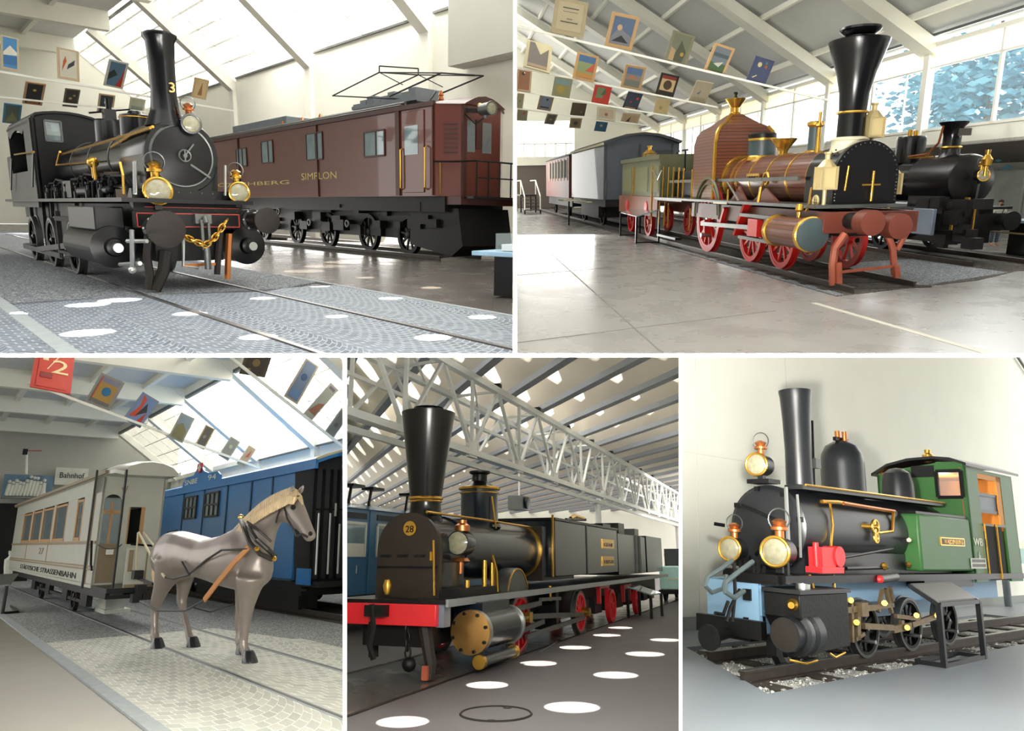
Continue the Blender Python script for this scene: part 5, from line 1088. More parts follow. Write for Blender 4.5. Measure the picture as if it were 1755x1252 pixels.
    m = MB('tram_brown').box((xb - .06, da.y, z0), (xb - .02, db.y, 2.12)); m.mat('tram_wood').box((xb - .05, ac - .03, 2.1), (xb - .02, ac + .03, 3.3)).box((xb - .05, da.y, 2.95), (xb - .02, db.y, 3.05)); d = T.part('door', m); T.part('door_window', MB('window_glass').box((xb - .04, da.y, 2.12), (xb - .03, db.y, 3.4)), d)
    m = MB('tram_wood').box((xb - .04, wb.y - .1, 2.1), (xb, wb.y, 3.15)).box((xb - .04, wa.y, 2.1), (xb, wa.y + .04, 3.15)); T.each('bulkhead_window', m)
    # roof, with rounded canopy over the platform
    rings = []; xc = -4.3
    for x, s, dz in ((xr - .4, 1, 0), (xb, 1, 0), (xc - .9, 1, 0), (xc - .3, .93, -.02), (xc, .75, -.08)):
        yc = (y0 + y1) / 2; w = ((y1 - y0) / 2 + .08) * s
        pr = [(-1, -.1), (-1, 0), (-.8, .14), (-.4, .24), (0, .27), (.4, .24), (.8, .14), (1, 0), (1, -.1)]
        rings.append([Vector((x, yc + t * w, z1 + .1 + h + dz)) for t, h in pr])
    m = MB('tram_white').loft(rings); rf = T.part('roof', m, bev=0)
    m = MB('tram_brown').bar((xr, y0 - .12, z1 + .06), (xc - .9, y0 - .12, z1 + .06), .06, .1); m.tube([R.X(210, 835, xc), R.X(213, 848, xc), R.X(219, 832, xc)], .02); T.each('roof_edge', m, rf)
    m = MB('dull_steel').lathe((-9.2, .3, z1 + .3), (0, 0, 1), [(.06, 0), (.06, .1), (.22, .12), (.1, .22)], 14); T.part('roof_vent', m)
    # platform
    m = MB('black_satin').box((xb, y0, z0 - .12), (xc + .3, y1, z0)); T.part('platform', m)
    m = MB('tram_white'); a, b = R.X(216, 960, xc + .2), R.X(250, 960, xc + .2); m.box((xc + .15, a.y, z0), (xc + .22, y1 - .1, 2.0)); m.mat('tram_brown').box((xc + .22, a.y + .05, 1.4), (xc + .24, a.y + .16, 1.95)).box((xc + .22, a.y, z0), (xc + .24, y1 - .1, z0 + .08)); m.mat('tram_edge').box((xc + .22, b.y, z0), (xc + .24, b.y + .03, 2)); T.part('dash_panel', m)
    m = MB('black_satin')
    for u in (161, 212): p = R.X(u, 850, xc - .5 + (u > 200) * .6); m.tube([(p.x, p.y, z0), (p.x, p.y, z1 + .05)], .03)
    p = R.X(158, 920, xc - .5); m.tube([(p.x, p.y, 2.2), (p.x + .1, p.y + .03, 1.6), (p.x + .2, p.y + .05, 1.45)], .03); m.tube([(xc + .22, .1, 2.1), (xc + .3, .6, 2.05), (xc + .3, 1.25, 2.1)], .03); m.tube([(xc + .3, .9, 2.05), (xc + .35, .95, 2.4), (xc + .35, 1.2, 2.45)], .02); T.each('handrail', m)
    m = MB('dull_steel').tube([R.X(u, v, xc - .2) for u, v in ((168, 933), (178, 939), (190, 941), (202, 938), (209, 932))], .018); T.part('chain', m); m = MB('figure_white').box(R.X(181, 950, xc - .15), R.X(195, 941, xc - .12)); T.part('chain_tag', m)
    m = MB('black_iron').box((xr + 1, y0 + .1, .7), (xb + 1.5, y1 - .1, .92))
    for x in (-20, -16, -12, -8.5): m.box((x - .5, -.08, .3), (x + .5, .08, .75))
    m.box((-19, -.05, .35), (-8.5, .05, .45)); T.part('underframe', m)
    for x in (-17.9, -10.4):
        for y, s in ((0, -1), (1.47 - .3, 1)): wheel(T, (x, y, .5), .46, .12, 8, 'black_iron', s, 'rusty_black')
    m = MB('tram_white').box(R.X(174, 1017, -5.6), R.X(212, 1012, -4.6)); T.part('step', m)
    m = MB('black_iron')
    for u, v in ((235, 985), (240, 1010), (250, 1020), (232, 1025)): p = R.X(u, v, -3.8); m.box(p - Vector((.15, .1, .1)), p + Vector((.15, .12, .12)))
    m.bar(R.X(235, 990, -3.8), R.X(262, 1000, -3.0), .06); T.each('coupling_gear', m)
    p = R.Z(176, 1050); q = R.Z(222, 1052); m = MB('figure_white').box((p.x - .9, p.y, .12), (p.x + .3, q.y, .58)); m.box((p.x - 1.0, p.y - .05, 0), (p.x + .5, q.y + .15, .12)); solo(R, 'white_step_box', m, 'white box step standing on the gravel below the tram platform', 'step')
def horse3():
    Fp, Hp = R.Z(424, 1134), R.Z(268, 1110); h = (Fp - Hp).normalized(); n = Vector((-h.y, h.x, 0))
    if n.dot(R.eye - Fp) > 0: n = -n                      # n points away from the viewer
    c0 = Fp + n * .22
    q = lambda u, v, t=0.: R.plane(u, v, c0 + n * t, n)
    T = Thing(R, 'horse', 'life size grey horse statue with tan mane, harnessed before the horse tram', 'horse', (Hp + Fp) / 2)
    def sec(u0, v0, u1, v1, w, k=12, t=0.):
        """cross section between an upper and a lower outline point"""
        a, b = q(u0, v0, t), q(u1, v1, t); c = (a + b) / 2; e = (a - b) / 2
        return [c + e * math.cos(2 * PI * i / k) + n * w * math.sin(2 * PI * i / k) for i in range(k)]
    m = MB('horse_grey')
    m.loft([sec(274, 938, 275, 955, .12), sec(281, 920, 276, 985, .3), sec(293, 910, 290, 998, .4), sec(312, 908, 312, 994, .44), (sec(335, 914, 335, 988, .45)), sec(362, 921, 362, 996, .47), sec(388, 915, 392, 1008, .48), sec(405, 905, 418, 1014, .46), sec(420, 898, 440, 1012, .4), sec(432, 905, 455, 1000, .32), sec(440, 925, 459, 975, .2)])
    m.loft([sec(404, 908, 440, 985, .36), sec(418, 893, 458, 965, .29), sec(432, 879, 463, 945, .22), sec(448, 865, 467, 925, .18), sec(466, 854, 472, 908, .16), sec(482, 847, 480, 897, .15), sec(496, 843, 494, 884, .13)])
    m.loft([sec(489, 845, 482, 892, .13), sec(502, 842, 488, 897, .16), sec(513, 850, 495, 899, .165), sec(521, 868, 506, 906, .14), sec(529, 888, 516, 914, .115), sec(535, 902, 521, 922, .105), sec(540, 912, 525, 929, .1), sec(540, 921, 530, 930, .07)])
    def leg(pts, t):
        ps = [q(u, v, t) for u, v, r in pts]; ps[-1].z = .02; m.tube(ps, [r for u, v, r in pts], 12)
    leg([(431, 985, .3), (426, 1012, .22), (424, 1035, .15), (421, 1056, .125), (420, 1072, .1), (418, 1095, .085), (417, 1108, .1), (421, 1120, .085), (424, 1128, .11), (425, 1136, .12)], -.22)
    leg([(425, 990, .25), (417, 1018, .17), (413, 1045, .12), (410, 1060, .1), (409, 1085, .075), (409, 1098, .09), (412, 1108, .08), (414, 1114, .11)], .3)
    leg([(292, 955, .34), (287, 985, .26), (276, 1010, .17), (268, 1032, .13), (265, 1046, .1), (265, 1075, .085), (265, 1090, .1), (267, 1102, .09), (268, 1110, .12)], -.2)
    leg([(318, 965, .3), (317, 990, .2), (314, 1012, .14), (311, 1028, .12), (315, 1048, .085), (321, 1075, .075), (324, 1088, .09), (327, 1098, .09), (329, 1106, .12)], .3)
    b = T.part('body', m, clip=False)
    rm = b.modifiers.new('skin', 'REMESH'); rm.mode = 'VOXEL'; rm.voxel_size = .045; rm.use_smooth_shade = True
    sm = b.modifiers.new('smooth', 'SMOOTH'); sm.factor = .6; sm.iterations = 10
    m = MB('mane'); cr = [(404, 908), (418, 893), (432, 879), (448, 865), (466, 853), (482, 846), (498, 840), (508, 845)]
    for i in range(len(cr) - 1):
        for k in range(5):
            f = k / 5; u = cr[i][0] + (cr[i + 1][0] - cr[i][0]) * f; v = cr[i][1] + (cr[i + 1][1] - cr[i][1]) * f; L = 14 + 13 * math.sin(PI * (i + f) / 8)
            m.tube([q(u, v - 1, .04), q(u + 1, v - 1.5, -.06), q(u - 1, v + L * .5, -.2), q(u - 4, v + L, -.24)], [.04, .055, .045, .015], 6)
    m.tube([q(505, 842, -.02), q(514, 852, -.1), q(519, 864, -.13)], [.05, .05, .02], 6); T.part('mane', m, b)
    for u0, v0, u1, v1, t in ((499, 845, 502, 831, -.12), (512, 846, 520, 831, .1)):
        a, c = q(u0, v0, t), q(u1, v1, t); m = MB('horse_grey').loft([[a + (c - a) * f + h * r * math.cos(k * PI / 4) + n * r * .6 * math.sin(k * PI / 4) for k in range(8)] for f, r in ((0, .05), (.3, .075), (.7, .05), (1, .006))]); T.part('ear', m, b)
    m = MB('dark_hole').ell(q(502, 869, -.16), .045, 10); T.part('eye', m, b); m = MB('dark_hole').ell(q(532, 914, -.1), .04, 10); T.part('nostril', m, b)
    for u, v, t in ((425, 1136, -.22), (414, 1114, .3), (268, 1110, -.2), (329, 1106, .3)):
        p = q(u, v, t); p.z = 0; d = h * .05; T.part('hoof', MB('hoof').loft([[p + d * f + Vector((0, 0, z)) + h * r * math.cos(k * PI / 6) + n * r * .85 * math.sin(k * PI / 6) for k in range(12)] for f, z, r in ((1.2, 0, .16), (1, .04, .155), (.2, .17, .11), (0, .2, .09))]), b)
    m = MB('mane').tube([q(277, 935, 0), q(270, 950, 0), q(267, 985, 0), q(270, 1015, 0)], [.06, .1, .09, .03], 8); T.part('tail', m, b)
    # harness
    m = MB('leather')
    ring = lambda pts: m.tube(pts, .045, 8)
    ring([q(412, 888, 0), q(418, 905, -.42), q(428, 930, -.5), q(445, 948, -.42), (q(466, 958, -.1)), q(470, 955, .1), q(455, 930, .4), q(425, 900, .35), q(412, 888, 0)])
    ring([q(417, 889, 0), q(428, 908, -.4), q(440, 925, -.45), q(458, 940, -.3), q(471, 952, 0)]); m.tube([q(424, 893, -.3), q(445, 910, -.35), q(465, 928, -.18)], .02); T.each('harness_collar', m)
    m = MB('brass').ell(q(413, 886, -.03), .06, 10); m.ell(q(440, 940, -.5), .05, 8).ell(q(470, 957, -.1), .05, 8); T.each('harness_boss', m)
    m = MB('leather').tube([q(495, 856, -.17), q(487, 868, -.17), q(492, 888, -.17), q(503, 908, -.16), q(508, 918, -.12)], .018); m.tube([q(484, 862, -.18), q(476, 882, -.18), q(473, 895, -.15)], .018); m.tube([q(497, 851, -.17), q(514, 850, -.12)], .018); m.tube([q(508, 918, -.12), q(517, 915, -.13), q(527, 920, -.1)], .02); T.each('bridle', m)
    m = MB('tan_strap'); ps = [q(426, 938, -.5), q(400, 965, -.52), q(375, 995, -.5), q(350, 1028, -.48)]
    for a, c in zip(ps, ps[1:]): m.bar(a, c, .03, .1, h)
    T.part('trace_strap', m, label='tan leather trace strap')
    m = MB('leather').tube([q(425, 940, -.5), q(380, 942, -.52), q(355, 958, -.5), q(322, 985, -.47), q(298, 991, -.4), q(283, 988, -.38)], .022); m.tube([q(312, 962, -.47), q(324, 985, -.49)], .02); m.tube([q(350, 1028, -.48), q(318, 1046, -.5), q(270, 1046, -.5), q(240, 1030, -.4)], .02); m.tube([q(330, 1040, -.3), q(360, 1048, 0), (q(400, 1035, .2))], .018); T.each('trace', m)
    m = MB('rope').tube([q(282, 988, -.4), q(262, 958, -.4), R.X(238, 912, -4)], .028); m.tube([q(274, 948, -.1), R.X(246, 912, -4)], .024); m.tube([R.X(236, 912, -4), R.X(233, 960, -4), R.X(234, 995, -4)], .02); T.each('rein', m, label='pale rope rein')
def van3():
    T = Thing(R, 'mail_van', 'bright blue railway mail van with barred windows and crest board on its roof', 'wagon', (-11, 6, 0))
    y0, y1 = 4.5, 7.6; xe = R.Y(505, 900, y0).x; xo = -2.4; xr = -30; z0, z1 = 1.0, 4.32
    body = T.part('body', MB('lake_blue').box((xr, y0, z0), (xe, y1, z1)))
    m = MB(C('#1d3f5c'))
    for u in (311, 346, 386, 427, 463): x = R.Y(u, 900, y0).x; m.box((x - .05, y0 - .03, z0), (x + .05, y0, z1 - .05))
    m.box((xr, y0 - .03, z0 - .03), (xe, y0, z0 + .04)); T.each('body_strip', m, body)
    for u0, v0, u1, v1 in ((320, 853, 336, 887), (355, 846, 374, 883)):
        a, b = R.Y(u0, v0, y0), R.Y(u1, v1, y0); f = MB(C('#3b332e')); g = MB('pane_reflect').box((a.x, y0 - .02, b.z), (b.x, y0 - .01, a.z))
        for x in (a.x, a.x + (b.x - a.x) / 3, a.x + (b.x - a.x) * 2 / 3, b.x): f.bar((x, y0 - .04, b.z), (x, y0 - .04, a.z), .07)
        for z in (a.z, (a.z + b.z) / 2, b.z): f.bar((a.x - .05, y0 - .04, z), (b.x + .05, y0 - .04, z), .07)
        w = T.part('barred_window', f); T.part('pane', g, w)
    # roof with open end platform
    arcp = [(y0 - .1, z1)] + [(y0 - .1 + (y1 - y0 + .2) * t, z1 + .42 * math.sin(PI * t)) for t in (.1, .25, .4, .5, .6, .75, .9)] + [(y1 + .1, z1)]
    m = MB('lake_blue').prism([(y, z + .12) for y, z in arcp] + arcp[::-1], 'x', xr, xo); rf = T.part('roof', m)
    m = MB('lake_blue').box((xr, y0 - .12, z1 - .14), (xo, y0 - .04, z1 + .14)); T.part('roof_board', m, rf)
    m = MB('cream_strip'); ps = [Vector((xo + .01, y, z + .14)) for y, z in arcp]; m.tube(ps, .04, 6); T.part('roof_rim', m, rf)
    m = MB('slate_dark').prism(arcp + [(y1, z0), (y0 + .08, z0)], 'x', xe, xe + .04)
    ew = T.part('end_wall', m); m = MB('black_satin')
    for u in (538, 552, 566, 578): p = R.X(u, 900, xe + .1); m.box((xe + .04, p.y - .04, z0), (xe + .1, p.y + .04, z1))
    p = R.X(525, 880, xe); m.box((xe + .04, p.y + .3, 3.05), (xe + .08, y1, 3.1)); T.each('end_strip', m, ew)
    m = MB('figure_white'); a, b = R.X(573, 884, xe + .08), R.X(579, 862, xe + .08); m.box((xe + .06, a.y, a.z), (xe + .09, b.y, b.z)); T.part('end_window', m, ew)
    m = MB('steel')
    for u in (543, 563, 580): p = R.X(u, 950, xo); m.tube([(xo, p.y, 1.2), (xo, p.y, 2.9 if u < 570 else 2.6)], .03)
    T.each('handrail', m)
    m = MB('black_satin').box((xe, y0 + .1, z0 - .15), (xo + .1, y1, z0)); m.mat('lake_blue').box((xo - 1.2, y0, z0 - .1), (xo - .3, y0 + .06, z0 + .35)); T.part('platform', m)
    m = MB('black_iron').box((xr, y0 + .2, .55), (xe + .3, y1 - .4, z0)).box((-14, y0 + .3, .15), (-4, y0 + .9, .55)); m.bar((-7, y0 + .1, .6), (-3, y0 + .1, .75), .06); T.part('underframe', m)
    for x in (-15.5, -6.5):
        for y, s in ((4.95, -1), (6.5, 1)): wheel(T, (x, y, .68), .5, .13, 8, 'black_iron', s, 'rusty_black')
    # crest board
    a, b = R.Y(314, 829, y0 - .08), R.Y(379, 812, y0 - .08); z = z1 + .1; L = b.x - a.x
    pts = [(a.x, z), (b.x, z), (b.x, z + .22), (b.x - L * .08, z + .38), (b.x - L * .3, z + .4), (b.x - L * .42, z + .52), (a.x + L * .5, z + .7), (a.x + L * .38, z + .7), (a.x + L * .3, z + .45), (a.x + L * .1, z + .42), (a.x, z + .22)]
    m = MB('lake_blue').prism(pts, 'y', y0 - .1, y0 - .04); cb = T.part('crest_board', m); m = MB('figure_white')
    text_mb(m, 'SNBE', (a.x + L * .25, y0 - .11, z + .1), (1, 0, 0), (0, 0, 1), .3, .004, L * .36); text_mb(m, '94', (b.x - L * .2, y0 - .11, z + .1), (1, 0, 0), (0, 0, 1), .3, .004, L * .2); T.each('board_letter', m, cb)
    p = R.Y(343, 802, y0 - .12); k = 1.9; m = MB('red_paint').prism([(p.x - .17 * k, p.z + .2), (p.x + .17 * k, p.z + .2), (p.x + .17 * k, p.z), (p.x + .1 * k, p.z - .15), (p.x, p.z - .2), (p.x - .1 * k, p.z - .15), (p.x - .17 * k, p.z)], 'y', y0 - .15, y0 - .11)
    m.mat('figure_white').box((p.x - .05 * k, y0 - .16, p.z - .1), (p.x + .05 * k, y0 - .15, p.z + .16)).box((p.x - .12 * k, y0 - .16, p.z - .015), (p.x + .12 * k, y0 - .15, p.z + .07)); T.part('shield', m, cb, label='red shield with white cross')
def misc3():
    a = R.Z(4, 1052); T = Thing(R, 'information_stand', 'dark steel information stand cut by the left edge before the tram', 'sign', a); m = MB('black_satin')
    b = R.Z(30, 1050); c = R.Z(6, 1044)
    m.tube([(a.x, a.y, 0), (a.x, a.y, .85)], .05); m.tube([(a.x, a.y, .03), (b.x, b.y, .03), (c.x - 1, c.y + .3, .03)], .05); T.each('frame', m)
    m = MB('dull_steel').poly([Vector((a.x, a.y - .8, .8)), Vector((a.x, a.y + .08, .85)), Vector((a.x - 2.4, a.y + .5, 1.1)), Vector((a.x - 2.4, a.y - .6, 1.1))], (0, 0, .05)); T.part('panel', m)
def posters3():
    G1, G2 = 'posters on the left beam over the horse tram', 'posters on the right beam over the horse tram'
    D = [(-12, (63, 596), (128, 610), (51, 662), '#c23a28', ('#c8402c', ('p', '#e8d5a0', [(.1, .95), (.3, 1), (.3, .75), (.12, .75)]), ('p', '#e8d5a0', [(.28, .5), (.32, .5), (.66, .93), (.62, .93)]), ('t', '#e8d5a0', '2', .72, .42, .5), ('b', '#8f2b20', .1, .25, .5, .4)), 'large red poster with a pale one half sign, cut by the top edge', G1),
     (-12, (174, 638), (214, 656), (158, 692), '#8d8a84', ('#a88540', ('b', '#7d7a8c', 0, .8, 1, 1), ('c', '#2a6c94', .55, .5, .24), ('b', '#b04a30', 0, 0, .06, 1), ('b', '#6d6a66', 0, 0, 1, .12)), 'grey poster with a round blue lake, second on the left beam', G1),
     (-12, (245, 671), (273, 688), (224, 724), '#7d86a0', ('#6f88b0', ('p', '#c24a2e', [(0, .1), (.25, .6), (.05, 1), (.4, .9), (.5, .2)]), ('p', '#35343c', [(.35, .2), (.9, .5), (.6, .8)]), ('p', '#b83a28', [(.6, 0), (1, 0), (.9, .5)])), 'orange and blue gorge poster, third on the left beam', G1),
     (-12, (311, 706), (334, 717), (289, 748), '#93958a', ('#7e8f9a', ('p', '#77744e', [(0, 0), (1, 0), (1, .4), (.4, .7), (0, .5)])), 'grey green landscape poster, fourth on the left beam', G1),
     (-12, (353, 727), (369, 735), (336, 764), '#c9b680', ('#5b5750', ('c', '#8d8674', .4, .5, .2)), 'small cream framed dark poster, fifth on the left beam', G1),
     (-12, (396, 747), (412, 757), (380, 783), '#a9a697', ('#8a8d82', ('c', '#b8b48f', .5, .6, .2)), 'small grey speckled poster, sixth on the left beam', G1),
     (-12, (427, 762), (439, 770), (408, 795), '#c5b79a', ('#b9a488', ('p', '#b8563a', [(.3, .4), (.7, .9), (.8, .5)])), 'small tan poster with red streak, last on the left beam', G1),
     (-7, (424, 596), (468, 604), (410, 640), '#4c3d28', ('#3d3020', ('c', '#7d6438', .5, .5, .2), ('b', '#a08a5a', .1, .05, .3, .2)), 'dark brown poster cut by the top edge, first on the right beam', G2),
     (-7, (525, 613), (547, 628), (483, 676), '#b8ab92', ('#6f7f9a', ('c', '#3f557d', .5, .6, .28), ('b', '#6484b0', .1, .05, .9, .25)), 'tan poster with a deep blue oval, second on the right beam', G2),
     (-7, (567, 655), (580, 668), (526, 713), '#b5ada0', ('#a3a69b', ('p', '#9a6850', [(0, .1), (1, .1), (1, .5), (.4, .4)]), ('b', '#7e6a78', .1, .88, .9, .96)), 'grey poster with brown foreground, third on the right beam', G2),
     (-7, (586, 698), (600, 710), (558, 741), '#9aa09a', ('#767b78', ('c', '#5a5d5c', .5, .4, .25)), 'grey poster cut by the partition, fourth on the right beam', G2)]
    for rx, tl, tr, bl, bc, art, lab, g in D: board_thing(R, 'poster', rx, tl, tr, bl, bc, art, lab, 'poster', g)
shell3(); tram3(); horse3(); van3(); misc3(); posters3()
# ================================================================== HALL 4: engine with a wide funnel chimney under a perforated roof
R = ROOMS[4]
P('roof_cream', '#d8d0c2', .75, var=.06, vs=.5); P('roof_beam', '#82868d', .7, var=.08); P('truss_grey', '#d5d6d2', .5, var=.05); P('coach_blue', '#2f6a94', .4, var=.12, vs=2, coat=.2); P('blue_black', '#131d26', .24, var=.25, vs=1.5, coat=.2); P('brown_black', '#2b231c', .4, var=.25, vs=2); P('bright_red', '#d8202a', .35, var=.08, coat=.2); P('polished_brass', '#c99a5b', .3, .85, var=.15); P('mint', '#a9cfc6', .5); P('steel_edge', '#a9afb2', .35, .6)
k = N('dome_white'); tl = k.n('ShaderNodeBsdfTranslucent'); tb = k.n('ShaderNodeBsdfTransparent'); mx = k.n('ShaderNodeMixShader', Fac=.75); tl.inputs[0].default_value = lin('#fffdf4'); k.l(tb.outputs[0], mx.inputs[1]); k.l(tl.outputs[0], mx.inputs[2]); k.l(mx.outputs[0], k.t.nodes['Material Output'].inputs[0]); MATS['dome_white'] = k.m
def shell4():
    struct(R, 'floor', MB('floor_asphalt').poly([(-70, -40, 0), (8, -40, 0), (8, 9, 0), (-70, 9, 0)], (0, 0, -.2)))
    struct(R, 'floor_track_bed', MB('floor_brown').poly([(-40, -1.55, .004), (7, -1.55, .004), (7, .52, .004), (-40, .52, .004)], (0, 0, -.02)))
    for y in (.5, -1.45): m = MB('rusty_black').box((-40, y - .03, 0), (7, y + .03, .012)); solo(R, 'rail', m, ('near' if y > 0 else 'far') + ' sunken rail under the funnel chimney engine', 'rail', 'rails of the funnel chimney engine')
    m = MB('steel_edge').bar(R.Z(925, 1117, .01), R.Z(955, 1099, .01), .04, .01); struct(R, 'trim_1', m)
    c = R.Z(850, 1223); e = R.Z(788, 1223); f = R.Z(850, 1201); m = MB('rusty_black'); r = (e - c).length
    m.ring((c.x, c.y, .003), (0, 0, 1), r * .98, .018, 40, 4); T = Thing(R, 'manhole_cover', 'round iron manhole cover flush with the dark floor near the front edge', 'manhole cover', c); m.mat('floor_asphalt').lathe((c.x, c.y, 0), (0, 0, 1), [(r * .97, 0), (r * .97, .004)], 40); T.part('cover', m)
    m = MB('rusty_black').cyl(c + Vector((-.4, 0, 0)), c + Vector((-.4, 0, .01)), .06).cyl(c + Vector((.4, .1, 0)), c + Vector((.4, .1, .01)), .06); T.each('lift_hole', m)
    # perforated roof: slanting rows of panels with round lights, beams between the rows
    a = Vector((-3.0, 0, 0)); b = Vector((2.34, 2.0, 0)); o = Vector((-9.6, -1.52, 8.5)); rad = .62
    m = MB('roof_cream'); gl = MB('dome_white'); n = 16
    for i in range(-20, 24):
        for j in range(-26, 5):
            c = o + a * i + b * j
            if c.x > 6 or c.x < -72 or c.y < -44 or c.y > 6: continue
            P4 = [c + a * s * .47 + b * t * .5 for s, t in ((-1, -1), (1, -1), (1, 1), (-1, 1))]; outer = []; per = n // 4
            for k in range(4):
                for q in range(per): outer.append(P4[k].lerp(P4[(k + 1) % 4], q / per))
            outer.sort(key=lambda p: math.atan2(p.y - c.y, p.x - c.x))
            inner = [c + Vector((math.cos(t), math.sin(t), 0)) * rad for t in [math.atan2(p.y - c.y, p.x - c.x) for p in outer]]
            tilt = lambda p: Vector((p.x, p.y, p.z + ((p - c).x - (p - c).y * 1.17) * .72))
            outer = [tilt(p) for p in outer]; inner = [tilt(p) for p in inner]; up = [p + Vector((-.06, 0, .12)) for p in inner]
            gl.add(inner, [list(range(n))]); m.add(outer + inner + up, [(k, (k + 1) % n, n + (k + 1) % n, n + k) for k in range(n)] + [(n + k, n + (k + 1) % n, 2 * n + (k + 1) % n, 2 * n + k) for k in range(n)])
    struct(R, 'ceiling', m, sharp=.5); struct(R, 'window_1', gl)
    m = MB('roof_beam')
    for i in range(-20, 24):
        c = o + a * (i + .5); p, q = c + b * -24, c + b * 5; m.bar(p + Vector((0, 0, -1.0)), q + Vector((0, 0, -1.0)), .3, .24, (0, 0, 1))
    struct(R, 'ceiling_beams', m)
    struct(R, 'wall_back', MB('wall_white').box((-70.4, -40, 0), (-70, 9, 9)))
    struct(R, 'wall_left', MB('wall_grey').box((-70, -40.3, 0), (6, -40, 9)))
    # long roof truss
    m = MB('truss_grey'); x0, x1 = 2, -60
    yn, yf = -2.6, -4.2
    for y, z, t in ((yn, 4.95, .2), (yn, 7.25, .22), (yf, 5.45, .2), (yf, 7.2, .2), (yf, 6.5, .12)): m.bar((x0, y, z), (x1, y, z), t, t * .9)
    m.bar((x0, yn - .5, 4.75), (x1, yn - .5, 4.75), .12, .15)
    i = 0; x = x0
    while x > x1:
        for y, zb, zt in ((yn, 4.95, 7.25), (yf, 5.45, 7.2)):
            m.bar((x, y, zb), (x - 2, y, zt), .1, .08); m.bar((x - 4, y, zb), (x - 2, y, zt), .1, .08); m.bar((x, y, zb), (x, y, zt), .1, .08)
        m.bar((x, yn, 4.95), (x, yf, 5.45), .08); m.bar((x - 2, yn, 7.25), (x - 2, yf, 7.2), .08); m.bar((x, yn, 7.25), (x - 4, yf, 7.2), .06)
        if i < 12: m.box((x - .28, yn - .06, 4.8), (x + .28, yn + .06, 5.25)); m.mat('black_iron').box((x - 2.1, yn - .1, 7.3), (x - 1.9, yn + .1, 7.5)); m.mat('truss_grey')
        x -= 4; i += 1
    T = Thing(R, 'roof_truss', 'long pale grey steel lattice truss running under the perforated roof', 'truss', (-20, -3.4, 4.8)); T.part('lattice', m)
    for px, cl in ((1026, 'nearer'), (1161, 'farther')):
        p = R.Y(px, 905, -3.4); m = MB('truss_grey')
        for dx in (-.22, 0, .22): m.cyl((p.x + dx * 1.5, p.y + dx * .6, 0), (p.x + dx * 1.5, p.y + dx * .6, 5.0), .11, n=10)
        T = Thing(R, 'truss_column', 'clustered steel column under the roof truss, the %s of two behind the engine' % cl, 'column', (p.x, p.y, 0)); T.part('shafts', m)
        T.part('cap', MB('truss_grey').box((p.x - .5, p.y - .3, 4.75), (p.x + .5, p.y + .3, 4.95)))
    p = R.at(890, 862, 'y', -7); m = MB('dull_steel').box(p + Vector((-.6, -.4, -.35)), p + Vector((.6, .4, .35))); m.mat('black_satin').lathe(p + Vector((.1, .4, 0)), (0, 1, 0), [(.3, 0), (.3, .12), (.2, .14)], 20); m.mat('truss_grey').bar(p + Vector((0, 0, .3)), (p.x, p.y, 7.3), .08); solo(R, 'spotlight', m, 'grey spotlight box hanging below the roof beyond the steam dome', 'lamp')
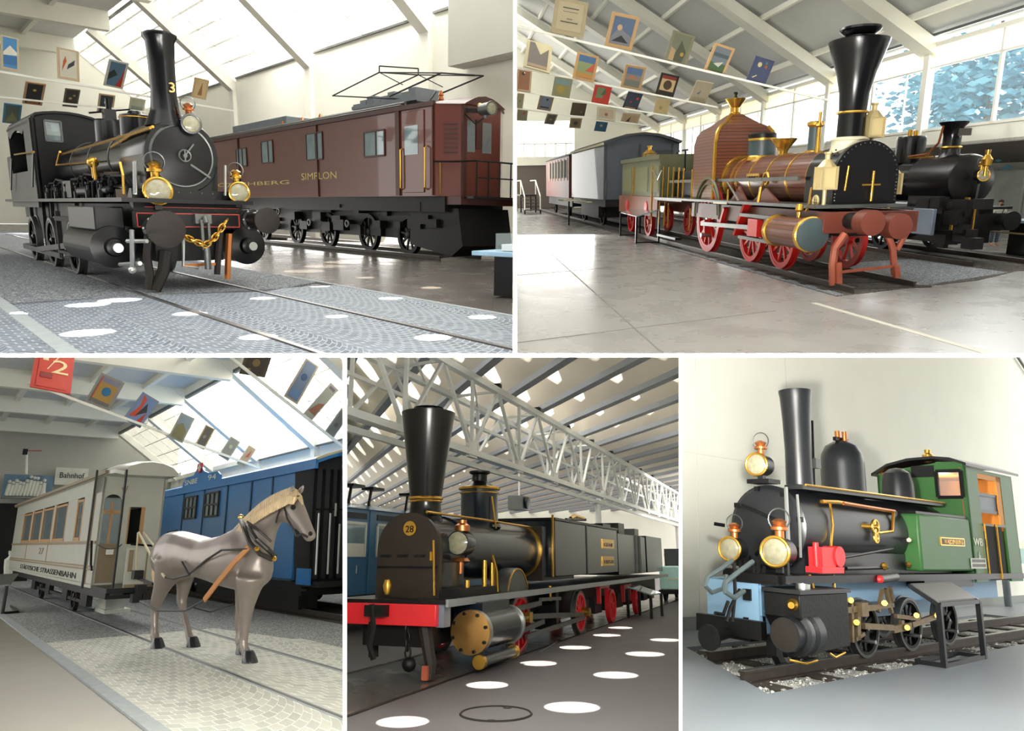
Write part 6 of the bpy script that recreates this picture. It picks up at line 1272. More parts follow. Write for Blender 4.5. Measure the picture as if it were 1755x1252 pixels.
def loco5():
    T = Thing(R, 'steam_locomotive', 'black tank engine with wide funnel chimney, red buffer beam and brass cylinder end', 'locomotive', (-8, -.5, 0)); yc = -.5
    m = MB('blue_black').lathe((-4.2, yc, 2.12), (1, 0, 0), [(.62, 0), (.62, 4.3)], 36); b = T.part('boiler', m)
    m = MB('brass'); m.lathe((-4.3, yc, 2.12), (1, 0, 0), [(.62, 0), (.66, 0), (.66, .1), (.62, .1)], 36, False); T.part('boiler_band', m, b)
    m = MB('blue_black').lathe((.05, yc, 2.1), (1, 0, 0), [(.6, 0), (.6, 1.15)], 36); m.box((.1, yc - .55, 1.25), (1.2, yc + .55, 2.1)); sb = T.part('smokebox', m)
    pl = [(yc + .64, 1.25)] + arc(yc, 2.1, .64, 0, PI, 20) + [(yc - .64, 1.25)]
    fp = T.part('smokebox_front', MB('brown_black').prism(pl, 'x', 1.2, 1.3), sb); m = MB('brass'); p = R.X(703, 905, 1.32)
    m.lathe(p, (1, 0, 0), [(.13, 0), (.13, .02)], 20); m.mat('black_satin'); text_mb(m, '28', p + Vector((.025, 0, -.07)), (0, 1, 0), (0, 0, 1), .17, .004); T.part('number_plate', m, fp, label='round brass number plate')
    m = MB('brass').tube([R.X(743, 925, 1.35), R.X(744, 1020, 1.35)], .02).tube([R.X(739, 945, 1.35), R.X(739, 960, 1.35)], .03); T.each('door_rod', m, fp)
    m = MB('black_satin').bar((1.32, yc - .6, 1.78), (1.32, yc + .6, 1.78), .04)
    for y in (-.45, -.1, .25): m.box((1.3, yc + y - .1, 1.95), (1.34, yc + y + .1, 2.0))
    T.each('door_strap', m, fp)
    x = .7; z0 = 2.6
    m = MB('black_gloss').lathe((x, yc, z0), (0, 0, 1), [(.34, 0), (.3, .2), (.28, .4), (.3, .45), (.51, 2.02), (.53, 2.1), (.5, 2.1), (.3, 2.05)], 40); ch = T.part('chimney', m)
    m = MB('black_gloss').lathe((x, yc, z0 + 2.0), (0, 0, 1), [(.28, 0), (.27, .18), (.3, .2), (.2, .2)], 28); T.part('chimney_cap', m, ch)
    m = MB('brass').ring((x, yc, z0 + .44), (0, 0, 1), .305, .03, 32, 8).ring((x, yc, z0 + .38), (0, 0, 1), .3, .02, 32, 6); T.each('chimney_band', m, ch)
    xd = -1.85; m = MB('blue_black').lathe((xd, yc, 2.6), (0, 0, 1), [(.5, 0), (.42, .12), (.42, .85)], 36); d = T.part('steam_dome', m)
    m = MB('brass').ring((xd, yc, 3.45), (0, 0, 1), .44, .035, 36, 8).ring((xd, yc, 3.35), (0, 0, 1), .43, .015, 36, 6); T.each('dome_ring', m, d); m = MB('black_satin').lathe((xd, yc, 3.46), (0, 0, 1), [(.4, 0), (.25, .1), (.17, .16), (.17, .3), (.24, .34), (.24, .38), (.1, .4)], 28); T.part('dome_cap', m, d)
    m = MB('brass').tube([(1.2, yc + .3, 2.75), (-1, yc + .45, 2.72), (-4.2, yc + .45, 2.68)], .025); m.tube([R.Y(843, 850, -.1), R.Y(850, 905, 0)], .02); T.each('handrail', m)
    p = R.Y(784, 930, .25); m = MB('blue_black').lathe(p + Vector((-.4, 0, 0)), (1, 0, 0), [(.2, 0), (.22, .05), (.22, .4)], 20); o = T.part('side_lamp', m); m = MB('lamp_lens').lathe(p + Vector((.0, 0, 0)), (1, 0, 0), [(.2, 0), (.12, .04), (.01, .05)], 20); T.part('lens', m, o)
    m = MB('copper').lathe(p + Vector((-.2, 0, .22)), (0, 0, 1), [(.14, 0), (.14, .1), (.08, .14), (.08, .2)], 16).lathe(p + Vector((-.15, 0, -.34)), (0, 0, 1), [(.04, -.2), (.05, 0), (.18, .02), (.12, .08)], 16); T.each('lamp_fitting', m, o)
    # firebox shoulder and long side tanks
    m = MB('brown_black').box((-7.2, yc - .85, 1.4), (-4.4, yc + .6, 2.72)); T.part('firebox', m)
    y1 = .4; m = MB('blue_black').box((-11.5, yc - .9, 1.5), (-4.55, y1, 2.88)); tk = T.part('side_tank', m, bev=.02)
    m = MB('black_satin').box((-11.6, yc - .95, 2.88), (-4.5, y1 + .03, 2.94)); m.box((-7.6, y1, 1.5), (-7.5, y1 + .02, 2.88)); T.each('tank_rim', m, tk); m = MB('brass').tube([(-4.45, .36, 1.5), (-4.45, .38, 3.0)], .035); T.part('handrail', m)
    m = MB('blue_black').box((-16.5, yc - .9, 1.4), (-11.6, y1, 2.78)); T.part('coal_bunker', m, bev=.02); m = MB('dull_steel').tube([(-14.6, y1 + .02, 1.4), (-14.6, y1 + .02, 2.8)], .06).tube([(-15.2, y1 + .02, 1.4), (-15.2, y1 + .02, 2.8)], .06); T.each('bunker_post', m)
    m = MB('blue_black').box((-20.5, yc - .9, 1.4), (-16.8, y1, 2.85)); T.part('rear_bunker', m, bev=.02)
    m = MB('black_satin').box((-12.3, yc - .3, 2.78), (-11.2, yc + .5, 3.1)); m.mat('brown_black').box((-15, yc - .5, 2.8), (-14, yc + .4, 3.25)); m.mat('dull_steel').box((-17.8, yc - .2, 2.85), (-17, yc + .4, 3.15)); T.each('bunker_top_box', m)
    m = MB('brass').tube([R.Y(978, 888, .1), R.Y(985, 884, .1), R.Y(1000, 889, .1)], .06); m.mat('black_satin').tube([R.Y(970, 890, .1), R.Y(1003, 890, .1)], .05); T.each('safety_valve', m)
    for v0, v1, txt in ((925, 939, 'GENF'), (953, 969, '1858')):
        a, c = R.Y(1032, v1, y1), R.Y(1051, v0, y1); xa, xc2 = min(a.x, c.x), max(a.x, c.x); m = MB('brass').box((xa, y1, a.z), (xc2, y1 + .025, c.z)); pp = T.part('name_plate', m)
        T.part('plate_letters', text_mb(MB('black_satin'), txt, ((xa + xc2) / 2, y1 + .03, a.z + .06), (-1, 0, 0), (0, 0, 1), .16, .004, (xc2 - xa) * .8), pp)
    # running board and splasher
    m = MB('black_satin').box((-20.5, -1.6, 1.2), (1.9, .58, 1.26)); rb = T.part('running_board', m); T.part('board_edge', MB('steel_edge').box((-20.5, .57, 1.16), (1.9, .62, 1.28)), rb)
    m = MB('dull_steel').prism([(-1.85 + .62 * math.cos(t * PI / 14), 1.26 + .48 * math.sin(t * PI / 14)) for t in range(15)], 'y', .1, .42); sp = T.part('splasher', m); T.part('splasher_rim', MB('brass').ring((-1.85, .42, 1.1), (0, 1, 0), .62, .02, 24, 6, .3, PI - .3), sp)
    m = MB('black_iron').box((-.6, .1, 1.26), (1.2, .5, 1.42)); m.mat('brass').cyl((.6, .35, 1.3), (.6, .35, 1.55), .05).cyl((-.2, .35, 1.4), (-.2, .35, 1.9), .05).cyl((-.7, .3, 1.4), (-.7, .3, 1.85), .05); m.tube([(-.35, .45, 2.0), (-.45, .5, 1.7), (-.5, .5, 1.3)], .03); T.each('lubricator', m)
    m = MB('black_iron').box((-20, yc - .6, .5), (1.7, yc + .6, 1.2)); 
    for i in range(8): m.box((-8 - i * 1.5, .1, .35), (-7.2 - i * 1.5, .3, .8))
    T.part('frame', m)
    for x, r in ((-1.85, .62), (-6.5, .55), (-10.2, .5), (-14.2, .45)):
        for y, s in ((.42, 1), (-1.4, -1)): wheel(T, (x, y, r), r, .13, 11, 'bright_red', s, 'dull_steel' if x > -8 else 'bright_red')
    m = MB('bright_red')
    for u in (1033, 1073): p = R.Y(u, 1012, .35); m.bar(p + Vector((-.5, 0, .15)), p + Vector((-.5, 0, -.35)), .12); m.bar(p + Vector((.5, 0, .15)), p + Vector((.5, 0, -.35)), .12); m.bar(p + Vector((-.6, 0, .15)), p + Vector((.6, 0, .15)), .14)
    T.each('spring_hanger', m, label='bright red spring hanger')
    # cylinder with brass end, guide bars and rods
    m = MB('blue_black').lathe((-.75, .62, .7), (1, 0, 0), [(.33, 0), (.33, 1.7)], 36); m.box((-.5, .2, .8), (.8, .75, 1.18)); c = T.part('cylinder', m)
    m = MB('steel').lathe((-.8, .62, .7), (1, 0, 0), [(.33, 0), (.36, 0), (.36, .08), (.33, .08)], 36, False).lathe((.86, .62, .7), (1, 0, 0), [(.33, 0), (.37, 0), (.37, .12), (.33, .12)], 36, False); T.each('cylinder_ring', m, c)
    m = MB('polished_brass').lathe((.98, .62, .7), (1, 0, 0), [(.37, 0), (.37, .05), (.3, .06), (.01, .065)], 40); e = T.part('cylinder_end', m, c, label='polished brass cylinder end'); m = MB('black_iron')
    for i in range(8): t = i * PI / 4 + .3; m.cyl((1.03, .62 + .32 * math.cos(t), .7 + .32 * math.sin(t)), (1.09, .62 + .32 * math.cos(t), .7 + .32 * math.sin(t)), .03, n=8)
    T.each('bolt', m, e)
    m = MB('dull_steel').cyl((-.6, .78, .22), (.9, .78, .22), .09); m.mat('brass').cyl((.9, .78, .22), (1.0, .78, .22), .12).cyl((-.7, .78, .22), (-.6, .78, .22), .12); T.each('drain_pipe', m)
    m = MB('dull_steel').bar((-.7, .66, .95), (-2.8, .6, .98), .06, .1).bar((-.7, .66, .48), (-3.0, .6, .58), .06, .1).bar((-.7, .66, .72), (-1.9, .64, .75), .05).bar((-1.9, .6, .75), (-6.5, .56, .5), .05, .11).bar((-6.4, .58, .42), (-1.9, .58, .35), .05, .1).bar((-2.8, .6, 1.05), (-4.4, .55, 1.0), .07); T.each('motion_rod', m)
    m = MB('brass').box((-1.95, .58, .65), (-1.75, .72, .85)).cyl((-6.55, .5, .55), (-6.55, .72, .55), .12).cyl((-4.1, .4, .95), (-4.1, .4, 1.3), .05); T.each('bearing_brass', m); T.part('motion_plate', MB('black_satin').box((-4.3, .0, .3), (-4.1, .55, 1.2)))
    # front beam
    m = MB('bright_red').box((1.85, -3.2, .86), (1.97, .43, 1.2)); bb = T.part('buffer_beam', m, bev=.01, label='bright red buffer beam'); T.part('beam_end', MB('slate_panel').box((1.6, .38, .84), (1.85, .52, 1.2)), bb)
    m = MB('black_iron'); p = R.X(645, 1046, 2.05); m.box(p + Vector((-.1, -.2, -.09)), p + Vector((.06, .2, .09))).tube([R.X(u, v, 2.1) for u, v in ((637, 1035), (640, 1075), (633, 1105), (640, 1130))], .05); m.tube([R.X(u, v, 2.1) for u, v in ((636, 1065), (630, 1095), (636, 1120))], .04); T.each('coupling', m)
    m = MB('black_iron')
    ps = [R.X(u, v, 1.9) for u, v in ((698, 1072), (697, 1085), (699, 1098), (698, 1112), (700, 1125))]
    for i in range(4):
        cc = (ps[i] + ps[i + 1]) / 2; m.tube([cc + Vector((0, .05 * math.cos(t), .09 * math.sin(t))) if i % 2 else cc + Vector((.05 * math.cos(t), 0, .09 * math.sin(t))) for t in [k * PI / 4 for k in range(9)]], .018, 5)
    m.ell(R.X(701, 1138, 1.9), .12, 12); T.each('chain_and_ball', m)
    m = MB('rusty_black').tube([R.X(u, v, 1.75) for u, v in ((728, 1070), (733, 1105), (738, 1135), (735, 1163))], [.12, .11, .1, .1], 8); m.tube([R.X(u, v, 1.2) for u, v in ((640, 1100), (640, 1125))], .1); m.mat('orange_iron').bar(R.X(730, 1140, 1.85), R.X(729, 1165, 1.85), .1); T.each('rail_guard', m)
    m = MB('brass').lathe(R.X(664, 1003, 1.6), (0, 0, 1), [(.05, -.15), (.08, 0), (.05, .1)], 12); T.part('oil_cup', m)
def coach4():
    y = -5.0; T = Thing(R, 'passenger_coach', 'blue passenger coach with white window frames behind the funnel chimney engine', 'coach', (-6, -6.5, 0)); z0, z1 = 1.0, 3.25; xa, xb = -24, -1.5
    b = T.part('body', MB('coach_blue').box((xa, y - 2.8, z0), (xb, y, z1)))
    m = MB('coach_blue').prism([(y + .1, z1), (y - .4, z1 + .18), (y - 1.4, z1 + .3), (y - 2.4, z1 + .18), (y - 2.9, z1)], 'x', xa, xb); T.part('roof', m)
    k = 0
    for u0, u1 in ((578, 628), (643, 682), (694, 728)):
        a, c = R.Y(u0, 950, y), R.Y(u1, 892, y); x0, x1 = min(a.x, c.x), max(a.x, c.x); f = MB('figure_white'); t = .07
        zb, zt = 1.98, 2.9
        f.box((x0, y, zb), (x0 + t, y + .04, zt)).box((x1 - t, y, zb), (x1, y + .04, zt)).box((x0, y, zb), (x1, y + .04, zb + t)).box((x0, y, zt - t), (x1, y + .04, zt)); w = T.part('window', f)
        m = MB('pane_reflect').box((x0 + t, y, zb + t), (x1 - t, y + .015, zt - t)); m.mat('figure_white').box((x0 + t, y + .015, zb + t), (x1 - t, y + .02, zb + .35)); T.part('pane', m, w)
        m = MB(C('#28323b')).box((x0, y, 2.98), (x1, y + .02, 3.14)); T.part('vent_slot', m, b)
        k += 1
    m = MB('coach_blue')
    for u in (632, 690): x = R.Y(u, 950, y).x; m.box((x - .05, y, z0), (x + .05, y + .02, z1))
    T.each('body_strip', m, b)
    p = R.Y(610, 974, y); T.part('class_number', text_mb(MB('figure_white'), '1', (p.x, y + .015, p.z - .12), (-1, 0, 0), (0, 0, 1), .3, .006), b)
    m = MB('black_satin')
    for u in (602, 637, 700): p = R.Y(u, 862, y - .2); m.bar((p.x, y - .3, z1 + .1), (p.x - .1, y - .3, z1 + .62), .06); m.box((p.x - .5, y - .5, z1 + .6), (p.x + .1, y - .1, z1 + .68))
    T.each('roof_ventilator', m); m = MB('black_iron').box((xa, y - 2.6, .3), (xb, y - .3, z0)); T.part('underframe', m)
    for x in (-6.5, -4, -18, -20.5): wheel(T, (x, y - .5, .5), .48, .12, 9, 'black_iron', 1, 'black_iron')
def misc4():
    a, b = R.Z(1117, 1060), R.Z(1135, 1055); T = Thing(R, 'information_stand', 'slanted information stand on black legs beside the rear of the funnel chimney engine', 'sign', ((a.x + b.x) / 2, (a.y + b.y) / 2, 0))
    w = b - a; e = Vector((-w.y, w.x, 0)).normalized()
    if e.y > 0: e = -e
    zt = R.at(1132, 1017, 'x', b.x).z; P4 = [a + Vector((0, 0, zt)), b + Vector((0, 0, zt)), b + e * .8 + Vector((0, 0, zt + .25)), a + e * .8 + Vector((0, 0, zt + .25))]
    T.part('panel', MB('pane_reflect').poly(P4, (0, 0, .04))); m = MB('black_satin')
    for p in (a, b): m.bar((p.x, p.y, 0), (p.x, p.y, zt), .09); q = p + e * .8; m.bar((q.x, q.y, 0), (q.x, q.y, zt + .2), .09)
    T.each('leg', m)
    p = R.Z(1142, 1040); T = Thing(R, 'rail_tractor', 'mint green and dark rail tractor cut by the right partition', 'vehicle', (p.x - 6, p.y, 0)); x0 = p.x - 4
    q0, q1 = R.X(1131, 1010, x0), R.X(1168, 970, x0)
    T.part('bonnet', MB('mint').box((x0 - 3, q0.y, q0.z), (x0, q1.y + .6, q1.z)), bev=.05); q2 = R.X(1131, 940, x0 - 3); T.part('cab', MB('slate_dark').box((x0 - 6, q0.y - .2, q0.z), (x0 - 3, q1.y + .8, q2.z))); m = MB('black_iron').box((x0 - 6, q0.y, .35), (x0 + .3, q1.y + .6, q0.z)); T.part('frame', m)
    m = MB('cream_strip').box((x0 - 6, q0.y - .22, q2.z - .4), (x0 - 3, q0.y - .2, q2.z - .25)).box((x0 + .0, q0.y + .3, q0.z + .45), (x0 + .02, q0.y + 1.0, q0.z + .5)); T.each('trim_strip', m)
    for x in (x0 - 1, x0 - 4.5): wheel(T, (x, q0.y + .1, .5), .5, .12, 8, 'black_iron', 1, 'black_iron')
shell4(); loco5(); coach4(); misc4()
# ================================================================== HALL 5: green tank engine by the white wall
R = ROOMS[5]
P('engine_green', '#3a6a36', .42, var=.12, vs=1.2, spec=.4); P('frame_blue', '#8fb6d6', .5, var=.06); P('orange_paint', '#e2922b', .55, var=.08); P('grey_black', '#1d1f22', .33, var=.2); P('oily_bronze', '#8a775a', .4, .6, var=.35, vs=9); P('signal_red', '#d92b2f', .4); P('hose_grey', '#5c696b', .5)
def shell5():
    yw = -2.65
    pit = [(1.62, 1.15), (-12.5, 1.0), (-12.5, -1.55), (-.15, -1.35)]
    m = MB('floor_blue').poly([(9, 9, 0), (9, 1.15, 0), (1.62, 1.15, 0), (-12.5, 1.0, 0), (-30, 1.0, 0), (-30, 9, 0)], (0, 0, -.2)); m.poly([(9, 1.15, 0), (9, yw, 0), (-.9, yw, 0), (-.15, -1.35, 0), (1.62, 1.15, 0)], (0, 0, -.2)); m.poly([(-.15, -1.35, 0), (-.9, yw, 0), (-30, yw, 0), (-30, -1.55, 0), (-12.5, -1.55, 0)], (0, 0, -.2)); m.poly([(-12.5, 1.0, 0), (-12.5, -1.55, 0), (-30, -1.55, 0), (-30, 1.0, 0)], (0, 0, -.2)); struct(R, 'floor', m)
    m = MB('gravel_white').poly([(x, y, -.06) for x, y in pit], (0, 0, -.08)); tag(build(R, 'gravel_bed', m), 'white gravel between the sleepers below the green tank engine', 'gravel', kind='stuff')
    rr = random.Random(8); m = MB('gravel_white')
    for i in range(900):
        x = 1.4 - rr.random() * 9; y = -1.2 + rr.random() * 2.3; r = .022 + rr.random() * .03
        if x > .2 + (y + 1.2) * .55: continue
        m.ell((x, y, -.05), (r, r * .9, r * .7), 6)
    tag(build(R, 'loose_gravel', m, sharp=.3), 'loose white stones of the gravel bed below the green tank engine', 'gravel', kind='stuff')
    struct(R, 'wall_back', MB('wall_white').box((-24, yw - .3, 0), (9, yw, 9)))
    m = MB(C('#8f9690', .5)).box((-24, yw, 0), (9, yw + .03, .22)); struct(R, 'baseboard_back', m)
    m = MB(C('#e6e5d6'))
    for x in (-.3, -2.2, -5.5): m.box((x - .008, yw, .22), (x + .008, yw + .004, 7))
    m.box((-6, yw, 3.2), (5, yw + .004, 3.215)); struct(R, 'trim_1', m)
    a = R.Y(1735, 610, yw); b = R.Y(1756, 640, yw); m = MB('dull_steel').bar((a.x + .3, yw + .1, a.z + .25), (b.x - 1, yw + .1, b.z - .4), .08); struct(R, 'trim_2', m)
    x = R.Y(1735, 930, yw).x; m = MB('wall_grey').box((x - 9, yw - .1, 0), (x - 2.2, yw + .6, 1.25)); struct(R, 'wall_low', m); struct(R, 'window_1', MB('skylight').box((x - 9, yw + .02, 1.3), (x + .1, yw + .05, 1.95)))
    for i in range(11):
        sx = 1.05 - i * 1.18; ylim = 1.0; y0 = -1.25; m = MB('sleeper_wood').box((sx - .15, max(y0, (sx - .35) * 1.4 - 1.1) if sx > .1 else y0, -.085), (sx + .15, 1.02, -.03)); solo(R, 'railway_sleeper', m, 'dark wooden sleeper in white gravel below the green tank engine', 'sleeper', 'sleepers below the green tank engine')
    for y, x1 in ((.57, 1.25), (-.5, .45)): m = MB('rail_steel'); rail(m, -12.3, x1, y, .11, .09, .13); solo(R, 'rail', m, ('near' if y > 0 else 'far') + ' rail below the green tank engine', 'rail', 'rails of the green tank engine')
def loco6():
    T = Thing(R, 'steam_locomotive', 'green tank engine with black boiler, tall black chimney and blue frame by the white wall', 'locomotive', (-4, 0, 0)); zc = 1.82
    m = MB('grey_black').lathe((-5.3, 0, zc), (1, 0, 0), [(.58, 0), (.58, 4.95)], 36); m.box((-5.3, -.5, 1.2), (-.4, .5, 1.5)); b = T.part('boiler', m)
    m = MB('grey_black').lathe((-.38, 0, zc), (1, 0, 0), [(.6, 0), (.6, .06), (.56, .08), (.54, .1), (.2, .16), (.01, .17)], 40); d = T.part('smokebox_door', m)
    m = MB('black_satin')
    for i in range(8): t = i * PI / 4 + .2; m.box((-.3, .55 * math.cos(t) - .035, zc + .55 * math.sin(t) - .035), (-.24, .55 * math.cos(t) + .035, zc + .55 * math.sin(t) + .035))
    m.bar((-.16, -.3, zc + .3), (-.16, .35, zc + .05), .04).bar((-.16, .35, zc + .05), (-.16, -.1, zc - .4), .04).tube([(-.15, -.6, zc), (-.05, -.72, zc + .02)], .03); T.each('door_dog', m, d)
    m = MB('steel').tube([(-.22, .38, zc + .55), (-.15, .42, zc + .1), (-.15, .42, zc - .5)], .03).tube([(-.3, .5, zc + .45), (-.22, .56, zc), (-.22, .55, zc - .4)], .02); T.each('vacuum_pipe', m)
    m = MB('grey_black').box((-5.2, .22, 2.36), (-.45, .5, 2.42)); T.part('boiler_shelf', m, b); m = MB('brass').tube([(-5.2, .52, 2.42), (-.5, .52, 2.42)], .018); T.part('handrail', m)
    m = MB('grey_black').lathe((-1.25, 0, 2.4), (0, 0, 1), [(.28, 0), (.2, .08), (.195, .6), (.21, 1.1), (.235, 1.45), (.25, 1.53), (.25, 1.56), (.2, 1.57), (.18, 1.5)], 36); ch = T.part('chimney', m)
    m = MB('black_satin').tube([(-1.45, .12, 2.45), (-1.47, .14, 3.5)], .02); m.mat('dull_steel').box((-1.55, .1, 2.75), (-1.4, .2, 2.9)); T.each('chimney_pipe', m, ch)
    m = MB('grey_black').lathe((-2.6, 0, 2.38), (0, 0, 1), [(.36, 0), (.34, .1), (.34, .55), (.32, .7), (.25, .84), (.12, .92), (.01, .94)], 36); sd = T.part('steam_dome', m); m = MB('copper').cyl((-2.6, -.05, 3.3), (-2.6, -.05, 3.48), .045).cyl((-2.6, .07, 3.3), (-2.6, .07, 3.46), .04); m.mat('black_satin').bar((-2.4, 0, 3.33), (-2.8, 0, 3.33), .06); T.each('safety_valve', m, sd)
    m = MB('grey_black').lathe((-4.35, .1, 2.38), (0, 0, 1), [(.27, 0), (.26, .35), (.22, .52), (.12, .6), (.01, .62)], 32); T.part('sand_dome', m)
    m = MB('brass').tube([R.Y(1408, 859, .5), R.Y(1435, 860, .5), R.Y(1533, 877, .5)], .03); m.tube([R.Y(1423, 863, .55), R.Y(1427, 900, .62), R.Y(1424, 938, .6)], .02); m.tube([R.Y(1531, 878, .55), R.Y(1529, 910, .6), R.Y(1505, 913, .62)], .025); m.mat('copper').tube([R.Y(1445, 862, .52), R.Y(1533, 876, .52)], .028); T.each('boiler_pipe', m)
    p = R.Y(1500, 902, .64); m = MB('brass').ring(p, (0, 1, 0), .1, .02, 18, 6).ring(p + Vector((0, 0, -.17)), (0, 1, 0), .07, .018, 18, 6).cyl(p + Vector((.3, -.1, 0)), p, .04).cyl(p + Vector((0, 0, .1)), p + Vector((0, 0, -.25)), .02); T.each('check_valve', m)
    # side tanks
    for s in (1, -1):
        yy = .75 * s; y0, y1 = min(yy, yy - .38 * s), max(yy, yy - .38 * s); tk = T.part('side_tank', MB('engine_green').box((-5.62, y0, 1.24), (-3.5, y1, 2.16)), bev=.04)
        if s > 0:
            m = MB('brass').tube([(-3.5, .45, 1.3), (-3.5, .45, 2.1)], .02, 5); m.mat('black_satin').box((-5.62, .4, 2.16), (-3.5, .72, 2.2)); T.each('tank_edge', m, tk)
            q = R.Y(1632, 928, .75); m = MB('brass').box((q.x - .5, .75, q.z - .07), (q.x + .5, .765, q.z + .07)); m.mat('black_satin').box((q.x - .46, .765, q.z - .05), (q.x + .46, .77, q.z + .05)); pl = T.part('name_plate', m, tk); T.part('plate_letters', text_mb(MB('brass'), 'WALDENBURG', (q.x, .772, q.z - .035), (-1, 0, 0), (0, 0, 1), .1, .004, .8), pl)
            m = MB('brass').cyl(R.X(1558, 925, -3.46), R.X(1558, 925, -3.2), .03).ell(R.X(1557, 967, -3.42), .05, 8); m.mat('black_satin').bar(R.X(1535, 925, -3.3), R.X(1556, 926, -3.3), .05); T.each('tank_tap', m, tk)
    # cab
    xf, xr = -5.65, -8.0; y0, y1 = -.85, .76; zr = 3.1
    rp = [(y0 - .06, zr - .12), (y0 + .25, zr + .06), (-.2, zr + .15), (.25, zr + .17), (.55, zr + .13), (y1 + .06, zr + .02)]
    a, c = R.X(1609, 852, xf), R.X(1647, 806, xf); m = MB('engine_green'); zt = lambda y: zr - .02 if y < .3 else zr + .02
    for P4 in ([(y0, 1.2), (y0, zr - .12), (-.5, zr), (a.y, zr + .1), (a.y, 1.2)], [(c.y, 1.2), (c.y, zr + .1), (y1, zr), (y1, 1.2)], [(a.y, 1.2), (a.y, a.z), (c.y, a.z), (c.y, 1.2)], [(a.y, c.z), (a.y, zr + .12), (c.y, zr + .1), (c.y, c.z)]): m.prism(P4, 'x', xf - .04, xf)
    # near side with round cornered door opening
    o0, o1 = R.Y(1682, 880, y1), R.Y(1721, 880, y1); xa, xb = o0.x, o1.x
    m.box((xa, y1 - .04, 1.05), (xf, y1, zr)).box((xr, y1 - .04, 1.05), (xb, y1, zr)); zt2 = R.Y(1700, 815, y1).z; m.box((xb, y1 - .04, zt2), (xa, y1, zr)); m.box((xr, y0, 1.05), (xf, y0 + .04, zr)); m.box((xr, y0, 1.05), (xr + .04, y1, 2.2)).box((xr, y0, 2.85), (xr + .04, y1, zr)).box((xr, y0, 2.2), (xr + .04, -.5, 2.85)).box((xr, .5, 2.2), (xr + .04, y1, 2.85)); cab = T.part('cab', m)
    m = MB('orange_paint').box((xr + .045, y0 + .05, 2.0), (xr + .06, y1 - .05, zr - .05)).box((xr + .1, y0 + .045, 1.9), (xf - .1, y0 + .06, zr)).box((xr + .1, y0 + .05, zr - .06), (xf - .06, y1 - .05, zr - .04)); T.part('cab_lining', m, cab, label='orange painted cab interior')
    m = MB('orange_paint'); zb = R.Y(1700, 898, y1).z; m.box((xb, y1 - .035, zt2 - .1), (xa, y1 - .01, zt2)).box((xb, y1 - .035, zb), (xb + .22, y1 - .01, zt2)); m.mat('black_satin').box((xb, y1 - .02, zb - .04), (xa, y1 + .01, zb)); T.each('door_lining', m, cab)
    m = MB('steel_grey').box((xb + .2, y1 - .06, zb + .25), (xa, y1 - .05, zt2 - .4)); m.mat('black_satin').box((xb + .15, y1 - .05, zt2 - .42), (xa, y1 - .03, zt2 - .36)).box((xb + .15, y1 - .05, zb + .2), (xa, y1 - .03, zb + .26)).box((xb + .13, y1 - .05, zb + .2), (xb + .2, y1 - .03, zt2 - .36)); T.each('drop_window', m, cab)
    T.part('door_gap', MB('dark_hole').box((xb + .25, y1 + .0, 1.08), (xa - .1, y1 + .006, zb - .04)), cab); m = MB('brass').tube([((xa + xb) / 2, y1 + .03, 1.1), ((xa + xb) / 2, y1 + .03, zb)], .02).tube([(xa, y1 + .03, 1.2), (xa, y1 + .03, zb)], .015); T.each('handrail', m, cab)
    m = MB('black_satin')
    for p, q in (((a.y, a.z), (a.y, c.z)), ((c.y, a.z), (c.y, c.z)), ((a.y, a.z), (c.y, a.z)), ((a.y, c.z), (c.y, c.z))): m.bar((xf + .02, *p), (xf + .02, *q), .06)
    w = T.part('spectacle_window', m, cab); T.part('pane', MB('clear_glass').box((xf - .02, a.y, a.z), (xf - .01, c.y, c.z)), w); e0, e1 = R.X(1563, 818, xf), R.X(1600, 797, xf); T.part('vent_slot', MB('dark_hole').box((xf, e0.y, e0.z), (xf + .02, e1.y, e1.z)), cab)
    m = MB('orange_iron').box((xf, y1 - .1, 1.3), (xf + .006, y1 - .085, zr)); T.part('lining', m, cab)
    m = MB('grey_black').prism([(y, z + .05) for y, z in rp] + rp[::-1], 'x', xr - .25, xf + .12); rf = T.part('cab_roof', m); p = R.X(1590, 780, xf - .3); m = MB('brass').lathe((xf - .3, p.y, zr + .15), (0, 0, 1), [(.06, 0), (.04, .06), (.1, .1), (.1, .14), (.05, .18), (.06, .24), (.02, .26)], 16); T.part('whistle', m, rf)
    m = MB('figure_white')
    for txt, u, v, s in (('WB', 1676, 928, .2), ('6', 1678, 950, .18)): p = R.Y(u, v, y1); text_mb(m, txt, (p.x, y1 + .008, p.z - .07), (-1.3, 0, 0), (0, 0, 1), s, .004, .42 if txt == 'WB' else None)
    p = R.Y(1677, 965, y1); m.box((p.x - .35, y1, p.z - .09), (p.x + .35, y1 + .008, p.z + .09)); m.mat('black_satin').box((p.x - .3, y1 + .008, p.z + .02), (p.x + .3, y1 + .011, p.z + .07)).box((p.x - .3, y1 + .008, p.z - .06), (p.x + .3, y1 + .011, p.z - .01)); T.part('cab_lettering', m, cab)
    m = MB('black_satin').box((-8.0, -.8, 1.1), (-.35, .78, 1.2)).box((-.35, .25, 1.1), (.55, .78, 1.2)); T.part('running_board', m); m = MB('black_satin').box((-5.6, .45, .98), (-3.6, .72, 1.12)); T.part('board_bracket', m)
    # blue frame
    zf = 1.1; m = MB('frame_blue').prism([(.55, zf), (.55, .68), (.38, .66), (.38, .2), (.22, .2), (.22, .66), (-.6, .8), (-7.6, .72), (-7.6, zf)], 'y', .36, .42).prism([(.55, zf), (.55, .4), (-7.6, .4), (-7.6, zf)], 'y', -.42, -.36).box((.5, -.4, .5), (.58, .4, 1.08)); fr = T.part('frame', m, label='light blue engine frame'); m = MB('frame_blue')
    for i in range(9): m.ell((.5 - i * .1, .43, .74 + i * .005), .014, 6)
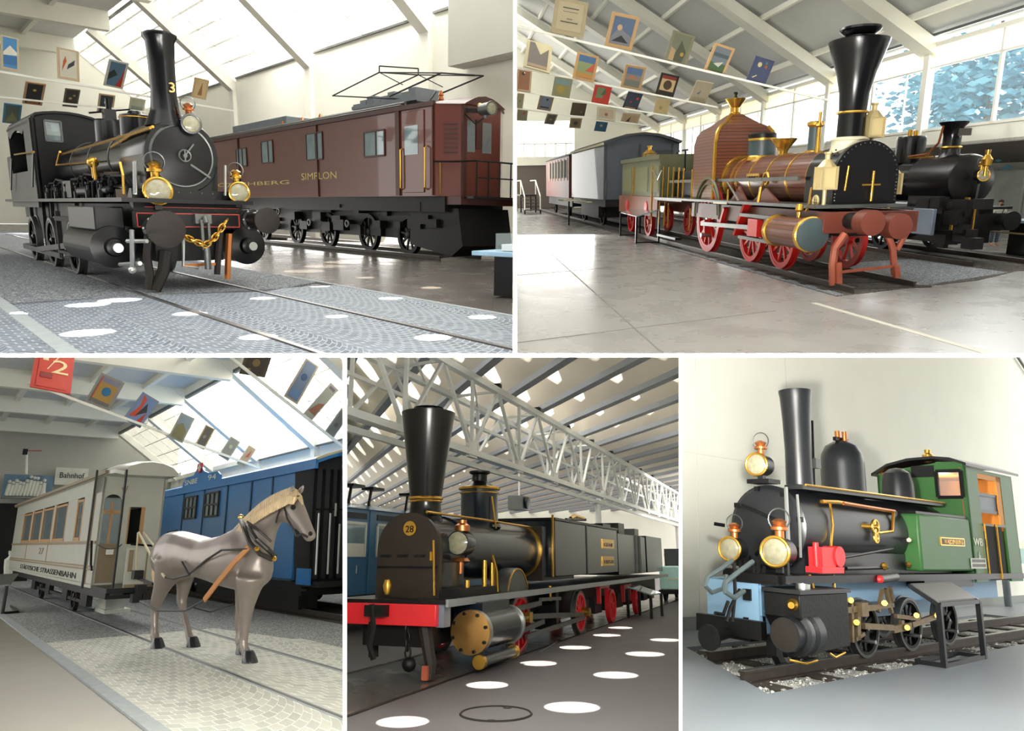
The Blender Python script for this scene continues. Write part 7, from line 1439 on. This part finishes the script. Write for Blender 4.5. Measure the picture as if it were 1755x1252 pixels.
    T.part('rivet_row', m, fr)
    for x in (-1.75, -3.2, -4.6):
        for y, s in ((.57, 1), (-.5, -1)): wheel(T, (x, y, .44), .4, .12, 10, 'black_iron', s, 'dull_steel', crank=-.9)
    # cylinder block, near side
    m = MB('black_iron').prism([(.62, 1.0), (.62, .72), (.3, .3), (-.55, .33), (-.55, 1.0)], 'y', .5, 1.0); cy = T.part('cylinder_block', m, bev=.015)
    m = MB('grey_black').box((-.58, .5, 1.0), (.66, 1.03, 1.05)); T.part('chest_cover', m, cy)
    m = MB('grey_black').lathe((.25, .85, .52), (1, 0, 0), [(.27, 0), (.27, .15), (.24, .19), (.26, .25), (.26, .33), (.21, .35), (.2, .46), (.2, .5)], 36); m.mat('brown_black').lathe((.752, .85, .52), (1, 0, 0), [(.18, 0), (.1, .004), (.01, .006)], 30); T.part('cylinder_head', m, cy); m = MB('brass').lathe((.6, .9, .87), (1, .3, 0), [(.06, 0), (.075, .03), (.04, .08), (.04, .12)], 14).tube([(.75, .9, .24), (.55, 1.0, .2), (.3, 1.0, .22)], .015).tube([(.0, 1.0, .28), (-.1, 1.02, .23), (-.35, 1.02, .27)], .015); T.each('cylinder_tap', m, cy)
    m = MB('black_satin').bar((.36, .46, .45), (.36, .46, .2), .14).bar((.36, .46, .25), (.12, .46, -.04), .1); T.each('rail_guard', m)
    # motion
    m = MB('oily_bronze')
    for p, q, w in (((1450, 1045), (1500, 1040), .08), ((1480, 1072), (1530, 1075), .08), ((1530, 1078), (1560, 1072), .1), ((1562, 1070), (1605, 1055), .08), ((1535, 1055), (1575, 1060), .06), ((1500, 1040), (1530, 1036), .06), ((1458, 1025), (1460, 1100), .05), ((1512, 1010), (1505, 1048), .05), ((1518, 1008), (1528, 1050), .05), ((1525, 1005), (1530, 1030), .04), ((1470, 1050), (1470, 1095), .09), ((1465, 1095), (1480, 1085), .05), ((1545, 1062), (1546, 1080), .08)): m.bar(R.Y(*p, .8), R.Y(*q, .8), .05, w)
    T.each('motion_rod', m); m = MB('brass')
    for u, v in ((1458, 1028), (1516, 1033), (1571, 1054), (1606, 1054), (1468, 1066), (1555, 1075)): m.cyl(R.Y(u, v, .78), R.Y(u, v, .86), .04, n=12)
    T.each('bearing_brass', m); m = MB('oily_bronze').box(R.Y(1466, 1055, .78), R.Y(1488, 1032, .88)); T.part('crosshead', m); m = MB('signal_red').ell(R.Y(1508, 992, .8), .06, 10); T.part('red_knob', m)
    m = MB('dull_steel').cyl(R.Y(1508, 992, .8), R.Y(1535, 988, .8), .06); T.part('reverser_cylinder', m)
    # red pump on the running board
    p = R.Y(1412, 955, .68); m = MB('signal_red').box(p + Vector((-.12, -.1, -.12)), p + Vector((.22, .1, .14))).cyl(p + Vector((-.22, -.1, .02)), p + Vector((-.22, .12, .02)), .14).cyl(p + Vector((.2, 0, -.15)), p + Vector((.2, 0, .2)), .04).box(p + Vector((-.3, -.12, -.2)), p + Vector((.28, .12, -.12))); T.part('oil_pump', m, label='bright red oil pump')
    m = MB('black_satin').tube([R.Y(1446, 982, .7), R.Y(1446, 955, .7), R.Y(1530, 940, .6)], .02).tube([R.Y(1450, 974, .7), R.Y(1520, 972, .7)], .03); m.mat('brass').ell(R.Y(1515, 970, .72), .06, 8).tube([R.Y(1388, 985, .72), R.Y(1395, 1010, .8)], .02).tube([R.Y(1428, 985, .72), R.Y(1430, 1015, .8)], .02); m.mat('steel').cyl(R.Y(1376, 1030, .85), R.Y(1376, 1000, .85), .09); T.each('pump_pipe', m)
    # headlamps
    for u, v, x, r in ((1296, 795, -.1, .17), (1328, 945, .45, .2), (1250, 940, .3, .17)): lamp(T, R.X(u, v, x), r, (1, .15, 0), .34, 'grey_black', 'brass', 'copper')
    m = MB('black_satin').box((-.3, -.1, 2.42), (0, .25, 2.48)).bar((.35, .68, 1.2), (.35, .68, 1.4), .05).bar((.2, -.1, 1.2), (.2, -.1, 1.4), .05); T.each('lamp_bracket', m)
    # front end hoses, centre buffer
    X = lambda u, v, x=.8: R.Y(u, v, .25 if x > .85 else .05); m = MB('hose_grey').tube([X(1255, 960), X(1235, 975), X(1213, 988), X(1208, 1003), X(1220, 1015), X(1240, 1008), X(1246, 985)], .03, 8).tube([X(1290, 962, .9), X(1265, 980, .9), X(1243, 998, .9), X(1242, 1013, .9), X(1258, 1024, .9), X(1275, 1012, .9)], .033, 8); T.each('brake_hose', m)
    m = MB('black_iron')
    for pts in (((1258, 965), (1260, 1015), (1255, 1065)), ((1268, 1010), (1252, 1040), (1245, 1065)), ((1300, 965), (1297, 1020), (1290, 1070)), ((1310, 970), (1305, 1040), (1303, 1075)), ((1290, 960), (1292, 1000), (1285, 1040)), ((1226, 1050), (1240, 1052), (1248, 1030))): m.tube([R.Y(u, v, .2) for u, v in pts], .025)
    rr = random.Random(2)
    for i in range(16): p = R.Y(1262 + rr.random() * 50, 985 + rr.random() * 90, .1 + rr.random() * .2); h = .015 + rr.random() * .04; m.box(p - Vector((h, h, h)), p + Vector((h, h, h * 1.6)))
    T.each('front_gear', m); p = R.Y(1217, 1092, 0.0); q = Vector((.5, p.y - .02, p.z + .06)); m = MB('black_iron').cyl(q, p + Vector((-.1, 0, 0)), .07); m.lathe(p, Vector((1, .05, -.05)), [(.07, -.15), (.16, 0), (.16, .03), (.14, .035), (.03, .0)], 28); m.box(q + Vector((-.1, -.3, -.1)), q + Vector((.1, .3, .1))); T.part('centre_buffer', m)
    m = MB('black_iron').box((.58, -.5, .4), (.7, .5, .62)).box((.5, .0, 1.08), (.6, .7, 1.2)); T.each('end_beam', m)
def misc5():
    def ground(u, y):
        lo, hi = 1060, 1240
        for _ in range(40):
            v = (lo + hi) / 2
            if R.Y(u, v, y).z > 0: lo = v
            else: hi = v
        p = R.Y(u, lo, y); p.z = 0; return p
    a, b = ground(1619, 1.42), ground(1687, 1.38); T = Thing(R, 'information_stand', 'black steel information stand with slanted panel beside the green tank engine', 'sign', a)
    w = (b - a); L = w.length; w.normalize(); e = Vector((-w.y, w.x, 0)).normalized(); e = e if e.y < 0 else -e
    dep = .36; zt = (R.at(1620, 1040, 'x', a.x).z + R.at(1688, 1028, 'x', b.x).z) / 2
    u = lambda p, s, z: Vector((p.x, p.y, 0)) + e * s + Vector((0, 0, z))
    m = MB('grey_black')
    for p in (a, b): m.bar(u(p, 0, 0), u(p, 0, zt), .07); m.bar(u(p, 0, zt), u(p, dep, zt + .22), .06); m.bar(u(p, 0, .03), u(p, dep, .03), .06)
    m.bar(u(a, 0, .03), u(b, 0, .03), .06).bar(u(a, dep, .03), u(b, dep, .03), .06).bar(u(a, 0, zt), u(b, 0, zt), .06).bar(u(a, dep, zt + .22), u(b, dep, zt + .22), .06); T.each('frame_bar', m)
    T.part('panel', MB(C('#4b4a46', .4)).poly([u(a, .02, zt + .03), u(b, .02, zt + .03), u(b, dep, zt + .24), u(a, dep, zt + .24)], (0, 0, .02))); s = w * .1; m = MB('figure_white').poly([u(a, .25, zt + .14) + w * L * .2, u(a, .25, zt + .14) + w * L * .42, u(a, .48, zt + .225) + w * L * .42, u(a, .48, zt + .225) + w * L * .2], (0, 0, .012)); T.part('text_sheet', m)
    x = R.Y(1740, 960, -2.2).x; m = MB('steel_grey').cyl((x + 1.0, -2.2, 0), (x + 1.0, -2.2, 1.6), .1); m.mat('figure_white').ell((x + 1.05, -2.15, 1.75), .12); solo(R, 'steel_post', m, 'slim steel post with white ball at the far right edge behind the cab', 'post')
    p = R.Y(1745, 945, -2.3); m = MB('mint').box((p.x - 1, -2.3, 1.25), (p.x + .8, -2.0, 1.7)); m.mat('slate_dark').box((p.x - .6, -2.0, 1.3), (p.x + .3, -1.98, 1.45)); solo(R, 'display_case', m, 'pale display case on the low wall at the far right edge', 'display case')
shell5(); loco6(); misc5()

def lights():
    R1, R2, R3, R4, R5 = [ROOMS[i] for i in (1, 2, 3, 4, 5)]
    for u, v, w in ((150, 570, 84), (325, 537, 56), (443, 577, 62), (741, 578, 62), (577, 542, 38), (450, 511, 42), (669, 511, 40), (827, 543, 48), (625, 473, 32), (738, 490, 36), (548, 490, 36)): pool(R1, u, v, w, 6, 9000, (.2, -.5, 1))
    for u, v in ((150, 522), (205, 514), (520, 462), (555, 454), (590, 447)): pool(R1, u, v, 70, 6, 7000, (.2, -.5, 1), .1, True, .6)
    for u, v, w in ((690, 1236, 92), (980, 1211, 98), (835, 1173, 74), (1055, 1156, 78), (923, 1136, 64), (1105, 1120, 68), (986, 1109, 56), (1040, 1088, 48), (1140, 1096, 52), (1063, 1075, 42)): pool(R4, u, v, w, 4.5, 5000, (-.1, -.1, 1))
    pool(R3, 75, 1258, 130, 6, 7000, (.1, -.2, 1), .1, True, .5)
    area(R1, (-12, 9, 13), (-10, 3, 0), 26, 10, 5200)
    area(R1, (2, -9, 8), (-4, 2, 1), 8, 6, 110)  # added fill from the front, over the black tank engine
    area(R2, (-10, 10.5, 6), (-10, 3, 1.5), 30, 4, 2600, (.93, .97, 1))
    area(R2, (5, -5, 7), (-8, 1, 2), 6, 6, 200)  # front fill added for the wood clad engine
    area(R2, (-3, 13.8, 2.3), (-7, 12.5, 0), 8, .8, 160)  # fill added inside the annex to brighten curtain and visitor
    fill_point(R5, (-6.6, .0, 2.75), 25)  # added fill that brightens the orange cab interior, no lamp known there
    area(R3, (-12, 9.5, 13), (-8, 3, 0), 26, 10, 8000)
    area(None, (-3.2, 4.6, -.35), (-5.2, 13, 1.5), 3, .5, 420)  # unseen strip added and aimed up to lighten the tram hall ceiling
    area(None, (0, 4.6, -.25), (0, 13, -1.0), 2.2, .5, 330)  # unseen strip added to light the funnel chimney engine from the front
    area(R4, (-18, 7, 1.5), (-18, -6, 8.5), 44, 3, 12000, (1, .95, .86))  # added uplight near the floor, standing in for bounce onto the perforated roof
    flash((1.5, 4.2, -.35), (4.7, 10.5, .3), 4200, .62)  # unseen flash added at front left, throws the chimney shadow on the wall
    area(None, (3.2, 4.4, -.25), (5, 12, -.5), 2, .4, 160)  # strip added as front fill for the green tank engine
LIGHTS.append(lights)
# ================================================================== partitions between the halls, camera, light
def world_ray(u, v): return Vector(((u - CX) / F, 1, -(v - CY) / F))
def partition(name, pa, pb, half, axis, y0, y1):
    """a straight wall of even thickness standing between two halls"""
    a, b = world_ray(*pa), world_ray(*pb)
    th = half / F * y0
    n = Vector((1, 0, 0)) if axis == 'x' else Vector((0, 0, 1))
    m = MB('white_frame'); pts = [EYE + a * y0, EYE + b * y0, EYE + b * y1, EYE + a * y1]
    m.poly([p - n * th for p in pts], n * 2 * th)
    me = build(None, name, m, clip=False); tag(me, kind='structure'); return me
D0 = 5.6
partition('wall_upper', (882.5, -60), (882.5, 608.3), 3.3, 'x', D0, 45)
partition('wall_left', (591, 608.3), (591, 1320), 3.6, 'x', D0, 45)
partition('wall_right', (1166.5, 608.3), (1166.5, 1320), 3, 'x', D0, 45)
partition('floor_edge', (-60, 608.6), (1815, 608.6), 3.2, 'z', D0 - .01, 8)
cam = bpy.data.cameras.new('camera'); co = bpy.data.objects.new('camera', cam); COL.objects.link(co)
co.location = EYE; co.rotation_euler = (PI / 2, 0, 0); cam.sensor_width = 36; cam.lens = 36 * F / 1755; cam.clip_end = 400
SC.camera = co
w = bpy.data.worlds.new('sky'); SC.world = w; w.use_nodes = True; bg = w.node_tree.nodes['Background']
wt = w.node_tree; tc = wt.nodes.new('ShaderNodeTexCoord'); dp = wt.nodes.new('ShaderNodeVectorMath'); dp.operation = 'DOT_PRODUCT'
dp.inputs[1].default_value = Vector((0, .62, .78)); wt.links.new(tc.outputs['Generated'], dp.inputs[0])
mr = wt.nodes.new('ShaderNodeMapRange'); mr.inputs['From Min'].default_value = -.6; mr.inputs['From Max'].default_value = .5; mr.inputs['To Min'].default_value = .16; mr.inputs['To Max'].default_value = 2.9
wt.links.new(dp.outputs['Value'], mr.inputs['Value']); wt.links.new(mr.outputs[0], bg.inputs[1]); bg.inputs[0].default_value = (1.0, .985, .93, 1)
def area(room, loc, tgt, sx, sy, e, col=(1, .98, .93)):
    l = bpy.data.lights.new('daylight_and_fill', 'AREA'); l.shape = 'RECTANGLE'; l.size = sx; l.size_y = sy; l.energy = e; l.color = col  # serves skylight and window daylight as well as the added fills
    o = bpy.data.objects.new('daylight_and_fill', l); COL.objects.link(o)
    p = room.M @ Vector(loc) if room else EYE + Vector(loc); t = room.M @ Vector(tgt) if room else EYE + Vector(tgt); o.location = p; o.rotation_euler = (t - p).to_track_quat('-Z', 'Y').to_euler(); return o
def pool(room, u, v, wpx, h=5., e=300, sun=(.2, -.3, 1), blend=.12, square=False, roll=0.):
    """a beam of sun through a round roof light: one spot whose cone meets the floor at (u, v)"""
    c = room.Z(u, v); a = room.Z(u - wpx / 2, v); r = (a - c).length
    p = c + Vector(sun).normalized() * h
    l = bpy.data.lights.new('sunbeam', 'SPOT'); l.energy = e; l.spot_size = 2 * math.atan(r / h); l.spot_blend = blend; l.shadow_soft_size = .01; l.color = (1, .93, .78)
    o = bpy.data.objects.new('sunbeam', l); COL.objects.link(o); pw, cw = room.M @ p, room.M @ c
    l.use_square = square; o.location = pw; o.rotation_euler = ((cw - pw).to_track_quat('-Z', 'Y').to_matrix() @ Matrix.Rotation(roll, 3, 'Z')).to_euler()
def flash(p, t, e, half, soft=.15):
    l = bpy.data.lights.new('flash_spot', 'SPOT'); l.energy = e; l.spot_size = 2 * half; l.spot_blend = 1.; l.shadow_soft_size = soft; l.color = (1, .97, .9)
    o = bpy.data.objects.new('flash_spot', l); COL.objects.link(o); o.location = EYE + Vector(p); o.rotation_euler = (Vector(t) - Vector(p)).to_track_quat('-Z', 'Y').to_euler()
def fill_point(room, p, e, r=.06):
    l = bpy.data.lights.new('cab_fill', 'POINT'); l.energy = e; l.shadow_soft_size = r; l.color = (1, .9, .7); o = bpy.data.objects.new('cab_fill', l); COL.objects.link(o); o.location = room.M @ Vector(p)  # unseen point source, used as fill only
for f in LIGHTS: f()
SC.view_settings.view_transform = 'Standard'; SC.view_settings.look = 'None'; SC.view_settings.exposure = 0.3; SC.view_settings.gamma = 1.0; SC.view_settings.use_curve_mapping = False
SC.cycles.use_denoising = True; SC.cycles.max_bounces = 6; SC.cycles.diffuse_bounces = 3; SC.cycles.glossy_bounces = 3; SC.cycles.transparent_max_bounces = 12; SC.cycles.sample_clamp_indirect = 6
